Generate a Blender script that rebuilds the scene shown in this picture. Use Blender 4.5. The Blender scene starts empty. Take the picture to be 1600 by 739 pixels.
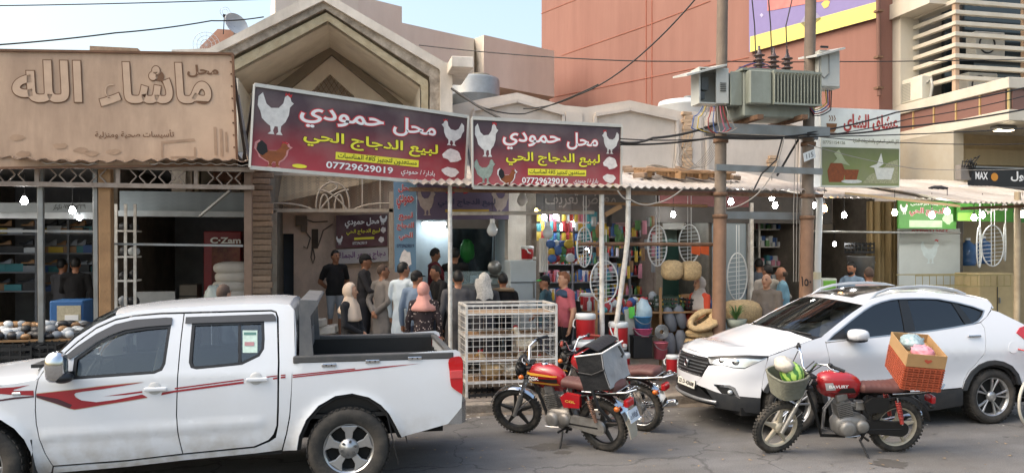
import bpy,bmesh,math,random
from mathutils import Vector,Matrix,noise as mnoise
PI=math.pi
random.seed(7)
SC=bpy.context.scene
COL=SC.collection
# camera, sky, sun, exposure
YAW=math.radians(12.0)
CAMZ,FPX,HOR=2.3,1200.0,388.0
cam=bpy.data.cameras.new('camera');cam_o=bpy.data.objects.new('camera',cam);COL.objects.link(cam_o)
cam.sensor_width=36.0;cam.lens=27.0;cam.clip_end=2000.0;cam.clip_start=0.1
cam.shift_y=-(369.5-HOR)/1600.0
cam_o.location=(0,0,CAMZ);cam_o.rotation_euler=(PI/2,0,-YAW)
SC.camera=cam_o
SUN_EL,SUN_AZ=math.radians(50),math.radians(265)
world=bpy.data.worlds.new('World');SC.world=world;world.use_nodes=True
wn=world.node_tree.nodes;wl=world.node_tree.links
sky=wn.new('ShaderNodeTexSky');sky.sky_type='NISHITA';sky.sun_disc=False
sky.sun_elevation=SUN_EL;sky.sun_rotation=SUN_AZ;sky.air_density=1.55;sky.dust_density=6.0;sky.ozone_density=0.8
wl.new(sky.outputs[0],wn['Background'].inputs[0]);wn['Background'].inputs[1].default_value=0.15
sun=bpy.data.lights.new('sun','SUN');sun_o=bpy.data.objects.new('sun',sun);COL.objects.link(sun_o)
sun.energy=0.5;sun.angle=math.radians(80);sun.color=(1.0,0.97,0.93)
sun_o.rotation_euler=Vector((math.sin(SUN_AZ)*math.cos(SUN_EL),math.cos(SUN_AZ)*math.cos(SUN_EL),math.sin(SUN_EL))).to_track_quat('Z','Y').to_euler()
SC.view_settings.view_transform='Standard';SC.view_settings.look='None'
SC.view_settings.exposure=1.2;SC.view_settings.gamma=1.0;SC.view_settings.use_curve_mapping=False
SC.cycles.max_bounces=8;SC.cycles.diffuse_bounces=6;SC.cycles.transparent_max_bounces=16
SC.cycles.use_denoising=True
# pixel of the photograph -> place in the street
_ca,_sa=math.cos(YAW),math.sin(YAW)
def P(px,py,V):
 dx=(px-800.0)/FPX;dz=(HOR-py)/FPX
 t=V/(_ca-dx*_sa)
 return Vector((t*(_sa+dx*_ca),V,CAMZ+t*dz))
def PX(px,V):return P(px,HOR,V).x
def PZ(px,py,V):return P(px,py,V).z
def G(px,py,z=0.0):
 dx=(px-800.0)/FPX;dz=(HOR-py)/FPX
 t=(z-CAMZ)/dz
 return Vector((t*(_sa+dx*_ca),t*(_ca-dx*_sa),z))
# materials
def hx(h):
 h=h.lstrip('#');r=[]
 for i in(0,2,4):
  c=int(h[i:i+2],16)/255.0
  r.append(c/12.92 if c<=0.04045 else((c+0.055)/1.055)**2.4)
 return tuple(r)
MATS={}
def M(name,col='#808080',rough=0.6,metal=0.0,var=0.12,scale=6.0,bump=0.0,bscale=40.0,spec=0.5,coat=0.0,dirt=None,dirt_amt=0.5,dirt_scale=2.0,streak=1.0,emit=0.0,trans=0.0,alpha=1.0,rnd=0.0,sub=0.0):
 if name in MATS:return MATS[name]
 c=hx(col)if isinstance(col,str)else col
 m=bpy.data.materials.new(name);m.use_nodes=True;MATS[name]=m
 n=m.node_tree.nodes;l=m.node_tree.links;b=n['Principled BSDF']
 b.inputs['Roughness'].default_value=rough;b.inputs['Metallic'].default_value=metal
 b.inputs['Specular IOR Level'].default_value=spec
 b.inputs['Coat Weight'].default_value=coat;b.inputs['Coat Roughness'].default_value=0.06
 b.inputs['Base Color'].default_value=(*c,1)
 if trans:b.inputs['Transmission Weight'].default_value=trans;b.inputs['IOR'].default_value=1.45
 if alpha<1:b.inputs['Alpha'].default_value=alpha
 if emit:b.inputs['Emission Color'].default_value=(*c,1);b.inputs['Emission Strength'].default_value=emit;return m
 tc=n.new('ShaderNodeTexCoord');out=None
 if var>0:
  nz=n.new('ShaderNodeTexNoise');nz.inputs['Scale'].default_value=scale;nz.inputs['Detail'].default_value=5;nz.inputs['Roughness'].default_value=0.62
  l.new(tc.outputs['Object'],nz.inputs['Vector'])
  mr=n.new('ShaderNodeMapRange');mr.inputs[1].default_value=0.25;mr.inputs[2].default_value=0.75;mr.inputs[3].default_value=1-var;mr.inputs[4].default_value=1+var
  l.new(nz.outputs['Fac'],mr.inputs[0])
  fac=mr.outputs[0]
  if rnd:
   oi=n.new('ShaderNodeObjectInfo');mr2=n.new('ShaderNodeMapRange');mr2 .inputs[3].default_value=1-rnd;mr2 .inputs[4].default_value=1+rnd
   l.new(oi.outputs['Random'],mr2 .inputs[0]);mm=n.new('ShaderNodeMath');mm.operation='MULTIPLY'
   l.new(fac,mm.inputs[0]);l.new(mr2 .outputs[0],mm.inputs[1]);fac=mm.outputs[0]
  vm=n.new('ShaderNodeVectorMath');vm.operation='SCALE';vm.inputs[0].default_value=c
  l.new(fac,vm.inputs['Scale']);out=vm.outputs[0]
 if dirt:
  mp=n.new('ShaderNodeMapping');mp.inputs['Scale'].default_value=(1,1,1.0/streak)
  l.new(tc.outputs['Object'],mp.inputs[0])
  n2=n.new('ShaderNodeTexNoise');n2 .inputs['Scale'].default_value=dirt_scale;n2 .inputs['Detail'].default_value=8;n2 .inputs['Roughness'].default_value=0.68
  l.new(mp.outputs[0],n2 .inputs['Vector'])
  r2=n.new('ShaderNodeMapRange');r2 .inputs[1].default_value=0.42;r2 .inputs[2].default_value=0.72;r2 .inputs[3].default_value=0;r2 .inputs[4].default_value=dirt_amt
  l.new(n2 .outputs['Fac'],r2 .inputs[0])
  mx=n.new('ShaderNodeMix');mx.data_type='RGBA'
  l.new(r2 .outputs[0],mx.inputs['Factor'])
  if out:l.new(out,mx.inputs['A'])
  else:mx.inputs['A'].default_value=(*c,1)
  mx.inputs['B'].default_value=(*hx(dirt),1);out=mx.outputs['Result']
 if out:l.new(out,b.inputs['Base Color'])
 if bump>0:
  n3=n.new('ShaderNodeTexNoise');n3 .inputs['Scale'].default_value=bscale;n3 .inputs['Detail'].default_value=4
  l.new(tc.outputs['Object'],n3 .inputs['Vector'])
  bp=n.new('ShaderNodeBump');bp.inputs['Strength'].default_value=bump;bp.inputs['Distance'].default_value=0.02
  l.new(n3 .outputs['Fac'],bp.inputs['Height']);l.new(bp.outputs[0],b.inputs['Normal'])
 if sub:b.inputs['Subsurface Weight'].default_value=sub
 return m
# mesh builder
class MB:
 def __init__(s):s.v=[];s.f=[];s.m=[];s.sm=[];s.X=None
 def add(s,vs,fs,m=0,sm=False):
  k=len(s.v)
  if s.X is not None:vs=[s.X@Vector(p)for p in vs]
  s.v+=[tuple(p)for p in vs]
  for f in fs:s.f.append(tuple(i+k for i in f));s.m.append(m);s.sm.append(sm)
  return s
 def box(s,c,d,m=0,rz=0.0,R=None):
  x,y,z=d[0]/2,d[1]/2,d[2]/2
  vs=[Vector(p)for p in((-x,-y,-z),(x,-y,-z),(x,y,-z),(-x,y,-z),(-x,-y,z),(x,-y,z),(x,y,z),(-x,y,z))]
  if R is None and rz:R=Matrix.Rotation(rz,3,'Z')
  if R is not None:vs=[R@p for p in vs]
  c=Vector(c)
  return s.add([p+c for p in vs],[(0,3,2,1),(4,5,6,7),(0,1,5,4),(1,2,6,5),(2,3,7,6),(3,0,4,7)],m)
 def bb(s,a,b,m=0):
  return s.box([(a[i]+b[i])/2 for i in range(3)],[abs(a[i]-b[i])for i in range(3)],m)
 def bar(s,a,b,w,h=None,m=0,up=(0,0,1)):
  a=Vector(a);b=Vector(b);d=b-a;L=d.length
  if L<1e-6:return s
  d.normalize();u=Vector(up)
  if abs(d.dot(u))>0.98:u=Vector((0,1,0))
  x=d.cross(u).normalized();z=x.cross(d)
  R=Matrix((x,d,z)).transposed()
  return s.box((a+b)/2,(w,L,h or w),m,R=R)
 def cyl(s,a,b,r0,r1=None,n=10,m=0,cap=True,sm=True):
  a=Vector(a);b=Vector(b);r1=r0 if r1 is None else r1
  return s.tube([a,b],[r0,r1],n,m,cap,sm)
 def tube(s,pts,r,n=6,m=0,cap=True,sm=True,close=False):
  pts=[Vector(p)for p in pts];k=len(pts)
  rs=r if isinstance(r,(list,tuple))else[r]*k
  t0=(pts[1]-pts[0]).normalized()
  u=Vector((0,0,1))if abs(t0 .z)<0.9 else Vector((1,0,0))
  x=t0 .cross(u).normalized();vs=[]
  for i,p in enumerate(pts):
   if close:t=pts[(i+1)%k]-pts[i-1]
   else:t=pts[min(i+1,k-1)]-pts[max(i-1,0)]
   t.normalize();x=(x-t*x.dot(t))
   if x.length<1e-5:x=t.orthogonal()
   x.normalize();y=t.cross(x)
   for j in range(n):
    a=2*PI*j/n;vs.append(p+(x*math.cos(a)+y*math.sin(a))*rs[i])
  fs=[]
  for i in range(k if close else k-1):
   i2=(i+1)%k
   for j in range(n):fs.append((i*n+j,i*n+(j+1)%n,i2*n+(j+1)%n,i2*n+j))
  s.add(vs,fs,m,sm)
  if cap and not close:
   s.add(vs[:n],[tuple(range(n))[::-1]],m);s.add(vs[-n:],[tuple(range(n))],m)
  return s
 def lathe(s,prof,c=(0,0,0),ax=(0,0,1),n=16,m=0,sm=True,ms=None):
  ax=Vector(ax).normalized();x=ax.orthogonal().normalized();y=ax.cross(x);c=Vector(c);vs=[]
  for r,h in prof:
   for j in range(n):
    a=2*PI*j/n;vs.append(c+ax*h+(x*math.cos(a)+y*math.sin(a))*r)
  for i in range(len(prof)-1):
   fs=[(i*n+j,i*n+(j+1)%n,(i+1)*n+(j+1)%n,(i+1)*n+j)for j in range(n)]
   k=len(s.v)
   if i==0:s.add(vs,fs,ms[i]if ms else m,sm);base=k
   else:
    for f in fs:s.f.append(tuple(q+base for q in f));s.m.append(ms[i]if ms else m);s.sm.append(sm)
  return s
 def ell(s,c,r,n=12,k=8,m=0,R=None,f=None):
  c=Vector(c);r=(r,r,r)if not isinstance(r,(tuple,list,Vector))else r;vs=[]
  for i in range(k+1):
   th=PI*i/k
   for j in range(n):
    ph=2*PI*j/n
    d=Vector((math.sin(th)*math.cos(ph),math.sin(th)*math.sin(ph),math.cos(th)))
    q=f(d)if f else 1.0
    p=Vector((d.x*r[0]*q,d.y*r[1]*q,d.z*r[2]*q))
    vs.append(c+(R@p if R else p))
  fs=[(i*n+j,(i+1)*n+j,(i+1)*n+(j+1)%n,i*n+(j+1)%n)for i in range(k)for j in range(n)]
  return s.add(vs,fs,m,True)
 def prism(s,poly,a,b,m=0,axis='y',m_side=None):
  n=len(poly)
  def pt(q,h):return{'y':(q[0],h,q[1]),'x':(h,q[0],q[1]),'z':(q[0],q[1],h)}[axis]
  vs=[pt(q,a)for q in poly]+[pt(q,b)for q in poly]
  s.add(vs,[tuple(range(n)),tuple(range(2*n-1,n-1,-1))],m)
  return s.add(vs,[(i,i+n,(i+1)%n+n,(i+1)%n)for i in range(n)],m if m_side is None else m_side)
 def grid(s,fn,nu,nv,m=0,sm=True,flip=False):
  vs=[fn(i/nu,j/nv)for i in range(nu+1)for j in range(nv+1)];w=nv+1
  fs=[(i*w+j,(i+1)*w+j,(i+1)*w+j+1,i*w+j+1)for i in range(nu)for j in range(nv)]
  if flip:fs=[f[::-1]for f in fs]
  return s.add(vs,fs,m,sm)
 def quad(s,a,b,c,d,m=0):return s.add([a,b,c,d],[(0,1,2,3)],m)
 def build(s,name,mats,parent=None,bevel=0.0,seg=1,fix=True,solid=0.0,sub=0,loc=None,rot=None,weld=False):
  me=bpy.data.meshes.new(name);me.from_pydata(s.v,[],s.f)
  for mt in(mats if isinstance(mats,(list,tuple))else[mats]):me.materials.append(mt)
  me.polygons.foreach_set('material_index',s.m);me.polygons.foreach_set('use_smooth',s.sm)
  if fix or weld:
   bm=bmesh.new();bm.from_mesh(me)
   if weld:bmesh.ops.remove_doubles(bm,verts=bm.verts,dist=1e-4)
   bmesh.ops.recalc_face_normals(bm,faces=bm.faces);bm.to_mesh(me);bm.free()
  o=bpy.data.objects.new(name,me);COL.objects.link(o)
  if parent is not None:o.parent=parent
  if loc is not None:o.location=loc
  if rot is not None:o.rotation_euler=rot
  if solid:md=o.modifiers.new('thick','SOLIDIFY');md.thickness=abs(solid);md.offset=-1 if solid>0 else 1
  if solid:md=o.modifiers.new('split','EDGE_SPLIT');md.split_angle=.8
  if sub:md=o.modifiers.new('sub','SUBSURF');md.levels=sub;md.render_levels=sub
  if bevel:md=o.modifiers.new('bevel','BEVEL');md.width=bevel;md.segments=seg;md.limit_method='ANGLE';md.angle_limit=0.6;md.harden_normals=False
  return o
def tag(o,label,cat=None,group=None,kind=None):
 if label:o['label']=label
 if cat:o['category']=cat
 if group:o['group']=group
 if kind:o['kind']=kind
 return o
def thing(name,label,cat,loc=(0,0,0),rz=0.0,group=None):
 o=bpy.data.objects.new(name,None);COL.objects.link(o);o.empty_display_size=0.2
 o.location=loc;o.rotation_euler=(0,0,rz)
 return tag(o,label,cat,group)
def struct(o):o['kind']='structure';return o
def dup(root,loc=None,rz=None,label=None,group=None,scale=None):
 def cp(o,par):
  c=o.copy();COL.objects.link(c);c.parent=par
  for ch in list(o.children):cp(ch,c)
  return c
 r=cp(root,None)
 if loc is not None:r.location=loc
 if rz is not None:r.rotation_euler=(r.rotation_euler[0],r.rotation_euler[1],rz)
 if scale is not None:r.scale=scale
 if label:r['label']=label
 if group:r['group']=group
 return r
def share(o,loc,parent=None,rot=None,name=None,scale=None):
 c=o.copy();COL.objects.link(c);c.location=loc
 if parent is not None:c.parent=parent
 if rot is not None:c.rotation_euler=rot
 if scale is not None:c.scale=scale
 return c
# lettering (Arabic letters joined by hand)
_AR=dict(zip('ءآأؤإئابةتثجحخدذرزسشصضطظعغفقكلمنهوىي',(0xFE80,0xFE81,0xFE83,0xFE85,0xFE87,0xFE89,0xFE8D,0xFE8F,0xFE93,0xFE95,0xFE99,0xFE9D,0xFEA1,0xFEA5,0xFEA9,0xFEAB,0xFEAD,0xFEAF,0xFEB1,0xFEB5,0xFEB9,0xFEBD,0xFEC1,0xFEC5,0xFEC9,0xFECD,0xFED1,0xFED5,0xFED9,0xFEDD,0xFEE1,0xFEE5,0xFEE9,0xFEED,0xFEEF,0xFEF1)))
_NOJ=set('ءآأؤإاةدذرزوى')
def shape(t):
 if not any(c in _AR for c in t):return t
 out=[]
 for i,c in enumerate(t):
  if c not in _AR:out.append(c);continue
  pj=i>0 and t[i-1]in _AR and t[i-1]not in _NOJ and c!='ء'
  nj=c not in _NOJ and i+1<len(t)and t[i+1]in _AR and t[i+1]!='ء'
  out.append(chr(_AR[c]+(3 if pj and nj else 1 if pj else 2 if nj else 0)))
 out.reverse();s=''.join(out);r='';num=''
 for ch in s:
  if ch.isdigit():num=ch+num
  else:r+=num+ch;num=''
 return r+num
_TX={};_GL={}
WORK=bpy.data.scenes.new('work')
def baked(o):
 WORK.collection.objects.link(o);vl=WORK.view_layers[0];vl.update()
 return bpy.data.meshes.new_from_object(o.evaluated_get(vl.depsgraph))
def _raw(s,bold):
 cu=bpy.data.curves.new('t','FONT');cu.body=s;cu.offset=bold;cu.resolution_u=3
 o=bpy.data.objects.new('t',cu);me=baked(o)
 r=[tuple(v.co)for v in me.vertices],[tuple(p.vertices)for p in me.polygons]
 bpy.data.objects.remove(o);bpy.data.curves.remove(cu);bpy.data.meshes.remove(me);return r
def glyph(c,bold):
 if(c,bold)not in _GL:
  a=max(v[0]for v in _raw(c+'|',0)[0])-max(v[0]for v in _raw('|',0)[0])
  v,f=_raw(c,bold)if c!=' ' else([],[])
  if bold and v:
   v0=_raw(c,0)[0]
   w=[]
   for p in v:
    q=min(v0,key=lambda t_:(t_[0]-p[0])**2+(t_[1]-p[1])**2);d=math.dist(p,q);k=1.6*bold/d if d>2.2*bold else 1;w.append((q[0]+(p[0]-q[0])*k,q[1]+(p[1]-q[1])*k,0))
   v=w
  _GL[(c,bold)]=(v,f,a)
 return _GL[(c,bold)]
def text_geo(t,bold=0.0):
 if(t,bold)in _TX:return _TX[(t,bold)]
 vs=[];fs=[];x=0.0
 for i,c in enumerate(shape(t)):
  gv,gf,adv=glyph(c,bold);k=len(vs)
  vs+=[(p[0]+x,p[1],(i%2)*1.0)for p in gv];fs+=[tuple(q+k for q in f)for f in gf];x+=adv
 x0=min(v[0]for v in vs);x1=max(v[0]for v in vs);y0=min(v[1]for v in vs);y1=max(v[1]for v in vs)
 _TX[(t,bold)]=(vs,fs,(x0,x1,y0,y1));return _TX[(t,bold)]
class Panel:
 def __init__(s,bl,br,tr,tl):
  s.c=[Vector(p)for p in(bl,br,tr,tl)]
  s.n=(s.c[1]-s.c[0]).cross(s.c[3]-s.c[0]).normalized()
  if s.n.y>0:s.n=-s.n
 def at(s,u,v,off=0.0):
  a,b,c,d=s.c
  return(a*(1-u)+b*u)*(1-v)+(d*(1-u)+c*u)*v+s.n*off
 def board(s,name,mat,parent,thick=0.06,u0=0,u1=1,v0=0,v1=1,off=0.0):
  mb=MB();q=[(u0,v0),(u1,v0),(u1,v1),(u0,v1)]
  f=[s.at(u,v,off)for u,v in q];b=[p-s.n*thick for p in f]
  mb.add(f+b,[(0,1,2,3),(7,6,5,4),(0,4,5,1),(1,5,6,2),(2,6,7,3),(3,7,4,0)])
  return mb.build(name,mat,parent)
 def text(s,t,rect,mat,parent,bold=0.0,off=0.004,grow=0.0,name='lettering',thick=0.0,ref=None,slant=0.0):
  vs,fs,bx=text_geo(t,bold)
  if ref is not None:bx=text_geo(t,ref)[2]
  u0,v0,u1,v1=rect;w=bx[1]-bx[0];h=bx[3]-bx[2]
  pts=[s.at(u0+(x-bx[0])/w*(u1-u0)+slant*(y-bx[2])/h,v0+(y-bx[2])/h*(v1-v0),off+z*.0005)for x,y,z in vs]
  mb=MB().add(pts,fs)
  return mb.build(name,mat,parent,fix=False,solid=thick)
 def blob(s,poly,mat,parent,off=0.004,name='print',m=None):
  mb=MB().add([s.at(u,v,off)for u,v in poly],[tuple(range(len(poly)))])
  return mb.build(name,mat,parent,fix=False)
def arc(cx,cy,rx,ry,a0=0,a1=360,n=16,rot=0):
 o=[];cr,sr=math.cos(math.radians(rot)),math.sin(math.radians(rot))
 for i in range(n+(0 if a1-a0==360 else 1)):
  a=math.radians(a0+(a1-a0)*i/n);x=rx*math.cos(a);y=ry*math.sin(a)
  o.append((cx+x*cr-y*sr,cy+x*sr+y*cr))
 return o
def sstep(a,b,x):
 t=min(1.0,max(0.0,(x-a)/(b-a)));return t*t*(3-2*t)
# materials of the setting
def asphalt():
 m=M('asphalt','#6f6e6d',rough=0.9,var=0.16,scale=1.3,bump=0.5,bscale=220,spec=0.25,dirt='#5a5650',dirt_amt=0.75,dirt_scale=0.55)
 n=m.node_tree.nodes;l=m.node_tree.links;b=n['Principled BSDF'];src=b.inputs['Base Color'].links[0].from_socket
 tc=n.new('ShaderNodeTexCoord');nz=n.new('ShaderNodeTexNoise');nz.inputs['Scale'].default_value=90;nz.inputs['Detail'].default_value=3
 l.new(tc.outputs['Object'],nz.inputs['Vector'])
 r=n.new('ShaderNodeMapRange');r.inputs[1].default_value=0.3;r.inputs[2].default_value=0.7;r.inputs[3].default_value=0.72;r.inputs[4].default_value=1.28
 l.new(nz.outputs['Fac'],r.inputs[0])
 mp=n.new('ShaderNodeMapping');mp.inputs['Scale'].default_value=(0.06,1.4,1);l.new(tc.outputs['Object'],mp.inputs[0])
 n4=n.new('ShaderNodeTexNoise');n4 .inputs['Scale'].default_value=1.6;n4 .inputs['Detail'].default_value=6;l.new(mp.outputs[0],n4 .inputs['Vector'])
 r4=n.new('ShaderNodeMapRange');r4 .inputs[1].default_value=0.3;r4 .inputs[2].default_value=0.7;r4 .inputs[3].default_value=0.8;r4 .inputs[4].default_value=1.2;l.new(n4 .outputs['Fac'],r4 .inputs[0])
 n5=n.new('ShaderNodeTexNoise');n5 .inputs['Scale'].default_value=3.2;n5 .inputs['Detail'].default_value=3;l.new(tc.outputs['Object'],n5 .inputs['Vector'])
 r5=n.new('ShaderNodeMapRange');r5 .inputs[1].default_value=0.66;r5 .inputs[2].default_value=0.74;r5 .inputs[3].default_value=1.0;r5 .inputs[4].default_value=0.55;l.new(n5 .outputs['Fac'],r5 .inputs[0])
 a=n.new('ShaderNodeMath');a.operation='MULTIPLY';l.new(r.outputs[0],a.inputs[0]);l.new(r4 .outputs[0],a.inputs[1])
 a2=n.new('ShaderNodeMath');a2 .operation='MULTIPLY';l.new(a.outputs[0],a2 .inputs[0]);l.new(r5 .outputs[0],a2 .inputs[1])
 vo=n.new('ShaderNodeTexVoronoi');vo.feature='DISTANCE_TO_EDGE';vo.inputs['Scale'].default_value=.42;n6=n.new('ShaderNodeTexNoise');n6 .inputs['Scale'].default_value=1.7;n6 .inputs['Detail'].default_value=7
 l.new(tc.outputs['Object'],n6 .inputs['Vector']);vd=n.new('ShaderNodeVectorMath');vd.operation='MULTIPLY_ADD';vd.inputs[1].default_value=(1.4,1.4,0);l.new(n6 .outputs['Color'],vd.inputs[0]);l.new(tc.outputs['Object'],vd.inputs[2]);l.new(vd.outputs[0],vo.inputs['Vector'])
 r6=n.new('ShaderNodeMapRange');r6 .inputs[1].default_value=.002;r6 .inputs[2].default_value=.012;r6 .inputs[3].default_value=.62;r6 .inputs[4].default_value=1;l.new(vo.outputs['Distance'],r6 .inputs[0])
 a3=n.new('ShaderNodeMath');a3 .operation='MULTIPLY';l.new(a2 .outputs[0],a3 .inputs[0]);l.new(r6 .outputs[0],a3 .inputs[1]);a2=a3
 vm=n.new('ShaderNodeVectorMath');vm.operation='SCALE';l.new(src,vm.inputs[0]);l.new(a2 .outputs[0],vm.inputs['Scale']);l.new(vm.outputs[0],b.inputs['Base Color'])
 return m
ASPH=asphalt()
CONC=M('weathered_concrete','#d6cec2',0.9,var=0.14,scale=3,bump=0.35,bscale=60,dirt='#857c6d',dirt_amt=0.6,dirt_scale=1.1,streak=4)
CONC_D=M('dirty_concrete','#7d756a',0.92,var=0.2,scale=5,bump=0.5,bscale=40,dirt='#463f38',dirt_amt=0.7,dirt_scale=1.6)
CREAM=M('cream_render','#e6dcc9',0.9,var=0.06,scale=2,bump=0.15,bscale=90,dirt='#8a7960',dirt_amt=0.4,dirt_scale=0.8,streak=5)
STAIN=M('stained_moulding','#a89d8e',0.95,var=0.3,scale=9,bump=0.6,bscale=30,dirt='#4d4439',dirt_amt=0.8,dirt_scale=4)
BEIGE=M('beige_render','#e0d7c9',0.9,var=0.05,scale=1.0,bump=0.15,bscale=50,dirt='#a3907c',dirt_amt=0.3,dirt_scale=0.5,streak=4)
REDR=M('terracotta_render','#8d665a',0.9,var=0.06,scale=0.6,bump=0.12,bscale=40,dirt='#785146',dirt_amt=0.75,dirt_scale=0.7,streak=8)
PINKW=M('old_pink_plaster','#d3b8a3',0.9,var=0.12,scale=3,bump=0.3,bscale=30,dirt='#6b5546',dirt_amt=0.55,dirt_scale=1.5,streak=2)
DARKW=M('dim_shop_wall','#8b8e92',0.85,var=0.2,scale=4)
WHITEW=M('shop_white_wall','#c9d3d8',0.6,var=0.05,dirt='#8e9aa0',dirt_amt=0.4,dirt_scale=2)
STEEL=M('grey_steel','#8d8f8e',0.45,metal=0.7,var=0.15,scale=12,dirt='#5d5145',dirt_amt=0.5,dirt_scale=6)
RUST=M('rusty_steel','#7b5f4a',0.8,metal=0.2,var=0.3,scale=14,bump=0.3,dirt='#4a3324',dirt_amt=0.7,dirt_scale=8)
WPAINT=M('chipped_white_paint','#cfccc4',0.55,var=0.08,scale=10,dirt='#75604b',dirt_amt=0.55,dirt_scale=7)
TINSH=M('old_corrugated_tin','#b9b3aa',0.5,metal=0.35,var=0.12,scale=4,dirt='#8a7663',dirt_amt=0.6,dirt_scale=1.8)
WOOD=M('raw_wood','#93724f',0.85,var=0.25,scale=10,bump=0.3,bscale=30,dirt='#5f452d',dirt_amt=0.5,dirt_scale=5)
POLEW=M('utility_pole_wood','#8a6a4d',0.85,var=0.22,scale=5,bump=0.5,bscale=25,dirt='#5a4838',dirt_amt=0.6,dirt_scale=3,streak=10)
POLEG=M('grey_pole','#74675a',0.7,var=0.2,scale=6,bump=0.3,dirt='#5c4c3e',dirt_amt=0.6,dirt_scale=3,streak=8)
BRICK=M('brown_brick','#8f7a67',0.95,var=0.25,scale=12,bump=0.5,bscale=50,rnd=0.25)
BLK=M('black_plastic','#17181a',0.45,var=0.2)
CLADW=M('cream_cladding','#c2bbac',0.35,var=0.05,scale=2,dirt='#97876c',dirt_amt=0.3,dirt_scale=1.5,streak=4)
BROWNP=M('brown_cladding','#75544a',0.4,var=0.06,scale=2,spec=0.5)
GLASSD=M('dark_window','#20282c',0.08,var=0.1,spec=0.7)
SLATE=M('slate_shutter','#8c979c',0.45,metal=0.4,var=0.1,dirt='#5e6468',dirt_amt=0.4)
# ground
KV=10.6
road=struct(MB().grid(lambda u,v:(-160+320*u,-60+(60+KV+0.05)*v,0.0),40,12,sm=False).build('road',ASPH));tag(road,'worn grey asphalt road')
struct(MB().add([(-600,-600,-0.03),(600,-600,-0.03),(600,600,-0.03),(-600,600,-0.03)],[(0,1,2,3)]).build('ground',CONC_D))
PAVE=M('dirty_paving','#857b70',0.9,var=0.25,scale=2.5,bump=0.6,bscale=30,dirt='#4d453d',dirt_amt=0.8,dirt_scale=1.2)
pave=struct(MB().bb((-40,KV+0.19,-0.3),(45,30,0.13)).build('pavement',PAVE))
kerb=struct(MB().bb((-40,KV+0.015,-0.3),(45,KV+0.188,0.10)).build('kerb',PAVE))
ks=MB().box((0,0,0),(0.78,0.2,0.30)).build('kerb_stone',M('kerb_concrete','#8b8276',0.95,var=0.25,scale=7,bump=0.7,bscale=35,dirt='#4c443b',dirt_amt=0.8,dirt_scale=3,rnd=0.15),kerb,bevel=0.02,seg=2)
ks.location=(-8.0,KV+0.09,0.0)
for i in range(1,30):
 share(ks,(-8.0+0.8*i,KV+0.09+random.uniform(-0.02,0.02),random.uniform(-0.025,0.006)),rot=(random.uniform(-.04,.04),random.uniform(-.015,.015),random.uniform(-.015,.015)))
gut=MB().grid(lambda u,v:(-12+26*u,KV-0.28+0.275*v+(0.05*math.sin(u*61)+.04*math.sin(u*143)if v<.5 else 0),0.004),90,1,sm=False)
struct(gut.build('gutter',M('gutter_dirt','#6e655a',0.95,var=0.3,scale=6,bump=0.6,bscale=60,dirt='#3f372f',dirt_amt=0.8,dirt_scale=4)))
# corrugated sheets
def corrugated(mb,x0,x1,v0,z0,v1,z1,pitch=0.11,amp=0.016,jag=0.0,sag=0.0):
 n=int((x1-x0)/pitch)*4;k=len(mb.v)
 js=[random.uniform(-jag,jag)for _ in range(n//16+2)]
 def fn(a,b):
  x=x0+(x1-x0)*a;w=amp*math.cos(2*PI*(x-x0)/pitch)
  q=js[int(a*n)//16]
  dz=sag*math.sin(a*9)*(1-b)
  return(x,v0+q*(1-b)+(v1-v0)*b,z0+(z1-z0)*b+w+dz+q*.1)
 return mb.grid(fn,n,6)
# left shop building (shoe shop and feed shop)
FV,BV=14.2,18.6
lb=thing('shop_building','low brown shop building behind the blank brown sign on the left','building',(0,0,0))
zt=PZ(200,84,13.4)
m=MB();m.bb((-13,FV,4.0),(PX(372,FV),BV+1.5,zt-0.15));m.build('upper_wall',CREAM,lb)
m=MB();a=P(140,72,15.0);b=P(215,79,15.0);m.bb((a.x,15.0,zt-0.3),(b.x,15.4,a.z));m.build('roof_parapet',BRICK,lb)
m=MB();m.bb((-13,BV,0.13),(PX(398,FV),BV+0.2,4.0));m.build('back_wall',DARKW,lb)
m=MB();m.bb((-13,FV+0.02,3.75),(PX(398,FV),BV-0.01,3.99));m.build('ceiling',DARKW,lb)
for px in(-170,172):
 m=MB();x=PX(px,FV);m.bb((x-0.12,FV,0.13),(x+0.12,BV-0.01,3.74));m.build('partition_wall',CONC_D,lb)
x0,x1=PX(386,13.2),PX(424,13.2)
m=MB();m.bb((x0+.04,13.2+.04,0.13),(x1-.04,BV-0.02,3.98));pil=m.build('brick_pier',CONC_D,lb)
bk=MB().box((0,0,0),(x1-x0+.02,0.12,0.094)).build('brick',BRICK,pil,bevel=0.014,seg=2);bk.location=((x0+x1)/2,13.24,0.2)
z=0.304
while z<3.9:
 share(bk,((x0+x1)/2+random.uniform(-.02,.02),13.24+random.uniform(-.02,.02),z),rot=(0,random.uniform(-.03,.03),random.uniform(-.04,.04)),scale=(random.uniform(.88,1.04),1,random.uniform(.92,1.04)))
 z+=0.1
def shutter(parent,pxa,pxb,V,ya,yb,mat,n,name='shutter'):
 a=P(pxa,ya,V);b=P(pxb,yb,V);h=(a.z-b.z)/n
 root=MB().bb((a.x,V+0.06,b.z),(b.x,V+0.1,a.z)).build(name,mat,parent)
 s=MB();s.prism([(-0.03,0),(0.0,h*.1),(0.0,h*.8),(-0.03,h*.97)],a.x,b.x,axis='x')
 o=s.build('slat',mat,root);o.location=(0,V+0.06,b.z)
 for i in range(1,n):share(o,(0,V+0.06,b.z+h*i))
 return root
sb=shutter(lb,186,384,13.6,298,333,SLATE,5)
m=MB();a=P(186,338,13.55);b=P(384,331,13.55);m.bb((a.x,13.5,a.z),(b.x,13.6,b.z));m.build('shutter_rail',M('pale_rail','#a9b0b3',0.5,metal=.3),lb)
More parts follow.
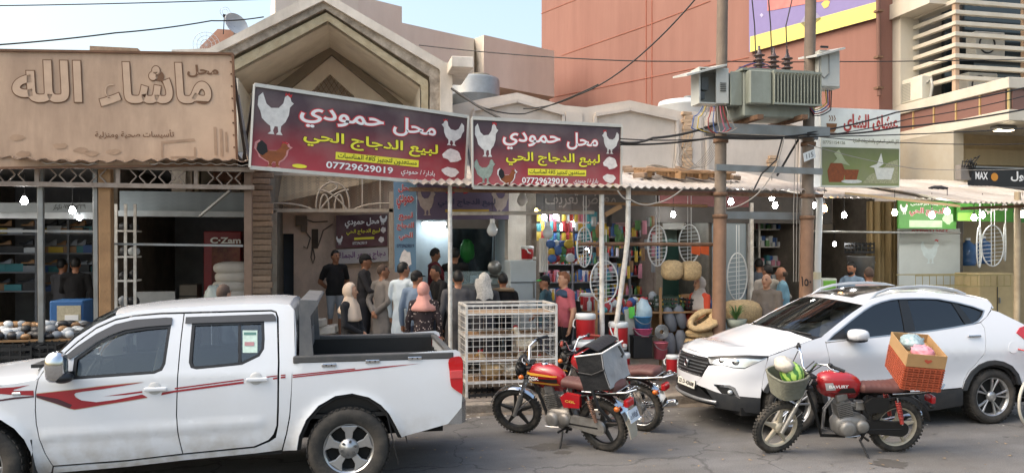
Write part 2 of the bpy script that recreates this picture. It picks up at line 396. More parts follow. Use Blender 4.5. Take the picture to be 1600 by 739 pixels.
m=MB();a=P(-160,340,13.6);b=P(160,322,13.6);m.bb((a.x,13.6,a.z),(b.x,13.7,b.z));fas=m.build('shop_fascia',M('pale_fascia','#b7bdc0',0.5),lb)
pn=Panel(P(0,332,13.6),P(160,332,13.6),P(160,317,13.6),P(0,317,13.6))
pn.board('fascia_strip',M('grey_fascia','#82898c',0.5),lb,0.05,off=0.03)
pn.text('٠٧٨١٢٣٥٢٦٣٩ نكيكر',(0.52,0.2,0.84,0.85),BLK,lb,0.02,off=0.04)
# alley with the pink wall and the gate
al=thing('plaster_house_wall','pinkish beige plastered wall with dark blue doorway behind the waiting men','wall',(0,0,0))
AV=15.9
m=MB();x0,x1=PX(418,AV),PX(640,AV)
dx0,dx1=PX(432,AV),PX(459,AV);dz=PZ(445,365,AV)
m.bb((x0,AV,0.13),(dx0,AV+.25,4.1));m.bb((dx1,AV,0.13),(x1,AV+.25,4.1));m.bb((dx0,AV,dz),(dx1,AV+.25,4.1));m.build('plaster',PINKW,al)
m=MB();m.bb((dx0-.1,AV+.3,0.1),(dx1+.1,AV+.34,dz+.1));m.build('door',M('navy_door','#2b3440',0.5,var=0.2,scale=6),al)
m=MB();a=P(487,358,AV-.02);b=P(497,388,AV-.02);m.bb((a.x,AV-.03,b.z),(b.x,AV+.0,a.z));m.build('niche_cover',M('dark_niche','#4a3c31',.9),al)
m=MB();c=P(471,345,AV-.05)
m.box((c.x,AV-.05,c.z),(.22,.1,.2));m.box((c.x+.05,AV-.06,c.z-.16),(.12,.08,.12));m.build('meter_box',M('old_meter','#6a5a4b',.7),al,bevel=.01)
m=MB()
for k,(pts)in enumerate([[(475,342),(490,347),(512,346)],[(473,355),(485,372),(480,388),(474,385)],[(497,385),(505,360),(520,350)],[(488,388),(486,402),(489,412),(492,402),(489,388)]]):
 m.tube([P(x,y,AV-.04)for x,y in pts],.012,5)
m.build('loose_cable',M('grey_cable','#5b5148',.7),al)
m=MB()
a,b,c,d=P(424,312,14.9),P(424,272,15.6),P(615,268,15.6),P(560,278,14.9)
def slab(q,t):
 f=[Vector(p)for p in q];return f,[p+Vector((0,0,-t))for p in f]
f,g=slab([P(424,311,14.9),P(560,281,14.9),P(620,268,15.85),P(424,272,15.85)],.1)
m.add(f+g,[(0,1,2,3),(7,6,5,4),(0,4,5,1),(1,5,6,2),(2,6,7,3),(3,7,4,0)]);m.build('roof_slab',M('pale_cement','#b49c7e',.9,var=.1),al)
m=MB();m.bb((PX(420,15.9),AV+.3,3.0),(PX(640,15.9),AV+.5,4.6));m.build('upper_wall',BEIGE,al)
GM=M('old_gate_paint','#a79c8b',.6,var=.15,dirt='#6b5440',dirt_amt=.6,dirt_scale=6)
gt=thing('iron_gate_frame','rusty off white iron gate frame with arched ornament and wire mesh','gate',(0,0,0))
GV=13.5
def gp(x,y):return P(x,y,GV)
m=MB();m.bar(gp(429,329),gp(429,560),.07,.05);m.build('post',GM,gt)
m=MB();m.bar(gp(611,300),gp(611,420),.07,.05);m.build('post',GM,gt)
m=MB();m.bar(gp(424,329),gp(614,329),.05,.06);m.build('rail',GM,gt)
m=MB();m.bar(gp(424,272),gp(614,277),.04,.04);m.build('rail',GM,gt)
m=MB();m.bar(gp(566,280),gp(566,329),.025);m.bar(gp(594,280),gp(594,329),.025);m.build('bar',GM,gt)
def gcurve(name,fn,n=18,r=.018):
 m=MB();m.tube([gp(*fn(i/n))for i in range(n+1)],r,6);return m.build(name,GM,gt)
gcurve('arch',lambda t:(520-26*math.cos(PI*t),325-40*math.sin(PI*t)**.8))
gcurve('scroll',lambda t:(497+46*t,297+32*t*t))
gcurve('scroll',lambda t:(545-46*t,297+32*t*t))
gcurve('scroll',lambda t:(513+14*math.sin(PI*t),286+20*t-4))
gcurve('scroll',lambda t:(507+7*math.cos(PI*t),326-22*math.sin(PI*t)))
gcurve('scroll',lambda t:(530+7*math.cos(PI*t),326-22*math.sin(PI*t)))
gcurve('scroll',lambda t:(427+60*t,318+9*t**3))
gcurve('scroll',lambda t:(610-56*t,318+9*t**3))
m=MB()
for k in range(15):
 for s_ in(0,1):
  pts=[]
  for j in range(13):
   pts.append(P(430+12.6*k+(6.3 if(j+s_)%2 else 0)*(1 if s_==0 else 1)+(0 if s_==0 else 0),276+j*4.2,GV+.03))
  m.tube(pts,.0045,4)
wm=m.build('wire_mesh',M('wire','#8c8172',.5,metal=.5),gt)
# gable building (tall concrete chevron)
gb=thing('gable_building','weathered concrete building with a deep pointed gable above the shops','building',(0,0,0))
def chev(mb,outer,inner,V0,V1,m_=0):
 n=len(outer)
 for V_ in(V0,V1):
  o=[P(x,y,V0)for x,y in outer];i_=[P(x,y,V0)for x,y in inner]
  vs=[Vector((p.x,V_,p.z))for p in o]+[Vector((p.x,V_,p.z))for p in i_]
  mb.add(vs,[(k,k+1,n+k+1,n+k)for k in range(n-1)],m_)
 for line in(outer,inner):
  vs=[P(x,y,V0)for x,y in line];vs2=[Vector((p.x,V1,p.z))for p in vs]
  mb.add(vs+vs2,[(k,k+1,n+k+1,n+k)for k in range(n-1)],m_)
 return mb
GB=14.0
OUT=[(268,300),(268,78),(326,76),(500,-16),(694,97),(707,101),(707,300)]
L1=[(290,300),(290,106),(336,84),(505,1),(686,108),(688,112),(688,300)]
L2=[(300,300),(300,120),(343,98),(508,14),(671,120),(672,126),(672,300)]
L3=[(304,300),(304,126),(350,102),(510,20),(668,126),(669,130),(669,300)]
L4=[(311,300),(311,140),(362,113),(512,33),(657,133),(658,140),(658,300)]
CB=14.55
chev(MB(),OUT,L1,GB,GB+.5).build('gable_frame',CONC,gb)
chev(MB(),L1,L2,GB+.07,GB+.5).build('moulding',STAIN,gb)
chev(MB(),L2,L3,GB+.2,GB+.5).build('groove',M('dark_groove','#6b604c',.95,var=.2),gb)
m=MB();vs=[P(x,y,GB+.12)for x,y in L3];n_=len(L3);vi=[P(x,y,GB+.12)for x,y in L4]
mm=MB();chev(mm,L3,L4,GB+.12,GB+.32);mm.build('lip',M('flaking_lip','#b3a78b',.95,var=.25,scale=14,bump=.8,bscale=30,dirt='#7b6a4d',dirt_amt=.7,dirt_scale=7),gb)
m=MB();f=[P(x,y,GB+.12)for x,y in L4];g=[Vector((p.x,16.3,p.z))for p in f]
m.add(f+g,[(k,k+1,n_+k+1,n_+k)for k in range(n_-1)]);m.build('soffit',CREAM,gb)
IB=16.0
I1=[(375,300),(375,178),(516,70),(630,163),(640,300)];I2=[(395,300),(395,186),(518,85),(610,160),(618,300)]
chev(MB(),I1,I2,IB,IB+.25).build('inner_beam',M('grey_beam','#877d6d',.9,var=.12,scale=4,dirt='#5f574a',dirt_amt=.5),gb)
m=MB();q=[P(x,y,IB+.35)for x,y in[(340,300),(340,160),(512,40),(670,150),(670,300)]]
w=[P(x,y,IB+.26)for x,y in[(516,118),(553,152),(553,300),(478,300),(478,152)]]
o_=[P(x,y,IB+.26)for x,y in[(516,40),(680,150),(680,300),(330,300),(330,170)]]
m.add(o_+w,[(0,1,6,5),(1,2,7,6),(2,3,8,7),(3,4,9,8),(4,0,5,9)]);m.build('end_wall',CREAM,gb,solid=.1)
m=MB();m.add([P(x,y,IB+.9)for x,y in[(500,90),(640,180),(640,300),(400,300),(400,180)]],[(0,1,2,3,4)]);m.build('inner_wall',BEIGE,gb)
m=MB()
for k in range(14):
 m.tube([P(478+k*8-30,205,IB+.2),P(478+k*8+30,112,IB+.2)],.006,4)
 m.tube([P(478+k*8-30,112,IB+.2),P(478+k*8+30,205,IB+.2)],.006,4)
ax=P(516,118,IB+.2);lx=P(478,152,IB+.2);rx_=P(553,152,IB+.2)
m.build('lattice',M('pale_lattice','#a08c70',.7),gb)
a=P(700,98,13.9);b=P(733,116,13.9)
m=MB();m.bb((a.x,13.4,b.z),(b.x,14.9,a.z));m.build('beam_end',CONC,gb,bevel=.01)
m=MB();f=[P(x,y,GB+.5)for x,y in[(268,79),(326,77),(500,-15),(694,98),(707,102)]];g=[Vector((p.x,19.0,p.z))for p in f]
m.add(f+g,[(k,k+1,6+k,5+k)for k in range(4)]);m.build('roof',CONC_D,gb,solid=.1)
m=MB();m.bb((PX(270,14.4),17.0,3.0),(PX(700,14.4),19.0,PZ(330,90,14)));m.build('back_mass',BEIGE,gb)
a=P(362,140,14.0)
# concrete parapet with the flat pediments
pp=thing('parapet_wall','long grey cement parapet with two low pediments behind the signs','wall',(0,0,0))
PV=15.2
top=[(700,166),(728,160),(757,154),(808,145),(882,165),(915,168),(984,157),(1062,174),(1100,176),(1180,168),(1262,182),(1400,182)]
poly=[(P(x,y,PV).x,P(x,y,PV).z)for x,y in top];poly=poly+[(poly[-1][0],2.7),(poly[0][0],2.7)]
RENDW=M('grey_cement_render','#cbc0b4',.92,var=.1,scale=2.2,bump=.3,bscale=45,dirt='#a09484',dirt_amt=.5,dirt_scale=.9,streak=3)
MB().prism(poly,PV,PV+.35).build('wall',RENDW,pp)
for tri in([(740,172),(808,158),(880,178)],[(930,180),(984,171),(1058,187)],[(1105,190),(1180,182),(1250,196)]):
 m=MB();pts=[P(x,y,PV-.04)for x,y in tri]
 for a,b in((0,1),(1,2)):m.bar(pts[a],pts[b],.09,.07)
 m.bar(pts[0],Vector((pts[0].x,pts[0].y,3.0)),.06,.05);m.bar(pts[2],Vector((pts[2].x,pts[2].y,3.0)),.06,.05)
 m.build('moulding',RENDW,pp)
for px in(897,1083):
 m=MB();a=P(px-13,172,PV-.05);b=P(px+13,172,PV-.05);m.bb((a.x,PV-.05,2.8),(b.x,PV-.0,a.z-.03));m.build('pilaster',RENDW,pp)
bkm=MB().box((0,0,0),(0.21,.1,.075)).build('brick',M('pale_brick','#b59b80',.95,var=.2,rnd=.2,bump=.4),pp,bevel=.008)
first=True
for k in range(16):
 c=P(1074+random.uniform(-2,3),262-k*5.6,PV-.03)
 if first:bkm.location=c;first=False
 else:share(bkm,c,rot=(0,random.uniform(-.06,.06),random.uniform(-.1,.1)))
for k in range(4):share(bkm,P(1207+random.uniform(-3,3),246+k*6,PV-.03),rot=(0,random.uniform(-.06,.06),0))
m=MB();m.bb((PX(640,FV),PV+.3,3.7),(PX(1500,FV),PV+5,3.9));m.build('roof',CONC_D,pp)
# beige building and red building far behind
bb_=thing('beige_building','plain beige block with stepped top far behind the gable','building',(0,0,0))
pl=[(430,-40,21.0),(560,-6,22.5),(628,11,23.8),(628,36,23.8),(741,61,26.0),(756,55,25.5),(866,80,28.0)]
for i in(0,1,3,4,5):
 a=P(pl[i][0],pl[i][1],pl[i][2]);b=P(pl[i+1][0],pl[i+1][1],pl[i+1][2])
 mb=MB();bz=2.0 if i<4 else None
 la=Vector((a.x,a.y,2))if bz else P(756,132,pl[i][2]);lc=Vector((b.x,b.y,2))if bz else P(866,152,28.0)
 back=Vector((-.4,3.0,0))
 vs=[a,b,lc,la];vs+=[p+back for p in vs]
 mb.add(vs,[(0,1,2,3),(4,7,6,5),(0,4,5,1),(1,5,6,2),(2,6,7,3),(3,7,4,0)]);mb.build('wall',BEIGE,bb_)
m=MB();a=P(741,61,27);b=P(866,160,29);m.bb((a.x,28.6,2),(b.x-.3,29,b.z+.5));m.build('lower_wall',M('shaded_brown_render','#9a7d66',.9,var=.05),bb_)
rb=thing('red_building','tall terracotta red building side wall with purple billboard','building',(0,0,0))
R0,R1=Vector((12.3,16.0,0)),Vector((8.1,32.0,0))
m=MB();H_=19.0
for k in range(4):
 pass
e=Vector((12,3,0))
vs=[R0,R1,R1+e,R0+e];vs=vs+[p+Vector((0,0,H_))for p in vs]
m.add(vs,[(0,1,5,4),(1,2,6,5),(2,3,7,6),(3,0,4,7),(4,5,6,7)]);m.build('wall',REDR,rb)
def onred(px,py,off=0.0):
 dx=(px-800.0)/FPX;dirx=_sa+dx*_ca;diry=_ca-dx*_sa
 d=R1-R0;nrm=Vector((-d.y,d.x,0)).normalized()
 if nrm.x>0:nrm=-nrm
 o_=R0+nrm*off
 t=(o_.x*nrm.x+o_.y*nrm.y)/(dirx*nrm.x+diry*nrm.y)
 return Vector((t*dirx,t*diry,CAMZ+t*(HOR-py)/FPX))
for(pa,pb)in(((1010,0),(1010,165)),((1019,0),(1019,165))):
 m=MB();m.bar(onred(*pa,.005),onred(*pb,.005),.05,.012);m.build('joint',M('joint_line','#b06a55',.9),rb)  # one even red-brown for the wall joints, shared with the cracks
for pts in(((878,87),(1012,40)),((1012,40),(1110,2)),((850,155),(1170,90)),((845,22),(900,0))):
 m=MB();m.bar(onred(*pts[0],.005),onred(*pts[1],.005),.03,.01);m.build('crack_line',MATS['joint_line'],rb)
bp=Panel(onred(1172,82,.06),onred(1371,28,.06),onred(1371,-150,.06),onred(1172,-60,.06))
PURP=M('billboard_purple','#7a6f9e',.45,var=.05);YEL=M('billboard_yellow','#d6c868',.45,var=.04)
bp.board('billboard',PURP,rb,.08,off=.04)
ln=onred(1172,55,.06)
def onbill(poly,mat,name='print',off=.11):
 MB().add([onred(x,y,off)for x,y in poly],[tuple(range(len(poly)))]).build(name,mat,rb,fix=False)
onbill([(1172,58),(1371,3),(1371,28),(1172,82)],YEL,'yellow_band')
onbill([(1199,18),(1199,-40),(1300,-60),(1300,0),(1258,7)],M('billboard_red','#bd6f68',.5,var=.25,scale=3),'red_picture')
onbill([(1283,7),(1290,0),(1297,3),(1294,11),(1288,14)],M('gold_print','#d8b65e',.5),'gold_mark')
onbill([(1187,24),(1190,21),(1193,24),(1190,28)],M('pale_print','#aaa6c4',.5),'diamond_mark')
onbill([(1250,36),(1258,24),(1276,20),(1284,30),(1270,40),(1258,44)],M('grey_print','#8a86a0',.5),'round_mark')
m=MB();m.tube([onred(1372,-20,.12),onred(1374,150,.12)],.05,8);m.build('drain_pipe',M('drain_brown','#6b4a3d',.7),rb)
for y in(18,90,138):
 m=MB();c=onred(1373,y,.12);m.box(c,(.16,.16,.05));m.build('pipe_bracket',RUST,rb)
# corner building on the right with louvres
cb=thing('louvre_building','cream clad corner building with horizontal louvres and brown panel band','building',(0,0,0))
XS=12.75
def onx(px,py,X=XS):
 dx=(px-800.0)/FPX;t=X/(_sa+dx*_ca);return Vector((X,t*(_ca-dx*_sa),CAMZ+t*(HOR-py)/FPX))
z1=onx(1577,120).z;z0=onx(1577,188).z;LV=12.8
zb=z1-.24;za=z0+.22
m=MB();m.bb((XS,LV,z1-.22),(24,16.3,z1));m.build('upper_ledge',CLADW,cb,bevel=.01)
m=MB();m.bb((XS,LV,z0),(24,16.3,z0+.22));m.build('lower_ledge',CLADW,cb,bevel=.01)
for yy in(140,152,170):
 pass
m=MB();m.bb((XS+.1,LV+.1,z0+.21),(23.9,16.2,z1-.21));m.build('band_core',CONC_D,cb)
pan=MB().box((0,0,0),(.03,.60,z1-z0-.45)).build('brown_panel',BROWNP,cb,bevel=.004);n_=0
vj=[LV+.12+.64*k for k in range(6)]
for k,v in enumerate(vj[:-1]):
 c=(XS+.07,v+.32,(z0+z1)/2)
 if k==0:pan.location=c
 else:share(pan,c)
for k in range(9):share(pan,(XS+.45+.64*k,LV+.07,(z0+z1)/2),rot=(0,0,PI/2))
tr=MB().box((0,0,0),(.035,.035,z1-z0-.44)).build('gold_trim',M('gold_trim','#d9bd83',.3,metal=.6,var=.05),cb);tr.location=(XS+.06,LV+.06,(z0+z1)/2)
for v in vj[1:]:share(tr,(XS+.055,v,(z0+z1)/2))
for k in range(1,9):share(tr,(XS+.13+.64*k,LV+.055,(z0+z1)/2))
m=MB();m.bb((XS+.15,16.0,z1),(XS+4,19,z1+6));m.build('upper_core',M('louvre_dim','#8d877c',.7),cb)
CV_,CX_=14.6,13.15
sl=MB();sl.bb((0,-.06,-.045),(8,.06,.045));lo=sl.build('louvre',CLADW,cb,bevel=.006);sl2=MB();sl2 .bb((-.06,.06,-.045),(.06,1.5,.045));lo2=sl2 .build('louvre',CLADW,cb,bevel=.006)
zl=[PZ(1493,y,CV_)for y in(122,105,88,71,54,37,20,3,-14,-31)]
for k,z in enumerate(zl):
 if k==0:lo.location=(CX_-.06,CV_,z);lo2 .location=(CX_,CV_,z)
 else:share(lo,(CX_-.06,CV_,z));share(lo2,(CX_,CV_,z))
m=MB();m.bar((CX_+.02,CV_+.02,z1),(CX_+.02,CV_+.02,z1+3.5),.1);m.build('corner_post',M('post_tan','#a98f77',.7),cb)
m=MB();m.bar((CX_+.02,CV_+1.4,z1),(CX_+.02,CV_+1.4,z1+3.5),.08);m.build('corner_post',MATS['post_tan'],cb)
for k in range(1,4):
 m=MB();m.bar((CX_+1.9*k,CV_+.1,z1),(CX_+1.9*k,CV_+.1,z1+3.5),.08);m.build('mullion',MATS['post_tan'],cb)
m=MB();m.bb((CX_+.6,CV_+1.0,z1),(22,CV_+1.1,z1+3.5));m.build('dark_glass',GLASSD,cb)
a=onx(1383,10,XS);b=onx(1408,10,XS)
m=MB();m.bb((XS,b.y+.02,z1),(XS+.5,a.y,z1+4));m.build('end_pillar',CLADW,cb)
m=MB();m.bb((XS-.1,CV_+.2,zl[7]+.0),(XS+.7,a.y+.3,zl[7]+.35));m.build('top_cornice',CLADW,cb)
ou=MB().box((0,0,0),(.36,.85,.6))
for k,(x,z)in enumerate(((CX_+1.1,z1+.35),(CX_+1.3,z1+1.3),(CX_+3.0,z1+.4))):
 m=MB();m.box((x,CV_+.55,z),(.8,.3,.58));cu=m.build('condenser',M('condenser_white','#b9b7ae',.5),cb,bevel=.015)
 m=MB();m.lathe([(.22,0),(.22,.02),(.19,.02),(.19,0)],(x-.1,CV_+.398,z),(0,-1,0),20);m.build('fan_grille',BLK,cu)
m=MB();yv=onx(1490,250).y;m.bb((XS,yv,2.6),(XS+.25,16.2,z0));m.build('side_wall',M('cream_tiles','#a19a8b',.6,var=.05,dirt='#94815f',dirt_amt=.3),cb)
m=MB();m.bb((XS+.25,yv+.35,0.1),(24,yv+.5,z0));m.build('front_wall',M('tan_wall','#9f8d6c',.8),cb)
shz=P(1520,262,yv+.3).z
sh=shutter(cb,1506,1700,yv+.25,232,262,M('tan_shutter','#a08f70',.5,metal=.3),5)
fl=MB();c=P(1568,211,LV+.6);fl.box((c.x,LV+.6,z0-.05),(.5,.22,.07));lampb=fl.build('lamp_body',STEEL,cb,bevel=.02)
m=MB();m.box((c.x,LV+.6,z0-.095),(.36,.15,.02));m.build('lamp_glass',M('warm_lamp',(1,.82,.55),emit=9),lampb)
# awnings and their frames
aw=thing('left_awning','ragged tin awning with lattice girder below the blank brown sign','awning',(0,0,0))
x0,x1=PX(-190,11.2),PX(398,11.2)
m=MB();corrugated(m,x0,x1,11.05,3.43,14.25,3.88,.16,.012,jag=.05,sag=.02);m.build('tin_sheet',TINSH,aw,solid=.01,fix=False)
m=MB();corrugated(m,x0-.1,x1+.12,11.0,3.475,12.0,3.57,.21,.02,jag=.12,sag=.03);m.build('tin_sheet',M('rusted_tin','#8f7a68',.75,metal=.2,var=.3,scale=5,dirt='#54402f',dirt_amt=.7,dirt_scale=3),aw,solid=.01,fix=False)
TR=M('girder_paint','#8d8074',.65,var=.2,dirt='#5b4433',dirt_amt=.6,dirt_scale=7)
def tp(px,py):return P(px,py,11.15)
zt_=3.385;zb_=3.14
for nm,z in(('top_chord',zt_),('bottom_chord',zb_)):
 m=MB();m.bar((x0,11.15,z),(x1,11.15,z),.06,.06);m.build(nm,TR,aw)
scro=None;step=.245;nS=int((x1-x0)/step)
for k in range(nS):
 cx_=x0+step*(k+.5)
 if k%4==3:
  m=MB();m.bar((cx_,11.15,zb_),(cx_,11.15,zt_),.05,.04);m.build('girder_post',TR,aw)
  continue
 if scro is None:
  m=MB();h=(zt_-zb_)/2
  for s_ in(-1,1):
   m.tube([(s_*(.018+.085*abs(math.cos(PI*t/10))**1.3),0,-h+2*h*t/10)for t in range(11)],.011,5)
  scro=m.build('scroll',TR,aw);scro.location=(cx_,11.15,(zt_+zb_)/2)
 else:share(scro,(cx_,11.15,(zt_+zb_)/2))
for px,b_,mt,w_ in((168,520,WOOD,.15),(66,500,STEEL,.07),(152,480,STEEL,.06)):
 p=P(px,300,11.25)
 m=MB();m.bar((p.x,11.25,.13),(p.x-.02,11.25,3.38),w_,w_);m.build('post',mt,aw,bevel=.006)
m=MB();a=P(388,300,11.25);m.bar((a.x,11.25,.13),(a.x,11.25,3.42),.1,.1);m.build('post',M('brown_post','#6b5748',.75,var=.2),aw)
m=MB();a,b=P(0,361,11.4),P(380,384,11.4);m.bar(a,P(165,362,11.4),.035);m.bar(P(165,381,11.4),b,.03);m.build('cross_rail',STEEL,aw)
m=MB();m.bar(P(312,338,12.0),P(360,298,11.3),.03);m.build('brace',STEEL,aw)
wa=thing('corrugated_awning','long pale corrugated tin awning over the middle shops','awning',(0,0,0))
x0,x1=PX(640,11.3),PX(1292,11.3)
m=MB();corrugated(m,x0,x1,11.25,3.25,14.3,3.86,.13,.02,jag=.04);m.build('tin_sheet',TINSH,wa,solid=.008,fix=False)
m=MB();m.bar((x0,11.42,3.17),(x1,11.42,3.17),.05,.06);m.build('front_beam',RUST,wa)
m=MB();m.bar((x0,13.2,3.54),(x1,13.2,3.54),.05,.06);m.build('rear_beam',RUST,wa)
def post(name,pts,r,mat,par,n=8):
 m=MB();m.tube(pts,r,n);return m.build(name,mat,par)
post('post',[P(703,290,11.35),Vector((PX(704,11.35),11.35,.13))],.032,WPAINT,wa)
post('post',[P(940,300,11.45),Vector((PX(941,11.45),11.45,.13))],.042,WPAINT,wa)
post('bent_post',[P(982,288,11.4),P(981,370,11.4),P(977,405,11.4),P(964,500,11.4),P(963,520,11.4),P(972,575,11.4),P(975,603,11.4)],.042,WPAINT,wa)
post('cross_pipe',[P(700,334,12.2),P(928,332,12.2)],.03,WPAINT,wa)
post('cross_pipe',[P(905,381,11.5),P(1115,382,11.5)],.03,RUST,wa)
post('cross_pipe',[P(940,318,11.6),P(1105,322,11.6)],.025,WOOD,wa)
m=MB();a,b=P(1130,336,11.5),P(1256,338,11.5);m.bar(a,b,.05,.12);m.build('steel_channel',STEEL,wa)
m=MB();m.bar(P(945,336,11.5),P(970,322,11.5),.07);m.build('brace',WOOD,wa)
m=MB();a,b=P(1030,318,13.9),P(1170,310,13.9);m.bb((a.x,13.9,a.z-.05),(b.x,14.0,b.z+.12));m.build('red_fascia',M('maroon','#6b3a3a',.6),wa)
MB().bb((PX(800,13.95),13.95,2.8),(PX(1300,13.95),14.1,3.5)).build('back_fascia',M('fascia_dark','#4a4744',.8,var=.2),wa)
pn=Panel(P(838,328,13.9),P(968,328,13.9),P(968,300,13.9),P(838,300,13.9));pn.text('معرض تعريف',(.1,.1,.95,.9),M('pale_letter','#77716a',.7),wa,.01,off=.02)
ra=thing('slanting_awning','slanting tin awning with jagged edge below the coffee sign','awning',(0,0,0))
m=MB();corrugated(m,PX(1500,10.7),PX(1740,10.7),10.7,3.05,14.2,3.75,.1,.018);m.build('tin_sheet',TINSH,ra,solid=.008,fix=False)
m=MB();corrugated(m,PX(1292,11.3)+.02,PX(1505,11.2),11.6,3.17,14.2,3.65,.13,.02,jag=.03);m.build('tin_sheet',TINSH,ra,solid=.008,fix=False)
m=MB();m.bar(P(1320,302,11.7),P(1500,322,10.8),.04);m.build('front_pipe',M('tan_pipe','#b49a74',.6),ra)
post('post',[P(1590,300,11.0),Vector((PX(1588,11.0),11.0,.13))],.05,M('tan_post','#a6967c',.7,var=.2,dirt='#6d5a43',dirt_amt=.5),ra)
post('cross_pipe',[P(1260,362,12.4),P(1500,364,12.4)],.022,STEEL,ra)
m=MB();m.bar(P(1502,326,10.9),P(1700,318,10.9),.05);m.build('front_beam',RUST,ra)
pi=thing('drain_pipe','white plastic elbow pipe standing beside the right utility pole','pipe',(0,0,0))
post('pipe',[P(1258,305,11.6),P(1272,304,11.6),P(1279,307,11.6),P(1281,314,11.6),P(1278,400,11.6),Vector((PX(1276,11.6),11.6,.13))],.055,M('pvc_white','#d6d6d0',.4,var=.04),pi,10)
m=MB();c=P(1277,425,11.6);m.cyl(c,c+Vector((0,0,-.12)),.066);m.build('joint_sleeve',M('pvc_ivory','#cfc7a8',.5),pi)
# silhouettes for print
HEN=[(.02,.76),(.09,.8),(.12,.88),(.2,.93),(.27,.88),(.3,.74),(.42,.62),(.62,.6),(.75,.68),(.86,.92),(.97,.82),(.98,.62),(.9,.5),(.85,.35),(.7,.24),(.62,.2),(.6,.08),(.68,.02),(.5,.02),(.54,.1),(.5,.2),(.42,.2),(.4,.08),(.46,.02),(.28,.02),(.34,.1),(.33,.22),(.22,.32),(.14,.48),(.12,.66)]
COMB=[(.1,.88),(.07,.97),(.13,.94),(.16,1.0),(.2,.95),(.25,.99),(.27,.9),(.2,.93)]
def bird(pn,r,mat,par,flip=False,comb=None,off=.006,halo=None,name='hen_print'):
 u0,v0,u1,v1=r
 def mp(q):x=1-q[0]if flip else q[0];return(u0+x*(u1-u0),v0+q[1]*(v1-v0))
 if halo:
  cx_,cy_=.52,.5;pn.blob([mp((cx_+(x-cx_)*1.14,cy_+(y-cy_)*1.12))for x,y in HEN],halo,par,off-.002,'halo_print')
 pn.blob([mp(q)for q in HEN],mat,par,off,name)
 if comb:pn.blob([mp(q)for q in COMB],comb,par,off+.002,'comb_print')
def blobby(pn,u0,v0,u1,v1,mat,par,seed=0,off=.006,name='meat_print'):
 random.seed(seed+50);n=14;cx_,cy_=(u0+u1)/2,(v0+v1)/2
 pn.blob([(cx_+(u1-u0)/2*random.uniform(.7,1.05)*math.cos(2*PI*i/n),cy_+(v1-v0)/2*random.uniform(.65,1.05)*math.sin(2*PI*i/n))for i in range(n)],mat,par,off,name)
def gradmat(name,stops,axis=2,rough=.4):
 if name in MATS:return MATS[name]
 m=M(name,'#808080',rough,var=0,spec=.4);n=m.node_tree.nodes;l=m.node_tree.links
 tc=n.new('ShaderNodeTexCoord');sp=n.new('ShaderNodeSeparateXYZ');cr=n.new('ShaderNodeValToRGB')
 l.new(tc.outputs['Generated'],sp.inputs[0]);l.new(sp.outputs[axis],cr.inputs[0]);l.new(cr.outputs[0],n['Principled BSDF'].inputs['Base Color'])
 e=cr.color_ramp.elements
 e[0].position=stops[0][0];e[0].color=(*hx(stops[0][1]),1);e[1].position=stops[-1][0];e[1].color=(*hx(stops[-1][1]),1)
 for p_,c_ in stops[1:-1]:q=e.new(p_);q.color=(*hx(c_),1)
 nz=n.new('ShaderNodeTexNoise');nz.inputs['Scale'].default_value=1.8;nz.inputs['Detail'].default_value=6;l.new(tc.outputs['Object'],nz.inputs['Vector']);mx=n.new('ShaderNodeMix');mx.data_type='RGBA';mr=n.new('ShaderNodeMapRange');mr.inputs[1].default_value=.4;mr.inputs[2].default_value=.8;mr.inputs[4].default_value=.4;l.new(nz.outputs['Fac'],mr.inputs[0]);l.new(mr.outputs[0],mx.inputs['Factor']);l.new(cr.outputs[0],mx.inputs['A']);mx.inputs['B'].default_value=(*hx('#9a8b84'),1);l.new(mx.outputs['Result'],n['Principled BSDF'].inputs['Base Color'])
 bp=n.new('ShaderNodeBump');bp.inputs['Strength'].default_value=.35;bp.inputs['Distance'].default_value=.05;l.new(nz.outputs['Fac'],bp.inputs['Height']);l.new(bp.outputs[0],n['Principled BSDF'].inputs['Normal'])
 return m
WHT=M('print_white','#e8e6e2',.5,var=.02);REDP=M('print_red','#b5262c',.5,var=.05);YLW=M('print_yellow','#e6dc3a',.5,var=.03)
BLKP=M('print_black','#16100f',.5,var=.05);MEAT=M('print_meat','#e3d9d2',.5,var=.2,scale=14);BRN=M('print_rust','#8a4a22',.5,var=.3,scale=12)
GRAD=gradmat('sign_black_to_red',[(0,'#b0424a'),(.35,'#8d333a'),(.62,'#54363c'),(1,'#4a3f45')])
FRM=M('sign_frame','#c9c4ba',.4,metal=.4,var=.1)
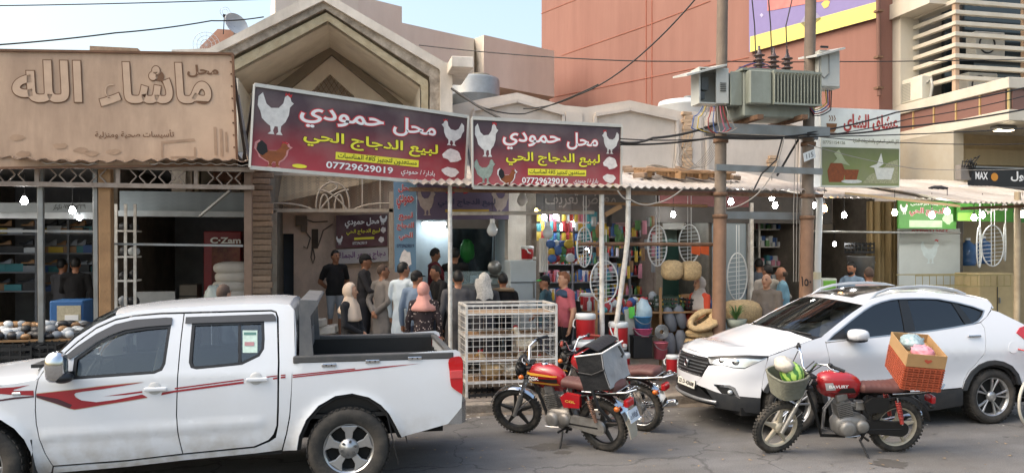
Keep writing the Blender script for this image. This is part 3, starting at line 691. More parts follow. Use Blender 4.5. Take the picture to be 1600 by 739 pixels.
def hamoudi(root,pn,two):
 pn.board('face',GRAD,root,.05)
 m=MB()
 c=[pn.at(u,v,.012)for u,v in((0,0),(1,0),(1,1),(0,1))]
 for i in range(4):m.bar(c[i],c[(i+1)%4],.028,.05)
 m.build('frame',FRM,root)
 for t,r in((('محل'),(.62,.60,.835,.86)),(('حمودي'),(.195,.57,.575,.83))):
  for g,off in((.07,.004),(.05,.0055)):pn.text(t,r,M('print_halo','#a8262c',.5)if g>.06 else M('print_halo2','#cc4a4e',.5),root,g,off,ref=.02,name='halo_print')
  pn.text(t,r,WHT,root,.02,.0075)
 pn.text('لبيع الدجاج الحي',(.215,.335,.85,.54),BLKP,root,.05,.0055,ref=.024,name='halo_print');pn.text('لبيع الدجاج الحي',(.215,.335,.85,.54),YLW,root,.024,.0075)
 pn.blob([(.36,.2),(.755,.2),(.755,.295),(.36,.295)],YLW,root,.005,'strip_print');pn.text('مستعدون لتجهيز كافة المناسبات',(.37,.205,.745,.29),BLKP,root,.012,.007)
 pn.text('07729629019',(.32,.075,.63,.165),WHT,root,.02,.006);pn.text('بادارة / حمودي',(.67,.06,.84,.165),WHT,root,.006,.006)
 HENW=M('print_hen','#d3cfc8',.5,var=.2,scale=11,bump=.3,bscale=30)
 bird(pn,(.015,.42 if not two else .44,.17,.97),HENW,root,True,REDP,halo=None)
 bird(pn,(.86,.55,.985,.93),HENW,root,not two and False,REDP)
 blobby(pn,.875,.31,.98,.52,MEAT,root,1);blobby(pn,.865,.1,.965,.26,MEAT,root,2)
 if two:
  bird(pn,(.01,.06,.15,.44),M('print_turkey','#8f9a8c',.5,var=.4,scale=14),root,True,None,name='turkey_print');bird(pn,(.165,.02,.285,.3),BRN,root,True,REDP,halo=WHT,name='rooster_print')
  pn.blob(arc(.955,.06,.03,.028),YLW,root,.006,'badge_print')
 else:
  bird(pn,(.02,.03,.165,.36),BRN,root,True,REDP,halo=M('print_pink','#c98a86',.5),name='rooster_print');pn.blob(arc(.205,.07,.032,.025),YLW,root,.006,'badge_print')
 r=(.165,.02,.285,.3)if two else(.02,.03,.165,.36)
 pn.blob([(r[0]+(r[2]-r[0])*x,r[1]+(r[3]-r[1])*y)for x,y in((.02,.6),(.06,.85),(.16,.95),(.3,.8),(.34,.55),(.2,.4),(.1,.45))],BLKP,root,.009,'tail_print')
s1=thing('shop_sign','large tilted black and red chicken shop sign, its left end jutting out','sign',(0,0,0))
hamoudi(s1,Panel(P(390,262,10.85),P(726,290,11.9),P(731,183,11.9),P(397,133,10.85)),False)
m=MB()
for a,b in(((392,262,10.9),(372,150,12.2)),((397,140,10.95),(378,262,12.0)),((395,250,10.95),(370,265,12.2))):m.bar(P(*a),P(*b),.035)
m.build('strut',M('dark_steel','#2e2a28',.6),s1)
s2=thing('shop_sign','smaller black and red chicken shop sign with turkey, right of the tilted one','sign',(0,0,0))
hamoudi(s2,Panel(P(738,293,11.25),P(969,297,11.55),P(971,197,11.55),P(737,185,11.25)),True)
m=MB();m.bar(P(740,285,11.35),P(728,215,12.2),.03);m.build('strut',MATS['dark_steel'],s2)
bs=thing('brown_sign','faded brown sheet sign with embossed arabic lettering on the far left','sign',(0,0,0))
pn=Panel(P(-75,264,11.0),P(371,258,11.15),P(364,85,11.15),P(-75,78,11.0))
BSM=M('faded_brown_sheet','#bfa288',.75,var=.12,scale=2.2,dirt='#7d6350',dirt_amt=.6,dirt_scale=1.5,streak=5,bump=.08,bscale=20)
pn.board('face',BSM,bs,.12)
DKB=M('letter_print_shadow','#6f5039',.8,var=.15);LTB=M('letter_face','#bda188',.75,var=.1)  # dark outline with shadow painted round big letters; small words are plain print
def uu(px):return(px+75)/446.0
def vv(py):return(261-py)/178.0
for t,(a,b,c,d)in(('الله',(14,162,122,97)),('ماشاء',(148,168,332,98))):
 r=(uu(a),vv(b),uu(c),vv(d))
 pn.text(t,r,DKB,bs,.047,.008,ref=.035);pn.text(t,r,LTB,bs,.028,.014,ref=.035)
pn.text('محل',(uu(292),vv(121),uu(345),vv(101)),DKB,bs,.03,.008)
pn.text('تأسيسات صحية ومنزلية',(uu(140),vv(218),uu(267),vv(204)),DKB,bs,.015,.008)
FAINT=M('faded_print','#a3866d',.8,var=.2)
for r in((245,248,302,220),(333,245,338,200),(343,247,348,203),(352,240,356,208)):
 pn.blob([(uu(r[0]),vv(r[1])),(uu(r[2]),vv(r[1])),(uu(r[2]),vv(r[3])),(uu(r[0]),vv(r[3]))],FAINT,bs,.006,'faded_picture')if r[2]-r[0]<10 else[pn.blob(q,FAINT,bs,.006,'faded_picture')for q in([(uu(245),vv(248)),(uu(248),vv(248)),(uu(248),vv(222)),(uu(245),vv(222))],[(uu(260),vv(249)),(uu(302),vv(249)),(uu(302),vv(232)),(uu(299),vv(232)),(uu(299),vv(246)),(uu(260),vv(246))],[(uu(248),vv(222)),(uu(300),vv(218)),(uu(302),vv(222)),(uu(248),vv(226))])]
for k,(x,y)in enumerate(((85,228),(118,235),(132,240),(168,238),(20,215),(30,240))):blobby(pn,uu(x-12),vv(y+5),uu(x+14),vv(y-5),FAINT,bs,k,.006,'faded_picture')
m=MB();c=[pn.at(u,v,.015)for u,v in((0,0),(1,0),(1,1),(0,1))]
for i in range(4):m.bar(c[i],c[(i+1)%4],.03,.03)
m.build('edge_strip',M('brown_edge','#6a4a33',.7,var=.3),bs)
bo=MB().ell((0,0,0),.012,6,4).build('bolt',RUST,bs);bo.location=pn.at(.99,.05,.012)
for k in range(1,9):share(bo,pn.at(.99,.05+.11*k,.012))
m=MB()
for a,b in(((366,120,11.3),(384,250,11.6)),((368,240,11.25),(386,262,12.0))):m.bar(P(*a),P(*b),.03)
m.build('strut',MATS['dark_steel'],bs)
cs=thing('coffee_sign','white and green coffee house sign with red lettering and steaming cup','sign',(0,0,0))
pn=Panel(P(1281,292,11.75),P(1405,293,11.95),P(1406,173,11.95),P(1281,168,11.75))
pn.board('box',M('sign_box_pale','#b8bfc2',.5),cs,.16)
pn.board('face',gradmat('coffee_face',[(0,'#eceddc'),(.6,'#eeeedd'),(1,'#f0f1ea')]),cs,.01,off=.012)
pn.board('photo',gradmat('coffee_photo',[(0,'#8d9660'),(.5,'#7f8a4e'),(1,'#666f48')],2),cs,.01,.02,.985,.02,.5,off=.018)
pn.text('عشاق الشاي',(.28,.66,.97,.93),M('print_tomato','#b8463c',.5),cs,.035,.016);pn.text('لكل الفطور السفري والمشروبات الحارة',(.4,.545,.98,.62),M('print_olive','#6b6a35',.5),cs,.008,.016)
pn.text('07751154126',(.03,.54,.3,.58),M('print_olive2','#7d7a4f',.5),cs,.004,.016)
CUPB=M('print_cup','#8a5a2c',.5)
pn.blob([(.07,.8),(.2,.8),(.19,.73),(.165,.69),(.11,.69),(.08,.73)],CUPB,cs,.017,'cup_print');pn.blob(arc(.14,.672,.085,.012),CUPB,cs,.017,'saucer_print')
for k in range(3):pn.blob([(.1+.03*k,.83),(.115+.03*k,.86),(.1+.03*k,.9),(.11+.03*k,.9),(.125+.03*k,.86),(.11+.03*k,.83)],CUPB,cs,.017,'steam_print')
TEA=M('print_tea','#8a4417',.4,var=.3,scale=20);CHINA=M('print_china','#d9d8cc',.4,var=.15,scale=20)
pn.blob([(.1,.06),(.27,.06),(.3,.2),(.26,.3),(.12,.3),(.08,.2)],TEA,cs,.022,'teapot_print');pn.blob([(.3,.09),(.44,.09),(.47,.22),(.28,.22)],TEA,cs,.023,'glass_print')
pn.blob(arc(.38,.07,.13,.025),CHINA,cs,.022,'saucer_print');pn.blob([(.52,.05),(.97,.05),(.97,.36),(.85,.32),(.74,.22),(.6,.15)],M('print_beans','#a5a37e',.5,var=.6,scale=60),cs,.021,'beans_print')
pn.blob([(.7,.1),(.88,.1),(.92,.25),(.66,.25)],CHINA,cs,.024,'cup_print');pn.blob([(.6,.26),(.7,.3),(.75,.44),(.78,.3),(.7,.24)],CHINA,cs,.023,'flower_print')
pn.blob([(.15,.3),(.2,.36),(.16,.42),(.22,.47),(.26,.4),(.3,.33),(.36,.27),(.24,.3)],M('print_mist','#a9b08a',.5),cs,.024,'steam_print')
mx=thing('black_banner','long black banner with white lettering under the cream ledge','sign',(0,0,0))
pn=Panel(P(1513,290,13.2),P(1720,296,13.2),P(1720,268,13.2),P(1513,261,13.2))
pn.board('cloth',M('banner_black','#232222',.5),mx,.02);pn.text('MAX',(.05,.35,.14,.75),WHT,mx,.03,.005);pn.blob(arc(.19,.5,.026,.22),M('banner_gold','#c8862d',.5),mx,.005,'badge_print')
pn.text('كول',(.31,.3,.45,.85),WHT,mx,.03,.005)
m=MB();m.bar(pn.at(0,1.02,0),pn.at(1,1.02,0),.03);m.build('top_rail',STEEL,mx)
jb=thing('junction_box','grey electrical box with tangled cables left of the black banner','box',(0,0,0))
m=MB();a=P(1505,270,13.1);m.box(a,(.25,.15,.3));m.build('body',M('elec_grey','#76706a',.6),jb,bevel=.01)
m=MB()
for k in range(5):m.tube([a+Vector((-.1+.05*k,-.08,.1)),a+Vector((-.2+.1*k,-.2,.2+.03*k)),a+Vector((.2-.05*k,-.12,.18)),a+Vector((.1,-.08,-.1))],.012,5)
m.build('cable',BLK,jb)
def shopsign(name,label,corners,V,mat,items,frame=True):
 r=thing(name,label,'sign',(0,0,0));V=V if isinstance(V,tuple)else(V,V)
 pn=Panel(P(*corners[0],V[0]),P(*corners[1],V[1]),P(*corners[2],V[1]),P(*corners[3],V[0]));pn.board('face',mat,r,.04)
 for it in items:
  if it[0]=='t':pn.text(it[1],it[2],it[3],r,it[4],.006)
  elif it[0]=='o':pn.text(it[1],it[2],it[4],r,it[5]+.03,.004,ref=it[5],name='halo_print');pn.text(it[1],it[2],it[3],r,it[5],.007)
  elif it[0]=='b':bird(pn,it[1],it[2],r,it[3],REDP)
  elif it[0]=='m':blobby(pn,*it[1],it[2],r,5)
  elif it[0]=='r':q=it[1];pn.blob([(q[0],q[1]),(q[2],q[1]),(q[2],q[3]),(q[0],q[3])],it[2],r,.004,'panel_print')
 return r,pn
DRED=M('print_darkred','#a32630',.5);NAVY=M('print_navy','#232b4a',.5)
BLUEB=M('sign_blue','#64839a',.5,var=.06)
shopsign('vertical_sign','tall narrow blue sign with red lettering at the chicken shop entrance',[(617,425),(650,425),(650,284),(615,284)],13.1,BLUEB,[('o','محل',(.2,.88,.85,.97),DRED,WHT,.03),('o','حمودي',(.12,.7,.9,.86),DRED,WHT,.03),('o','لبيع',(.2,.57,.85,.66),DRED,WHT,.03),('o','الدجاج',(.12,.46,.9,.55),DRED,WHT,.03),('o','الحي',(.2,.35,.85,.44),DRED,WHT,.03),('t','07729629019',(.1,.27,.9,.31),NAVY,.02),('m',(.2,.02,.85,.25),MEAT)])
shopsign('wall_poster','dark red chicken shop poster on the pink wall behind waiting men',[(525,388),(605,384),(606,334),(525,337)],AV-.12,gradmat('poster_red',[(0,'#5b2530'),(.6,'#4a1f2b'),(1,'#3c1a26')]),[('t','محل حمودي',(.17,.6,.83,.9),WHT,.03),('t','لبيع الدجاج الحي',(.2,.38,.85,.56),YLW,.02),('r',(.35,.23,.74,.3),YLW),('t','07729629019',(.32,.08,.6,.17),WHT,.01),('b',(.83,.66,.99,.98),WHT,False),('m',(.86,.4,.98,.6),MEAT),('m',(.82,.1,.95,.3),MEAT),('b',(.0,.1,.14,.4),WHT,True)])
shopsign('price_poster','white strip poster with purple lettering under the dark red poster',[(525,413),(607,408),(606,386),(525,390)],AV-.12,M('poster_white','#b9b0ac',.6,var=.08),[('t','دجاج بسعر الجملة',(.05,.2,.95,.8),M('print_purple','#6b2f6b',.5),.02)])
shopsign('inner_banner','faded purple chicken banner above the blue-white shop opening',[(652,343),(795,343),(795,287),(652,287)],13.75,M('banner_purple','#5a4f66',.6,var=.15,scale=3),[('t','حمودي',(.3,.66,.75,.92),DRED,.03),('t','لبيع الدجاج الحي',(.22,.34,.85,.58),NAVY,.02),('r',(.3,.2,.78,.28),M('print_gold','#a88c3a',.5)),('b',(.0,.1,.2,.9),M('print_dim','#9c8f88',.5,var=.3),True),('b',(.8,.1,1.0,.9),MATS['print_dim'],False)])
GRNS=M('sign_green','#3f7d2f',.5,var=.25,scale=4);PALE=M('print_palegreen','#a9c79c',.5,var=.2)
shopsign('green_sign','green chicken shop sign with red lettering over the white panel',[(1404,357),(1494,358),(1495,315),(1404,313)],12.3,GRNS,[('o','الدجاج الحي',(.18,.45,.8,.75),DRED,WHT,.03),('r',(.18,.05,.75,.3),PALE),('b',(.02,.5,.16,.9),WHT,True),('t','جديدة الرجيبي',(.2,.8,.8,.95),WHT,.01),('m',(.74,.15,.97,.6),PALE)])
shopsign('green_sign','long green sign with big white lettering at the right edge',[(1496,345),(1700,350),(1700,313),(1496,313)],12.2,GRNS,[('o','الحي',(.2,.35,.37,.85),WHT,NAVY,.035),('r',(.0,.0,.14,.4),M('print_lime','#7fb04a',.5)),('o','الدجاج',(.42,.35,.8,.85),WHT,NAVY,.035)])
# utility poles, transformer, cabinets, wires
UV=11.3
def upole(label,top,base,lowpx):
 r=thing('utility_pole',label,'pole',Vector((PX(base,UV),UV,.13)),group='poles carrying the transformer')
 dx=PX(top,UV)-PX(base,UV);zl=PZ(base,lowpx,UV)-.13;H=8.5
 m=MB();k=zl/4.6
 m.tube([(0,0,0),(dx*k,0,zl)],[.112,.105],14);m.build('lower_shaft',M('orange_pole','#836550',.75,var=.2,scale=5,bump=.3,dirt='#6b4a30',dirt_amt=.5,dirt_scale=3,streak=6),r)
 m=MB();m.tube([(dx*k,0,zl),(dx*1.9,0,H)],[.094,.082],14);m.build('upper_shaft',POLEG,r)
 for z in(zl,zl+.35,zl+1.2):
  m=MB();m.lathe([(.105,-.03),(.119,-.03),(.119,.03),(.105,.03)],(dx*z/4.6,0,z),n=14);m.build('band',RUST,r)
 return r
p1=upole('left wooden utility pole holding the transformer platform',1127,1122,338)
p2=upole('right wooden utility pole with number plate and painted digits',1264,1257,340)
pn=Panel(P(1252,447,UV-.128),P(1268,447,UV-.128),P(1268,432,UV-.128),P(1252,432,UV-.128))
o=pn.text('١٥٠',(0,0,1,1),BLKP,p2,.02,.0);o.matrix_parent_inverse=Matrix.Translation(-Vector(p2 .location))
npl=thing('number_plate','small white plate with number 115 tied to the right pole','plate',(0,0,0))
pn=Panel(P(1257,253,UV-.16),P(1275,246,UV-.16),P(1273,233,UV-.16),P(1255,240,UV-.16));pn.board('plate',M('plate_white','#c9cdcc',.5,var=.05),npl,.01);pn.text('115',(.2,.2,.8,.8),M('pencil','#55585a',.6),npl,.01,.004)
pt=thing('transformer_platform','steel channel platform bolted between the two utility poles','platform',(0,0,0))
for v,nm in((UV-.16,'channel'),(UV+.16,'channel')):
 m=MB();a,b=P(1108,203,UV),P(1286,198,UV)
 a=Vector((a.x,v,a.z));b=Vector((b.x,v,a.z));m.bar(a,b,.06,.16);m.build(nm,STEEL,pt)
m=MB();a,b=P(1112,263,UV),P(1276,268,UV);m.bar((a.x,UV-.14,a.z),(b.x,UV-.14,a.z-.03),.05,.1);m.build('lower_channel',STEEL,pt)
for px in(1163,1230):
 m=MB();c=P(px,194,UV);m.bb((c.x-.05,UV-.5,c.z+.0),(c.x+.05,UV+.5,c.z+.07));m.build('skid',RUST,pt)
a=P(1214,275,UV+.3);b=P(1255,205,UV+.2)
m=MB();m.bar(a,b,.03);m.build('stay_rod',MATS['dark_steel'],pt)
tf=thing('transformer','grey green pole transformer with cooling fins and three insulators','transformer',(0,0,0))
TG=M('transformer_green','#83897f',.5,var=.1,scale=5,dirt='#5c5a4c',dirt_amt=.45,dirt_scale=3,streak=3)
a=P(1148,186,UV);b=P(1250,122,UV);zB=P(1163,194,UV).z+.07;zT=b.z
m=MB();m.bb((a.x,UV-.28,zB),(b.x,UV+.28,zT));m.build('tank',TG,tf,bevel=.02)
m=MB();m.bb((a.x-.04,UV-.33,zT),(b.x+.04,UV+.33,zT+.035));m.build('lid',TG,tf)
zf0,zf1=P(1200,172,UV).z,P(1200,121,UV).z
fin=MB();fin.box((0,0,0),(.018,.2,zf1-zf0));fo=fin.build('fin',TG,tf,bevel=.006)
n_=15
for k in range(n_):
 c=(a.x+.42+(b.x+.06-a.x-.42)*k/(n_-1),UV-.39,(zf0+zf1)/2)
 if k==0:fo.location=c
 else:share(fo,c)
for k in range(n_):share(fo,(a.x+.42+(b.x+.06-a.x-.42)*k/(n_-1),UV+.39,(zf0+zf1)/2))
for k in range(6):share(fo,(a.x-.11,UV-.25+.1*k,(zf0+zf1)/2),rot=(0,0,PI/2))
m=MB();m.bb((a.x+.02,UV-.44,zf0),(a.x+.40,UV-.28,zf1));m.build('side_box',TG,tf,bevel=.02)
for z in(zf0+.01,zf1-.02):
 m=MB();m.bar((a.x+.4,UV-.49,z),(b.x+.07,UV-.49,z),.02,.03);m.build('fin_rail',TG,tf)
INS=M('brown_porcelain','#4b3a35',.25,var=.1,spec=.7)
prof=[(.03,0)]
for k in range(4):prof+=[(.045,.02+.075*k),(.09,.035+.075*k),(.092,.045+.075*k),(.045,.065+.075*k)]
prof+=[(.03,.33),(.02,.36),(.02,.42),(0,.42)]
for i,px in enumerate((1181,1206,1230)):
 c=P(px,122,UV);m=MB();m.lathe(prof,(c.x,UV-.1+.05*i,zT+.03),n=14);m.build('insulator',INS,tf)
for i,px in enumerate((1166,1190,1216,1240)):
 c=P(px,122,UV);m=MB();m.lathe([(.02,0),(.045,.03),(.045,.07),(.025,.09),(.025,.15),(0,.15)],(c.x,UV+.2,zT+.03),n=10);m.build('low_bushing',INS,tf)
def cabinet(label,c0,c1,lid,open_door):
 r=thing('meter_cabinet',label,'cabinet',(0,0,0));V=UV-.05
 a=P(c0[0],c0[1],V);b=P(c1[0],c1[1],V);w=b.x-a.x
 CM=M('cabinet_white','#b4b6b0',.5,var=.08,dirt='#7b7466',dirt_amt=.4,dirt_scale=3)
 m=MB();t=.02;d=.3
 m.bb((a.x,V+d/2-t,b.z),(b.x,V+d/2,a.z));m.bb((a.x,V-d/2,b.z),(a.x+t,V+d/2-t,a.z));m.bb((b.x-t,V-d/2,b.z),(b.x,V+d/2-t,a.z));m.bb((a.x+t,V-d/2,b.z),(b.x-t,V+d/2-t,b.z+t));m.bb((a.x+t,V-d/2,a.z-t),(b.x-t,V+d/2-t,a.z))
 m.build('case',CM,r)
 m=MB();l0=P(*lid[0],V-.2);l1=P(*lid[1],V-.2)
 f=[Vector((l0 .x,V-.28,l0 .z)),Vector((l1 .x,V-.28,l1 .z)),Vector((l1 .x,V+.25,l1 .z+.08)),Vector((l0 .x,V+.25,l0 .z+.08))];g=[p-Vector((0,0,.03))for p in f]
 m.add(f+g,[(0,1,2,3),(7,6,5,4),(0,4,5,1),(1,5,6,2),(2,6,7,3),(3,7,4,0)]);m.build('lid',CM,r)
 if open_door:
  m=MB();m.bar((b.x-w*.42,V-d/2,(a.z+b.z)/2),(b.x-.0,V-d/2-.02,(a.z+b.z)/2),.02,a.z-b.z-.02);m.build('door',CM,r)
  m=MB();m.box((a.x+w*.3,V,(a.z+b.z)/2+.05),(.12,.1,.2));m.box((a.x+w*.2,V,b.z+.15),(.1,.08,.12));m.build('breaker',M('breaker_grey','#4f5252',.5),r)
  for k in range(5):
   m=MB();m.box((b.x-w*.2,V-d/2-.035,b.z+.2+.03*k),(.1,.008,.01));m.build('vent_slit',BLK,r)
 else:
  m=MB();m.box(((a.x+b.x)/2,V-d/2-.01,(a.z+b.z)/2),(w-.03,.02,a.z-b.z-.04));dr=m.build('door',CM,r)
  m=MB();q=P(1288,103,V-d/2-.03);m.tube([q+Vector((.09*math.cos(t*PI/10),0,.16+.05*math.sin(t*PI/10)-.0))for t in range(11)]+[q+Vector((-.09,0,-.12)),q+Vector((0,0,-.2)),q+Vector((.09,0,-.12))],.008,4,close=True);m.build('door_ridge',STEEL,dr)
  m=MB();m.box(q+Vector((0,0,.3)),(.13,.03,.03));m.build('handle',BLK,dr)
 return r
cabinet('open white meter cabinet on the left pole showing breakers inside',(1086,108),(1130,166),((1070,118),(1132,102)),True)
cabinet('closed white meter cabinet with slanted lid on the right pole',(1272,82),(1303,141),((1272,88),(1316,76)),False)
WR=M('black_wire','#24211f',.6,var=.1);WRG=M('grey_wire','#8f8a82',.6);WCOL=[M('wire_blue','#3f5688',.5),M('wire_yellow','#b39a3a',.5),M('wire_pink','#a85a6c',.5),M('wire_red','#8c3030',.5)]
def wire(label,pts,V,r=.012,mat=None,sag=0.0,name='power_cable',n=14,cat='cable'):
 q=[]
 for i in range(len(pts)-1):
  a,b=pts[i],pts[i+1]
  for k in range(n):
   t=k/n;q.append((a[0]+(b[0]-a[0])*t,a[1]+(b[1]-a[1])*t+sag*4*t*(1-t),(a[2]if len(a)>2 else V)*(1-t)+(b[2]if len(b)>2 else V)*t))
 a=pts[-1];q.append((a[0],a[1],a[2]if len(a)>2 else V))
 o=MB().tube([P(*p)for p in q],r,5).build(name,mat or WR);return tag(o,label,cat)
wire('topmost thin wire crossing the sky at the left',[(-40,10),(330,2),(700,-12)],9.5,.007,sag=1)
wire('sagging wire from the left edge up to the gable',[(-40,73),(180,52,12),(330,33,13.5),(412,27,14.0)],11.0,.011,sag=2)
wire('long black wire from the gable to the left pole',[(655,71,15),(900,92,12.5),(1110,96,11.3)],12,.01,sag=2)
wire('wire crossing in front of the red building past the right cabinet',[(1128,96),(1265,97),(1600,93,12)],11.3,.009,sag=1)
wire('steep black cable rising from the parapet to the top of the picture',[(818,170,14),(900,150,13),(985,100,12),(1090,-5,11.3)],12,.013,sag=5)
wire('slack black cable from the tilted sign down to the parapet',[(706,140,13.8),(760,170,13),(820,178,13),(935,132,12.5)],13,.012,sag=3)
wire('thick black cable from the gable pier over the second sign',[(706,139,13.5),(745,165,12),(790,190,11.6)],12,.022)
wire('upper black cable bundle between the second sign and left pole',[(968,222,11.2),(1020,216),(1120,194)],11.1,.02,sag=4)
wire('lower black cable between the second sign and both poles',[(968,226,11.2),(1120,214),(1262,210),(1400,200,11.3),(1640,163,11.5)],11.1,.016,sag=4)
wire('thin cable below the platform running to the right edge',[(968,217,11.2),(1120,216),(1262,214),(1640,198,11.5)],11.05,.01,sag=3)
wire('cable rising from right pole across the brown panels',[(1262,208),(1400,176,11.3),(1640,128,11.5)],11.1,.014,sag=3)
wire('second thin cable crossing the brown panels',[(1262,214),(1420,186,11.3),(1640,140,11.6)],11.1,.009,sag=4)
wire('thin wire below the coffee sign lettering',[(1262,212),(1430,224,12),(1640,224,12)],11.1,.008,sag=2)
wire('thin wire above the black banner',[(1262,226),(1430,264,12),(1640,262,12)],11.1,.006,mat=WRG,sag=3)
for i,(x,tx)in enumerate(((1181,1174),(1206,1200),(1230,1240))):
 wire(['left','middle','right'][i]+' high voltage lead dropping to its transformer insulator',[(tx,-12),(x-2,40),(x,92)],UV-.05,.01,sag=1,cat='wire')
wire('loose black cable hanging from the platform over the awning',[(1223,214),(1213,250),(1190,272),(1176,300)],11.1,.013)
wire('curved grey cable hanging from the awning to a bulb',[(1225,215),(1212,262),(1180,306),(1136,326)],11.0,.01,mat=WRG,sag=4)
wire('grey cable drooping under the awning edge beside second sign',[(965,298),(985,312),(1022,318),(1070,292)],11.15,.012,mat=WRG,sag=5)
random.seed(11)
for k in range(9):
 x=1098+k*4.5;c=[WCOL[k%4],WRG][k%3==2]
 wire('tangled '+['blue','yellow','pink','red','grey','slack','coiled','thin','knotted'][k]+' cable below the open cabinet',[(x,166),(x-14+k*3,182+k),(1080+k*9,200),(1122,206)],11.1-.02*k,.009,c,sag=4,cat='wire')
for k in range(7):
 x=1140+5*k
 wire(['first','second','third','fourth','fifth','sixth','seventh'][k]+' looping lead from left pole to a transformer bushing',[(1130,150-3*k),(1150+4*k,118-3*k),(1166+24*(k%4),112)],UV+.1,.009,WCOL[k%3],sag=-6,cat='wire')
for k in range(4):
 wire(['yellow','blue','red','black'][k]+' lead looping from right cabinet to the transformer',[(1290+3*k,141),(1292+2*k,160+4*k),(1272,172+3*k),(1244-3*k,118)],UV-.1,.01,[WCOL[1],WCOL[0],WCOL[3],WR][k],sag=3,cat='wire')
for k in range(6):
 wire(['outermost','wide','long','short','narrow','innermost'][k]+' pale slack wire dangling against the parapet near left pole',[(1086-6*k,205),(1070-4*k,235+6*k),(1095-3*k,262),(1118,240-5*k)],11.9+.1*k,.006,WRG,sag=6,cat='wire')
for k in range(3):
 wire(['front','middle','rear'][k]+' thin vertical wire beside the right pole',[(1243+5*k,214),(1240+5*k,330),(1240+4*k,440)],11.2+.1*k,.006,WRG,cat='wire')
# roof clutter
wt=thing('water_tank','round galvanised water tank behind the second sign','tank',P(742,165,16.5))
TK=M('galvanised','#8d9294',.45,metal=.25,var=.15,dirt='#7b7264',dirt_amt=.4)
rr=PX(780,16.5)-PX(742,16.5);h=P(742,124,16.5).z-wt.location.z
m=MB();m.lathe([(rr,-.4),(rr,h*.3),(rr*1.015,h*.32),(rr,h*.34),(rr,h*.92),(rr*.96,h),(rr*.3,h*1.05),(0,h*1.05)],n=28);m.build('drum',TK,wt)
m=MB();m.lathe([(rr*.42,h*1.04),(rr*.42,h*1.17),(0,h*1.2)],(.1,0,0),n=16);m.build('cover',M('rust_cover','#7a7363',.7),wt)
wt2=thing('water_tank','pale water tank half hidden behind the parapet near left pole','tank',P(1068,182,17))
rr=PX(1105,17)-PX(1068,17);m=MB();m.lathe([(rr,-.5),(rr,.2),(rr*1.02,.22),(rr,.25),(rr*.96,.33),(0,.4)],n=24);m.build('drum',M('pale_tank','#c9cccb',.4,var=.08,metal=.2),wt2)
m=MB();m.cyl((0,-rr*.5,.33),(0,-rr*.5,.41),.12,n=12);m.build('cover',TK,wt2)
br=thing('brick_stair_head','pinkish brick block on the roof carrying satellite dishes','wall',(0,0,0))
m=MB();a=P(312,74,15.5);b=P(345,46,15.5);m.prism([(a.x,3.6),(a.x,a.z),(P(340,46,15.5).x,b.z),(P(376,48,15.5).x,P(376,48,15.5).z),(P(376,80,15.5).x,3.6)],15.5,16.5);m.build('wall',M('pink_brick','#b58a76',.9,var=.15,scale=10),br)
ds=thing('satellite_dish','grey satellite dish on the brick block by the gable','dish',P(366,46,15.3))
m=MB();m.lathe([(0,.0),(.1,.012),(.17,.04),(.235,.09)],(0,0,.05),(.55,-.75,.35),n=20);m.build('reflector',M('dish_grey','#a9adb0',.5),ds,solid=.01)
m=MB();m.bar((0,.05,-.2),(0,0,.05),.03);m.build('mount',STEEL,ds)
an=thing('round_antenna','thin round antenna on a short mast against the sky','antenna',P(349,46,15.4))
m=MB();m.bar((0,0,-.1),(.02,0,.28),.015);m.build('mast',BLK,an)
m=MB();m.tube([(.03+.09*math.cos(2*PI*k/20),0,.33+.09*math.sin(2*PI*k/20))for k in range(20)],.005,4,close=True);m.tube([(.03+.05*math.cos(2*PI*k/20),0,.33+.05*math.sin(2*PI*k/20))for k in range(20)],.004,4,close=True);m.build('ring',M('clear_wire','#b9bfc4',.3),an)
m=MB();m.box((.02,0,.25),(.05,.05,.05));m.build('head',BLK,an)
mw=thing('mesh_dish','see-through wire ring dish left of the brick block','dish',P(322,70,15.4))
m=MB()
for r_ in(.24,.17,.1):m.tube([(r_*math.cos(2*PI*k/24),.02,r_*math.sin(2*PI*k/24))for k in range(24)],.005,4,close=True)
m.build('ring',MATS['clear_wire'],mw)
m=MB()
for k in range(6):m.bar((.24*math.cos(PI*k/6),.02,.24*math.sin(PI*k/6)),(-.24*math.cos(PI*k/6),.02,-.24*math.sin(PI*k/6)),.004)
m.build('rib',MATS['clear_wire'],mw)
def roofz(v):return 3.25+(v-11.25)/3.05*.61+.03
def pallet(label,px,V,rz,n=5):
 r=thing('wooden_pallet',label,'pallet',(PX(px,V),V,roofz(V)+.0),rz)
 r.rotation_euler=(.17,0,rz)
 for k in range(n):
  m=MB();m.box((0,-.35+.7*k/(n-1),.12),(.95,.1,.02));m.build('deck_board',WOOD,r)
 for x in(-.42,0,.42):
  m=MB();m.box((x,0,.06),(.09,.78,.09));m.build('bearer',WOOD,r)
 return r
pallet('broken wooden pallet on the tin awning left of the pole',1085,12.4,.05)
pallet('wooden pallet lying on the tin awning behind the left pole',1040,12.6,-.08)
random.seed(4)
bb2=MB().box((0,0,0),(.23,.11,.08)).build('brick',BRICK,None,bevel=.008)
names=['leftmost brick on the tin awning beside the second sign','second brick of the row on the tin awning','tilted brick on the tin awning','brick near the white offcut on the awning','brick at the top edge of the tin awning','dark brick in the rubble on the awning','pale brick in the rubble on the awning','brick by the pallet on the tin awning','brick end-on at right of the pallets','lone brick behind the left pole on the awning']
for k,(px,V)in enumerate(((978,13.6),(985,13.2),(1003,13.3),(1012,12.6),(1000,12.3),(1020,13.6),(1062,13.7),(1068,13.3),(1148,12.2),(1140,13.4))):
 o=bb2 if k==0 else bb2 .copy()
 if k:COL.objects.link(o)
 o.location=(PX(px,V),V,roofz(V)+.05);o.rotation_euler=(.17,0,random.uniform(-1,1));tag(o,names[k],'brick','bricks lying on the tin awning')
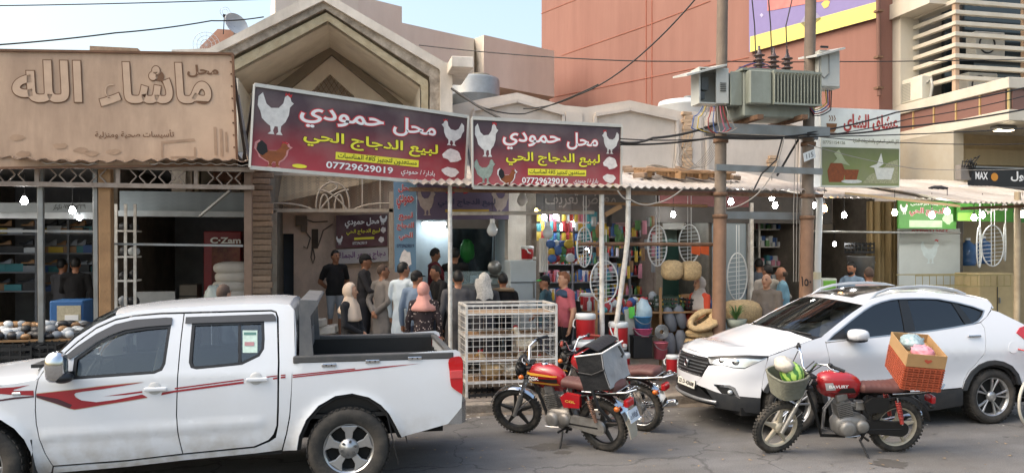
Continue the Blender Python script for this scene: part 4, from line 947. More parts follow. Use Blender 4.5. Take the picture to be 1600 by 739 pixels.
m=MB();c=P(1035,268,13.2)
m.grid(lambda u,v:(c.x-.3+.7*u,13.0+.25*v,roofz(13.1)+.16-.2*u+.05*math.sin(u*4)),8,2);tag(m.build('plastic_offcut',M('white_offcut','#c7c4bc',.5),None,solid=.006),'bent white plastic offcut on the tin awning','offcut')
m=MB();m.ell((PX(1465,12.5),12.5,3.42),(.2,.12,.06),f=lambda d:1+.3*mnoise.noise(d*3));tag(m.build('rag',M('black_rag','#26262a',.9),None),'crumpled black rag on the slanting awning','rag')
m=MB();m.ell((PX(1500,13.2),13.1,3.5),(.14,.1,.07),f=lambda d:1+.3*mnoise.noise(d*3));tag(m.build('plastic_bag',M('white_bag','#c9c9c4',.5),None),'small white plastic bag on the slanting awning','bag')
ac=thing('air_conditioner','white outdoor air conditioner unit on the cream ledge','air conditioner',onx(1429,140,XS+.2))
ac.location.z=z1
m=MB();m.box((0,0,.3),(.3,.8,.55));body=m.build('case',M('ac_white','#c9c5b6',.45,var=.05,dirt='#968d78',dirt_amt=.35),ac,bevel=.02)
m=MB()
for k in range(12):m.bar((-.156,-.05,.08+.035*k),(-.156,.36,.08+.035*k),.012,.008)
m.build('grille',M('ac_grille','#8d8c84',.5),body)
m=MB();m.tube([(.0,-.4,.4),(.0,-.52,.46),(0,-.56,.3),(0,-.5,.05)],.03,8);m.build('hose',M('hose_grey','#9a9a94',.6),ac)
m=MB();m.tube([(.0,.4,.3),(-.1,.55,.3),(-.1,.7,.1),(-.12,.75,-.3)],.012,6);m.build('pipe',WRG,ac)
# sheet-metal helpers
def inset_poly(p,d):
 n=len(p);ar=sum(p[i][0]*p[(i+1)%n][1]-p[(i+1)%n][0]*p[i][1]for i in range(n));sg=1 if ar>0 else-1;o=[]
 for i in range(n):
  a=Vector(p[i-1]);b=Vector(p[i]);c=Vector(p[(i+1)%n])
  e1=(b-a);e2=(c-b)
  if e1 .length<1e-7 or e2 .length<1e-7:o.append(tuple(b));continue
  e1 .normalize();e2 .normalize();n1=Vector((-e1 .y,e1 .x))*sg;n2=Vector((-e2 .y,e2 .x))*sg
  q=n1+n2;k=q.length
  if k<.3:o.append(tuple(b+n1*d));continue
  q.normalize();o.append(tuple(b+q*(d/max(.5,q.dot(n1)))))
 return o
def fill2d(outline,holes=(),step=.07):
 bm=bmesh.new();es=[]
 for lp in[outline]+list(holes):
  vs=[bm.verts.new((x,y,0))for x,y in lp]
  es+=[bm.edges.new((vs[i],vs[(i+1)%len(vs)]))for i in range(len(vs))]
 bmesh.ops.triangle_fill(bm,edges=es,use_beauty=True)
 xs=[p[0]for p in outline];ys=[p[1]for p in outline]
 x=math.ceil(min(xs)/step)*step
 while x<max(xs):
  bmesh.ops.bisect_plane(bm,geom=bm.verts[:]+bm.edges[:]+bm.faces[:],plane_co=(x,0,0),plane_no=(1,0,0),dist=1e-5);x+=step
 y=math.ceil(min(ys)/step)*step
 while y<max(ys):
  bmesh.ops.bisect_plane(bm,geom=bm.verts[:]+bm.edges[:]+bm.faces[:],plane_co=(0,y,0),plane_no=(0,1,0),dist=1e-5);y+=step
 bm.verts.index_update();v=[(q.co.x,q.co.y)for q in bm.verts];f=[tuple(w.index for w in q.verts)for q in bm.faces];bm.free()
 return v,f
def rounded(p,n=4,keep=()):
 o=[];k=len(p)
 for i in range(k):
  p0,p1,p2,p3=[Vector(p[(i+j-1)%k])for j in range(4)]
  if i in keep:p0=p1
  if(i+1)%k in keep:p3=p2
  for s in range(n):
   t=s/n
   o.append(tuple(.5*((2*p1)+(p2-p0)*t+(2*p0-5*p1+4*p2-p3)*t*t+(3*p1-p0-3*p2+p3)*t**3)))
 return o
def sheet(name,outline,fn,mat,parent,holes=(),gap=.0,thick=.012,off=0.0,mirror=True,step=.07,label=None):
 if gap:outline=inset_poly(outline,gap);holes=[inset_poly(h_,-gap)for h_ in holes]
 v,f=fill2d(outline,holes,step);r=[]
 for sd in((-1,1)if mirror else(-1,)):
  vs=[fn(a,b,off,sd)for a,b in v]
  me=MB().add(vs,f,0,True);o=me.build(name,mat,parent,fix=False)
  if thick:
   md=o.modifiers.new('t','SOLIDIFY');md.thickness=thick;md.offset=0;md=o.modifiers.new('e','EDGE_SPLIT');md.split_angle=.8
  r.append(o)
 return r
CARW=M('car_white','#cfd3d7',.25,var=.015,scale=2,coat=.6,dirt='#b9b3a6',dirt_amt=.16,dirt_scale=1.3)
def add_low_dirt(m,z0,z1,col='#8e8067',amt=.6):
 n=m.node_tree.nodes;l=m.node_tree.links;b=n['Principled BSDF'];src=b.inputs['Base Color'].links[0].from_socket
 tc=n.new('ShaderNodeTexCoord');sp=n.new('ShaderNodeSeparateXYZ');l.new(tc.outputs['Object'],sp.inputs[0])
 nz=n.new('ShaderNodeTexNoise');nz.inputs['Scale'].default_value=7;nz.inputs['Detail'].default_value=7;l.new(tc.outputs['Object'],nz.inputs['Vector'])
 r=n.new('ShaderNodeMapRange');r.inputs[1].default_value=z1;r.inputs[2].default_value=z0;r.inputs[3].default_value=0;r.inputs[4].default_value=1;l.new(sp.outputs[2],r.inputs[0])
 r2=n.new('ShaderNodeMapRange');r2 .inputs[1].default_value=.38;r2 .inputs[2].default_value=.66;r2 .inputs[4].default_value=amt;l.new(nz.outputs['Fac'],r2 .inputs[0])
 mu=n.new('ShaderNodeMath');mu.operation='MULTIPLY';l.new(r.outputs[0],mu.inputs[0]);l.new(r2 .outputs[0],mu.inputs[1])
 mx=n.new('ShaderNodeMix');mx.data_type='RGBA';l.new(mu.outputs[0],mx.inputs['Factor']);l.new(src,mx.inputs['A']);mx.inputs['B'].default_value=(*hx(col),1);l.new(mx.outputs['Result'],b.inputs['Base Color'])
add_low_dirt(CARW,.3,.75)
CHROME=M('chrome','#c9cbcc',.12,metal=1.0,var=.04);TYRE=M('tyre_rubber','#2a2927',.85,var=.18,scale=8,bump=.15,dirt='#6a6258',dirt_amt=.45,dirt_scale=5)
ALLOY=M('alloy_silver','#b1b3b4',.3,metal=.75,var=.06,dirt='#7d7365',dirt_amt=.35,dirt_scale=6);DARK=M('under_dark','#0e0e0e',.8,var=.1);GRYP=M('grey_plastic','#3d3f41',.6,var=.12,dirt='#6b655c',dirt_amt=.35,dirt_scale=4)
def glassmat(name,tint):
 m=bpy.data.materials.new(name);m.use_nodes=True;n=m.node_tree.nodes;l=m.node_tree.links;n.clear();MATS[name]=m
 o=n.new('ShaderNodeOutputMaterial');mx=n.new('ShaderNodeMixShader');t=n.new('ShaderNodeBsdfTransparent');g=n.new('ShaderNodeBsdfGlossy');f=n.new('ShaderNodeFresnel');f.inputs[0].default_value=1.85
 t.inputs[0].default_value=(*tint,1);g.inputs['Roughness'].default_value=.03;l.new(f.outputs[0],mx.inputs[0]);l.new(t.outputs[0],mx.inputs[1]);l.new(g.outputs[0],mx.inputs[2]);l.new(mx.outputs[0],o.inputs[0]);return m
GLASS=glassmat('tinted_glass',(.66,.7,.7));GLASSL=glassmat('windscreen_glass',(.6,.66,.67))
LAMPR=M('lamp_red','#b3131a',.15,var=.05,coat=.6);LAMPC=M('lamp_clear','#c9ced0',.1,var=.1,scale=20,metal=.5,coat=.6);LAMPO=M('lamp_amber','#c8641a',.2,var=.05,coat=.5)
SEAT=M('car_seat','#8d8a84',.85,var=.15)
def wheel(parent,loc,R,rim,w,style,side=-1):
 hub=bpy.data.objects.new('wheel',None);COL.objects.link(hub);hub.parent=parent;hub.location=loc;hub.rotation_euler=(0,0,0 if side<0 else PI)
 hw=w/2
 m=MB();m.lathe([(rim-.005,-hw*.8),(rim+.02,-hw*.98),(R-.06,-hw*1.02),(R-.025,-hw*.95),(R-.006,-hw*.75),(R,-hw*.3),(R,hw*.3),(R-.006,hw*.75),(R-.03,hw),(rim,hw*.8)],(0,0,0),(0,1,0),48);m.build('tyre',TYRE,hub)
 tb=MB()
 for k in range(40):
  a=2*PI*k/40
  for s in(-1,1):
   c=Vector((math.cos(a+s*.03)*(R+.001),s*hw*.55,math.sin(a+s*.03)*(R+.001)));tb.box(c,(.035,hw*.55,.008),R=Matrix.Rotation(-(a+s*.03)+PI/2,3,'Y'))
 to=tb.build('tread',TYRE,hub);to['kind']='stuff'
 m=MB();m.lathe([(rim+.004,-hw*.86),(rim+.004,-hw*.8),(rim-.018,-hw*.76),(rim-.03,-hw*.5),(rim-.03,hw*.8)],(0,0,0),(0,1,0),40);m.build('rim',ALLOY,hub)
 m=MB();m.lathe([(rim-.03,-hw*.1),(0,-hw*.1)],(0,0,0),(0,1,0),30);m.build('brake_disc',DARK,hub)
 n=style['n'];fy=-hw*.78
 def pol(r,a,y):return(r*math.cos(a),y,r*math.sin(a))
 if style['kind']=='five':
  for k in range(n):
   a=2*PI*k/n+style.get('ph',0);s=MB();ri,ro=.07,rim-.012
   prof=[(ri,.42),(.11,.30),(.16,.24),(ro-.01,.36),(ro,.37)]
   top=[pol(r,a-d,fy+.02-.02*(r/rim))for r,d in prof]+[pol(r,a+d,fy+.02-.02*(r/rim))for r,d in reversed(prof)]
   bot=[(p[0],p[1]+.035,p[2])for p in top];q=len(top)
   s.add(top+bot,[tuple(range(q)),tuple(range(2*q-1,q-1,-1))]+[(i,i+q,(i+1)%q+q,(i+1)%q)for i in range(q)]);s.build('spoke',ALLOY,hub,bevel=.008,seg=2)
  m=MB();m.lathe([(0,fy-.004),(.03,fy-.004),(.036,fy+.004),(.095,fy+.008),(.095,fy+.04)],(0,0,0),(0,1,0),24);m.build('hub_cap',ALLOY,hub)
  for k in range(6):
   a=2*PI*k/6+.3;m=MB();m.cyl(pol(.068,a,fy-.004),pol(.068,a,fy+.02),.013,n=8);m.build('lug_nut',GRYP,hub)
 else:
  for k in range(n):
   a=2*PI*k/n+style.get('ph',0)
   for j,(da,db)in enumerate(((-.10,-.20),(.10,.20))):
    s=MB();ri,ro=.05,rim-.008;w0,w1=.10,.085
    prof=[(ri,a+da*.6-w0*1.2,a+da*.6+w0*1.2),(rim*.6,a+(da+db)/2-w0*.75,a+(da+db)/2+w0*.75),(ro,a+db-w1*.8,a+db+w1*.8)]
    top=[pol(r,q0,fy+.03-.03*r/rim)for r,q0,q1 in prof]+[pol(r,q1,fy+.03-.03*r/rim)for r,q0,q1 in reversed(prof)]
    bot=[(p[0],p[1]+.03,p[2])for p in top];q=len(top)
    s.add(top+bot,[tuple(range(q)),tuple(range(2*q-1,q-1,-1))]+[(i,i+q,(i+1)%q+q,(i+1)%q)for i in range(q)]);s.build('spoke',ALLOY,hub,bevel=.005)
  m=MB();m.lathe([(0,fy-.0),(.03,fy-.0),(.065,fy+.012),(.065,fy+.05)],(0,0,0),(0,1,0),20);m.build('hub_cap',ALLOY,hub)
 return hub
# the white pickup
TV=7.5;TC=TV+.905;AX=PX(545,TV);FA=-3.2
trk=thing('pickup_truck','white double cab pickup truck with red side stripes and open bed','pickup truck',(AX,TC,0))
def th(x,z):
 w=.905-.012*((z-.85)/.3)**2 if z<1.2 else .905-.0163
 if z<.55:w-=.05*((.55-z)/.25)**2
 if x<-.48 and z>1.12:w-=.20*((z-1.12)/.62)**1.25
 if x<-2.9:w-=.20*((-2.9-x)/1.1)**2
 if-2.75<x<-.72:
  zc=.60+.04*(x+2.7)/2.0;w+=.011*sstep(zc-.02,zc+.015,z)*(1-sstep(zc+.06,zc+.11,z))*sstep(-2.75,-2.6,x)*(1-sstep(-.85,-.73,x))
 for xa in(0,FA):
  r=math.hypot(x-xa,z-.39)
  if r<.75:w+=.035*(1.0 if r<.46 else math.exp(-((r-.46)/.055)**2))
 return w
def T(px,py):
 V=TV
 for _ in range(4):
  p=P(px,py,V);V=TC-th(p.x-AX,p.z)
 return(p.x-AX,p.z)
def TL(pts):return[T(*p)for p in pts]
def tfn(x,z,off,sd):return(x,sd*(th(x,z)+off),z)
fg=[(113,592),(241,583),(253,578),(258,568),(267,508),(230,511),(196,516),(172,525),(151,536),(117,560)]
fd=[(83,727),(70,706),(62,686),(57,662),(55.5,640),(56,611),(60,592),(67,582),(95,558),(121,535),(151,513),(181,500),(211,494),(250,490.5),(288,489.5),(283,530),(278,585),(276,649),(279,680),(286,708),(200,718)]
rg=[(301,505),(412,501.5),(413,530),(412,545),(405,556),(378,569),(340,573),(307,576),(299,574),(296,566)]
rd=[(288,489.5),(360,487.5),(424,486),(431,488),(433.5,496),(435,566),(434,630),(433,664),(428,678),(420,687),(397,697),(286,708),(279,680),(276,649),(278,585),(283,530)]
sheet('front_door',TL(fd),tfn,CARW,trk,[TL(fg)],.005,step=.035)
FD=trk.children[-2]
rdo=sheet('rear_door',TL(rd),tfn,CARW,trk,[TL(rg)],.005,step=.035)
doors={'front':FD,'rear':rdo[0]}
shell=[(83,737),(200,727),(286,717),(401,706),(440,701),(446,680),(452,649),(455,600),(456,584),(461,562),(461,520),(459,486),(450,480),(363,479),(260,486),(211,490),(181,497),(151,510),(121,532),(95,556),(67,580),(60,592),(56,611),(55.5,640),(57,662),(62,686),(70,706),(83,727)]
inner=[(83,727.2),(70,706),(62,686),(57,662)]
sheet('sill',TL([(83,738),(200,728),(286,718),(401,707),(440,702),(444,688),(430,684),(421,690),(398,699.5),(286,710.5),(200,720.5),(84,729.5)]),tfn,CARW,trk,(),.0,off=-.004)
sheet('roof_rail',TL([(55,594),(66,575),(93,551),(119,527),(151,506.5),(181,493),(211,486.5),(260,482),(363,476),(431,474.5),(452,477),(459,484),(460,520),(461,562),(456,584),(455,610),(452,649),(447,676),(441,697),(431,684),(435,664),(436,640),(437,566),(435.5,496),(432,486.5),(424,484),(360,485.5),(288,487.5),(250,488.5),(211,492),(181,498),(151,511),(121,533),(95,556),(67,580),(61,590)]),tfn,CARW,trk,(),.0)
sheet('dark_gap_sheet',TL([(60,725),(62,600),(113,594),(241,585),(262,575),(276,575),(296,576),(340,576),(378,572),(408,558),(420,540),(440,540),(440,690),(286,712),(90,728)]),tfn,DARK,trk,(),0,.005,off=-.035)  # dark sheet added behind the doors so their gaps show dark
for nm,g,dr in(('window',fg,FD),('window',rg,rdo[0])):
 for o in sheet(nm,TL(g),tfn,GLASS,trk,(),-.012,.006,off=-.02):o.parent=trk
for o in sheet('window_rubber',TL(fg),tfn,BLK,trk,[inset_poly(TL(fg),.018)],-.004,.004,off=.002):pass
for o in sheet('window_rubber',TL(rg),tfn,BLK,trk,[inset_poly(TL(rg),.018)],-.004,.004,off=.002):pass
sheet('window_divider',TL([(372,503),(376,503),(377,570),(372,571)]),tfn,BLK,trk,(),0,.006,off=-.006)
VIS=M('smoked_visor','#43413f',.3,var=.1,coat=.3)
sheet('rain_visor',TL([(102,556),(121,541),(151,521),(181,506),(211,499),(260,495.5),(270,496),(269,507),(230,510),(196,515),(172,523),(151,534),(121,554),(110,561)]),tfn,VIS,trk,(),0,.006,off=.016)
sheet('rain_visor',TL([(291,495),(427,490),(431,494),(432,501),(290,505)]),tfn,VIS,trk,(),0,.006,off=.016)
ARC_F=[(FA+.475*math.cos(math.radians(a)),.39+.475*math.sin(math.radians(a)))for a in range(-15,196,15)]
fen=[T(83,727),T(70,706),T(62,686),T(57,662),T(55.5,640),T(56,611),T(60,592)]+[(-2.98,1.10),(-3.3,1.07),(-3.6,1.03),(-3.85,.97),(-4.0,.88),(-4.02,.6),(-3.9,.42)]+ARC_F[::-1]+[T(60,737)]
fen[-1]=(T(83,727)[0]-.02,T(83,737)[1])
sheet('front_fender',fen,tfn,CARW,trk,(),.004)
m=MB()
def bonnet(u,v):
 x=T(60,585)[0]-.02+(-4.0-T(60,585)[0])*u;e=th(max(x,-3.9),1.05)-.005;y=-e+2*e*v
 z=(1.13-.06*u-.10*u**4)+.07*(1-(2*v-1)**2)**.6*(1-.4*u)
 return(x,y,z-.02)
m.grid(bonnet,14,14);m.build('bonnet',CARW,trk,fix=False,solid=.01)
m=MB();m.bb((-4.06,-.72,.55),(-3.95,.72,.95));m.build('grille',CHROME,trk,bevel=.02)
m=MB();m.bb((-4.18,-.86,.38),(-3.9,.86,.62));m.build('front_bumper',CARW,trk,bevel=.06,seg=3)
for s in(-1,1):
 m=MB();m.bb((-4.05,s*.5,.72),(-3.8,s*.78,.95));m.build('headlight',LAMPC,trk,bevel=.03)
rl=TL([(181,492),(211,486),(260,481.5),(363,475.5),(431,474),(452,476.5)])
def lerp_line(pl,u):
 k=u*(len(pl)-1);i=min(int(k),len(pl)-2);f=k-i
 return(pl[i][0]+(pl[i+1][0]-pl[i][0])*f,pl[i][1]+(pl[i+1][1]-pl[i][1])*f)
m=MB()
def roof(u,v):
 x,z=lerp_line(rl,u);e=th(x,z)-.004;q=2*v-1
 return(x-(.10*(1-q*q)if u<.2 else 0)*(1-u*5),e*q,z+.03*(1-abs(q)**2.6))
m.grid(roof,20,16);m.build('roof',CARW,trk,fix=False,solid=.01)
ap=TL([(58,582),(93,553),(119,529),(151,507),(181,493)])
m=MB()
def wsc(u,v):
 x,z=lerp_line(ap,u);e=th(x,z)-.02;q=2*v-1
 return(x-.16*(1-q*q),e*q,z+.03*u*(1-abs(q)**2.6))
m.grid(wsc,8,12);m.build('windscreen',GLASSL,trk,fix=False)
bw=TL([(456,584),(461,562),(461,520),(459,486),(452,477)])
m=MB();m.grid(lambda u,v:(lerp_line(bw,u)[0],(th(*lerp_line(bw,u))-.006)*(2*v-1),lerp_line(bw,u)[1]+.03*u*(1-(2*v-1)**2)),8,8);m.build('cab_back',CARW,trk,fix=False,solid=.01)
bz=lerp_line(bw,.3)[1]
m=MB();xx=lerp_line(bw,.5)[0]+.008;m.bb((xx,-.55,bz),(xx+.01,.55,bz+.3));m.build('rear_window',GLASSD,trk)
m=MB();c=T(60,575);m.bb((c[0]-.12,-.7,c[1]-.02),(c[0]+.0,.7,c[1]+.01));m.build('cowl',BLK,trk)
BAX,BAZ=T(545,700)
bed=[(457,566),(560,557),(640,551),(712,545.5),(719,549),(722,562),(723.5,580),(723,610),(721.5,636),(712,648),(700,662),(665,672),(627,683),(618,665),(608,647),(595,633),(576,621),(550,615),(524,619),(498,634),(479,656),(468,681),(464.5,703),(441,704),(448,677),(453,650),(455,615)]
sheet('bed_side',TL(bed),tfn,CARW,trk,(),.004,step=.05)
sheet('arch_liner',TL([(464,703),(467,681),(479,654),(498,632),(524,617),(550,612),(576,618),(597,632),(610,646),(618,665),(628,684),(622,684),(612,664),(602,648),(590,636),(574,625),(550,619),(526,623),(501,638),(484,658),(473,682),(470,703)]),tfn,DARK,trk,(),0,.02,off=-.03)
RAILZ=T(545,557)[1];xb0=T(458,566)[0];xb1=T(712,546)[0]
for s in(-1,1):
 m=MB();m.bb((xb0,s*.90,RAILZ-.05),(xb1-.02,s*.80,RAILZ+.018));m.build('bed_rail',GRYP,trk,bevel=.012,seg=2)
 m=MB();m.bb((xb0+.05,s*.799,.72),(xb1-.06,s*.78,RAILZ-.02));m.build('bed_liner',BLK,trk)
 m=MB();m.bb((-.42,s*.78,.72),(.42,s*.52,.95));m.build('wheel_box',BLK,trk,bevel=.05,seg=2)
m=MB();m.bb((xb0+.02,-.86,.68),(xb1-.02,.86,.719));m.build('bed_floor',BLK,trk)
m=MB();m.bb((xb0,-.80,.72),(xb0+.05,.80,RAILZ));m.build('bed_front',BLK,trk)
m=MB();m.bb((xb1-.055,-.775,.72),(xb1-.005,.775,RAILZ-.01));tg=m.build('tailgate',CARW,trk,bevel=.01)
m=MB();m.bb((xb1-.07,-.77,RAILZ-.03),(xb1+.0,.77,RAILZ+.012));m.build('gate_cap',GRYP,trk,bevel=.01)
for k in range(5):
 m=MB();m.bb((xb1-.075,-.6+.3*k-.05,.8),(xb1-.056,-.6+.3*k+.05,1.15));m.build('gate_rib',BLK,trk)
for s in(-1,1):
 for px,py in((514,570),(582,564),(648,559)):
  x,z=T(px,py);w=th(x,z);m=MB();m.box((x,s*(w+.012),z),(.135,.018,.034));hk=m.build('tie_hook',CHROME,trk,bevel=.008,seg=2)
  m=MB();m.box((x-.025,s*(w+.022),z),(.014,.006,.012));m.box((x+.025,s*(w+.022),z),(.014,.006,.012));m.build('bolt',BLK,hk)
sheet('fuel_flap',inset_poly(TL(rounded([(466,591),(490,590),(501,596),(502.5,602),(500,612),(490,619),(467,620),(465,612),(465,598)],3)),.001),tfn,CARW,trk,(),0,.004,off=.004,mirror=False,step=.2)
fo_=rounded([(466,591),(490,590),(501,596),(502.5,602),(500,612),(490,619),(467,620),(465,612),(465,598)],3)
sheet('flap_gap',inset_poly(TL(fo_),-.006),tfn,M('gap_grey','#8d8d8a',.8),trk,[inset_poly(TL(fo_),.003)],0,.002,off=.002,mirror=False,step=.3)
tl=[(701,561),(717,556),(722,562),(723,580),(722,612),(720,614),(708,606),(704,600),(702,580)]
def tlf(x,z,off,sd):return(x,sd*(th(x,z)+off),z)
for o in sheet('tail_lamp',rounded(TL(tl),3),tfn,LAMPR,trk,(),0,.03,off=.006,step=.1):pass
for s in(-1,1):
 m=MB();m.bb((xb1+.04,s*.875,T(720,612)[1]),(xb1+.075,s*.79,T(722,562)[1]));m.build('tail_lamp',LAMPR,trk,bevel=.01)
 a=T(703,578);b=T(722,590);m=MB();m.bb((a[0],s*.915,b[1]),(b[0],s*.93,a[1]));m.build('lamp_band',M('lamp_pink','#c84a4a',.2,coat=.5),trk,bevel=.004)
c0=T(700,663);c1=T(737,640)
m=MB();zb=c0[1]+.02;xB=c1[0]-.06
m.prism([(xB-.27,-.88),(xB-.05,-.88),(xB+.02,-.8),(xB+.04,.0),(xB+.02,.8),(xB-.05,.88),(xB-.27,.88),(xB-.27,.8),(xB-.12,.7),(xB-.12,-.7),(xB-.27,-.8)],zb-.02,zb+.19,axis='z');m.build('rear_bumper',M('bumper_chrome','#b9bcbe',.22,metal=.9,var=.05),trk,bevel=.03,seg=3)
m=MB();m.bb((xB-.2,-.6,zb+.19),(xB+.0,.6,zb+.2));m.build('bumper_step',BLK,trk)
for s in(-1,1):
 a=T(604,642);m=MB();m.grid(lambda u,v:(T(604+18*u,640+78*u)[0]+(0 if u<.3 else .0),s*(.93-.22*v),T(604+18*u,640+78*u)[1]),6,2);m.build('mud_flap',BLK,trk,solid=.012)
 m=MB();m.grid(lambda u,v:(FA+.46+.03*u,s*(.92-.2*v),.62-.42*u),4,2);m.build('mud_flap',BLK,trk,solid=.012)
 m=MB();m.bb((-4.0,s*.5,.42),(.95,s*.38,.56));m.build('chassis_rail',DARK,trk)
 m=MB();m.bb((-2.75,s*.84,.36),(-.62,s*.55,.42));m.build('under_sill',DARK,trk)
m=MB();m.bb((-2.7,-.8,.45),(-.55,.8,.52));m.build('floor_pan',DARK,trk)
for xa in(0,FA):
 m=MB();m.cyl((xa,-.7,.39),(xa,.7,.39),.05);m.ell((xa,0,.39),(.15,.15,.15));m.build('axle',DARK,trk)
 for s in(-1,1):
  m=MB()
  m.grid(lambda u,v:(xa+.56*math.cos(PI*u),s*(.86-.5*v),.39+.56*math.sin(PI*u)),14,1);m.build('wheel_well',DARK,trk,fix=False)
  m=MB();m.bb((xa-.6,s*.36,.4),(xa+.6,s*.35,.98));m.build('well_wall',DARK,trk)
for s in(-1,1):
 wheel(trk,(0,s*.80,.388),.388,.243,.255,{'kind':'five','n':5,'ph':.30},s);wheel(trk,(FA,s*.80,.388),.388,.243,.255,{'kind':'five','n':5,'ph':.9},s)
hx0=T(464,540)[0];zt1=T(475,470)[1]
RB=M('rollbar_grey','#55575a',.55,var=.12,dirt='#85817a',dirt_amt=.4,dirt_scale=3)
for s in(-1,1):
 m=MB();m.prism([(hx0+.02,RAILZ-.02),(hx0+.15,RAILZ-.02),(hx0+.12,zt1-.15),(hx0+.2,zt1-.03),(hx0+.19,zt1),(hx0+.02,zt1+.01)],s*.86,s*.78);m.build('rollbar_leg',RB,trk,bevel=.01,seg=2)
m=MB();m.prism([(hx0+.02,zt1-.09),(hx0+.1,zt1-.09),(hx0+.2,zt1-.03),(hx0+.19,zt1),(hx0+.02,zt1+.01)],-.78,.78);m.build('rollbar_top',RB,trk,bevel=.01)
m=MB();m.bb((hx0+.03,-.78,RAILZ-.05),(hx0+.09,.78,RAILZ+.16));m.build('rollbar_base',RB,trk,bevel=.01)
for k in range(5):
 m=MB();y=-.62+.31*k;m.bb((hx0+.035,y-.03,RAILZ+.16),(hx0+.085,y+.03,zt1-.09));m.build('rollbar_bar',RB,trk)
mp_=T(102,575)
for s in(-1,1):
 m=MB();m.ell((mp_[0]-.02,s*(.93+.09),mp_[1]+.035),(.085,.1,.135),16,10,f=lambda d:1.0/max(.62,(abs(d.x)**3+abs(d.y)**3+abs(d.z)**3)**(1/3)));mi=m.build('side_mirror',CHROME,trk)
 m=MB();m.ell((mp_[0]+.03,s*(.93+.09),mp_[1]-.06),(.09,.085,.05));m.build('mirror_base',BLK,mi)
 m=MB();m.bar((mp_[0]+.05,s*.86,mp_[1]-.05),(mp_[0]+.02,s*1.0,mp_[1]-.04),.06,.05);m.build('mirror_arm',BLK,mi)
for(px,py,dr)in((244,607,FD),(402,592,rdo[0])):
 for s in(-1,1):
  x,z=T(px,py);m=MB();m.box((x,s*(th(x,z)+.03),z),(.2,.028,.038));h_=m.build('door_handle',CARW,trk,bevel=.012,seg=2)
  m=MB();m.lathe([(.0,.0),(.05,.002),(.062,.008),(.066,.012)],(x-.01,s*(th(x,z)+.012),z),(0,-s,0),18);m.build('handle_cup',M('cup_shade','#b9bab9',.4),h_)
 x0_,z0_=T(px-14,py+1)
RSTR=M('stripe_red','#8e1d27',.35,var=.05,coat=.4);DSTR=M('stripe_dark','#43202a',.35,var=.1,coat=.4);TAN=M('stripe_tan','#b3a48f',.4,var=.05)
def z1(p):return(p[0]*.3774,460+p[1]*.3774)
def z2(p):return(250+p[0]*.3774,460+p[1]*.3774)
def z3(p):return(440+p[0]*.3236,500+p[1]*.3236)
def stripe(pts,zf,mat,off=.009):
 o=sheet('stripe',TL([zf(p)for p in pts]),tfn,mat,trk,(),0,0,off=off,mirror=True,step=.08)
sw=[(152,410),(300,394),(420,379),(520,369),(600,362),(520,375),(420,391),(340,401),(315,406),(308,413),(315,425),(340,437),(400,444),(480,434),(590,412),(612,424),(520,440),(420,456),(350,468),(310,474),(290,470),(240,452),(152,424)]
stripe([(p[0],p[1]+(3 if i>10 else-3))for i,p in enumerate(sw)],z1,TAN,.0075);stripe(sw,z1,RSTR)
stripe([(152,415),(240,430),(300,455),(290,470),(240,452),(152,424)],z1,DSTR,.0105)
stripe([(430,420),(560,402),(590,398),(590,405),(520,414)],z1,RSTR)
stripe([(-40,388),(60,382),(125,373),(60,392),(55,398),(140,396),(142,417),(60,414),(-40,407)],z1,RSTR)
stripe([(-40,440),(60,424),(142,418),(142,424),(60,432),(-40,446)],z1,DSTR)
stripe([(5,416),(10,404),(60,396),(347,358),(347,367),(60,404)],z2,RSTR);stripe([(62,385),(347,348),(347,353),(62,391)],z2,RSTR)
stripe([(440,338),(486,333),(486,337),(440,343)],z2,RSTR);stripe([(468,344),(486,341),(486,348),(468,351)],z2,RSTR)
stripe([(500,331),(520,329),(520,334),(500,336)],z2,RSTR);stripe([(500,339),(520,337),(520,344),(500,346)],z2,RSTR)
stripe([(54,262),(355,231),(355,236),(54,268)],z3,RSTR);stripe([(54,271),(355,238),(500,222),(670,208),(500,229),(355,245),(54,277)],z3,RSTR)
x,z=T(26,615);m=MB();m.box((x,-th(x,z)-.006,z),(.075,.02,.03));m.build('side_repeater',LAMPC,trk,bevel=.008)
pnl=TL([(379,516),(402,516),(402,551),(379,551)])
sheet('window_sticker',pnl,tfn,M('sticker_green','#b9cfc4',.6,var=.15,scale=30),trk,(),0,0,off=-.008,mirror=False,step=.3)
sheet('sticker_print',TL([(381,519),(400,519),(400,523),(381,523)]),tfn,M('sticker_text','#4d7a72',.6),trk,(),0,0,off=-.005,mirror=False,step=.3)
sheet('sticker_print',TL([(382,534),(397,534),(397,540),(382,540)]),tfn,M('sticker_text2','#a87c80',.6),trk,(),0,0,off=-.005,mirror=False,step=.3)
for sx in(-2.0,-1.15):
 for sy in(-.42,.42):
  m=MB();m.box((sx,sy,.78),(.5,.5,.2));m.box((sx+.26,sy,1.08),(.16,.48,.6),R=Matrix.Rotation(.2,3,'Y'));m.box((sx+.33,sy,1.43),(.1,.26,.16));m.build('seat',SEAT,trk,bevel=.05,seg=2)
m=MB();m.bb((-2.85,-.75,.85),(-2.5,.75,1.1));m.build('dashboard',M('dash','#3a3836',.7),trk,bevel=.04,seg=2)
m=MB();m.tube([(-2.4+.07*math.cos(a_*PI/10),-.4+.19*math.sin(a_*PI/10),1.08+.18*math.cos(a_*PI/10))for a_ in range(20)],.016,6,close=True);m.build('steering_wheel',BLK,trk)
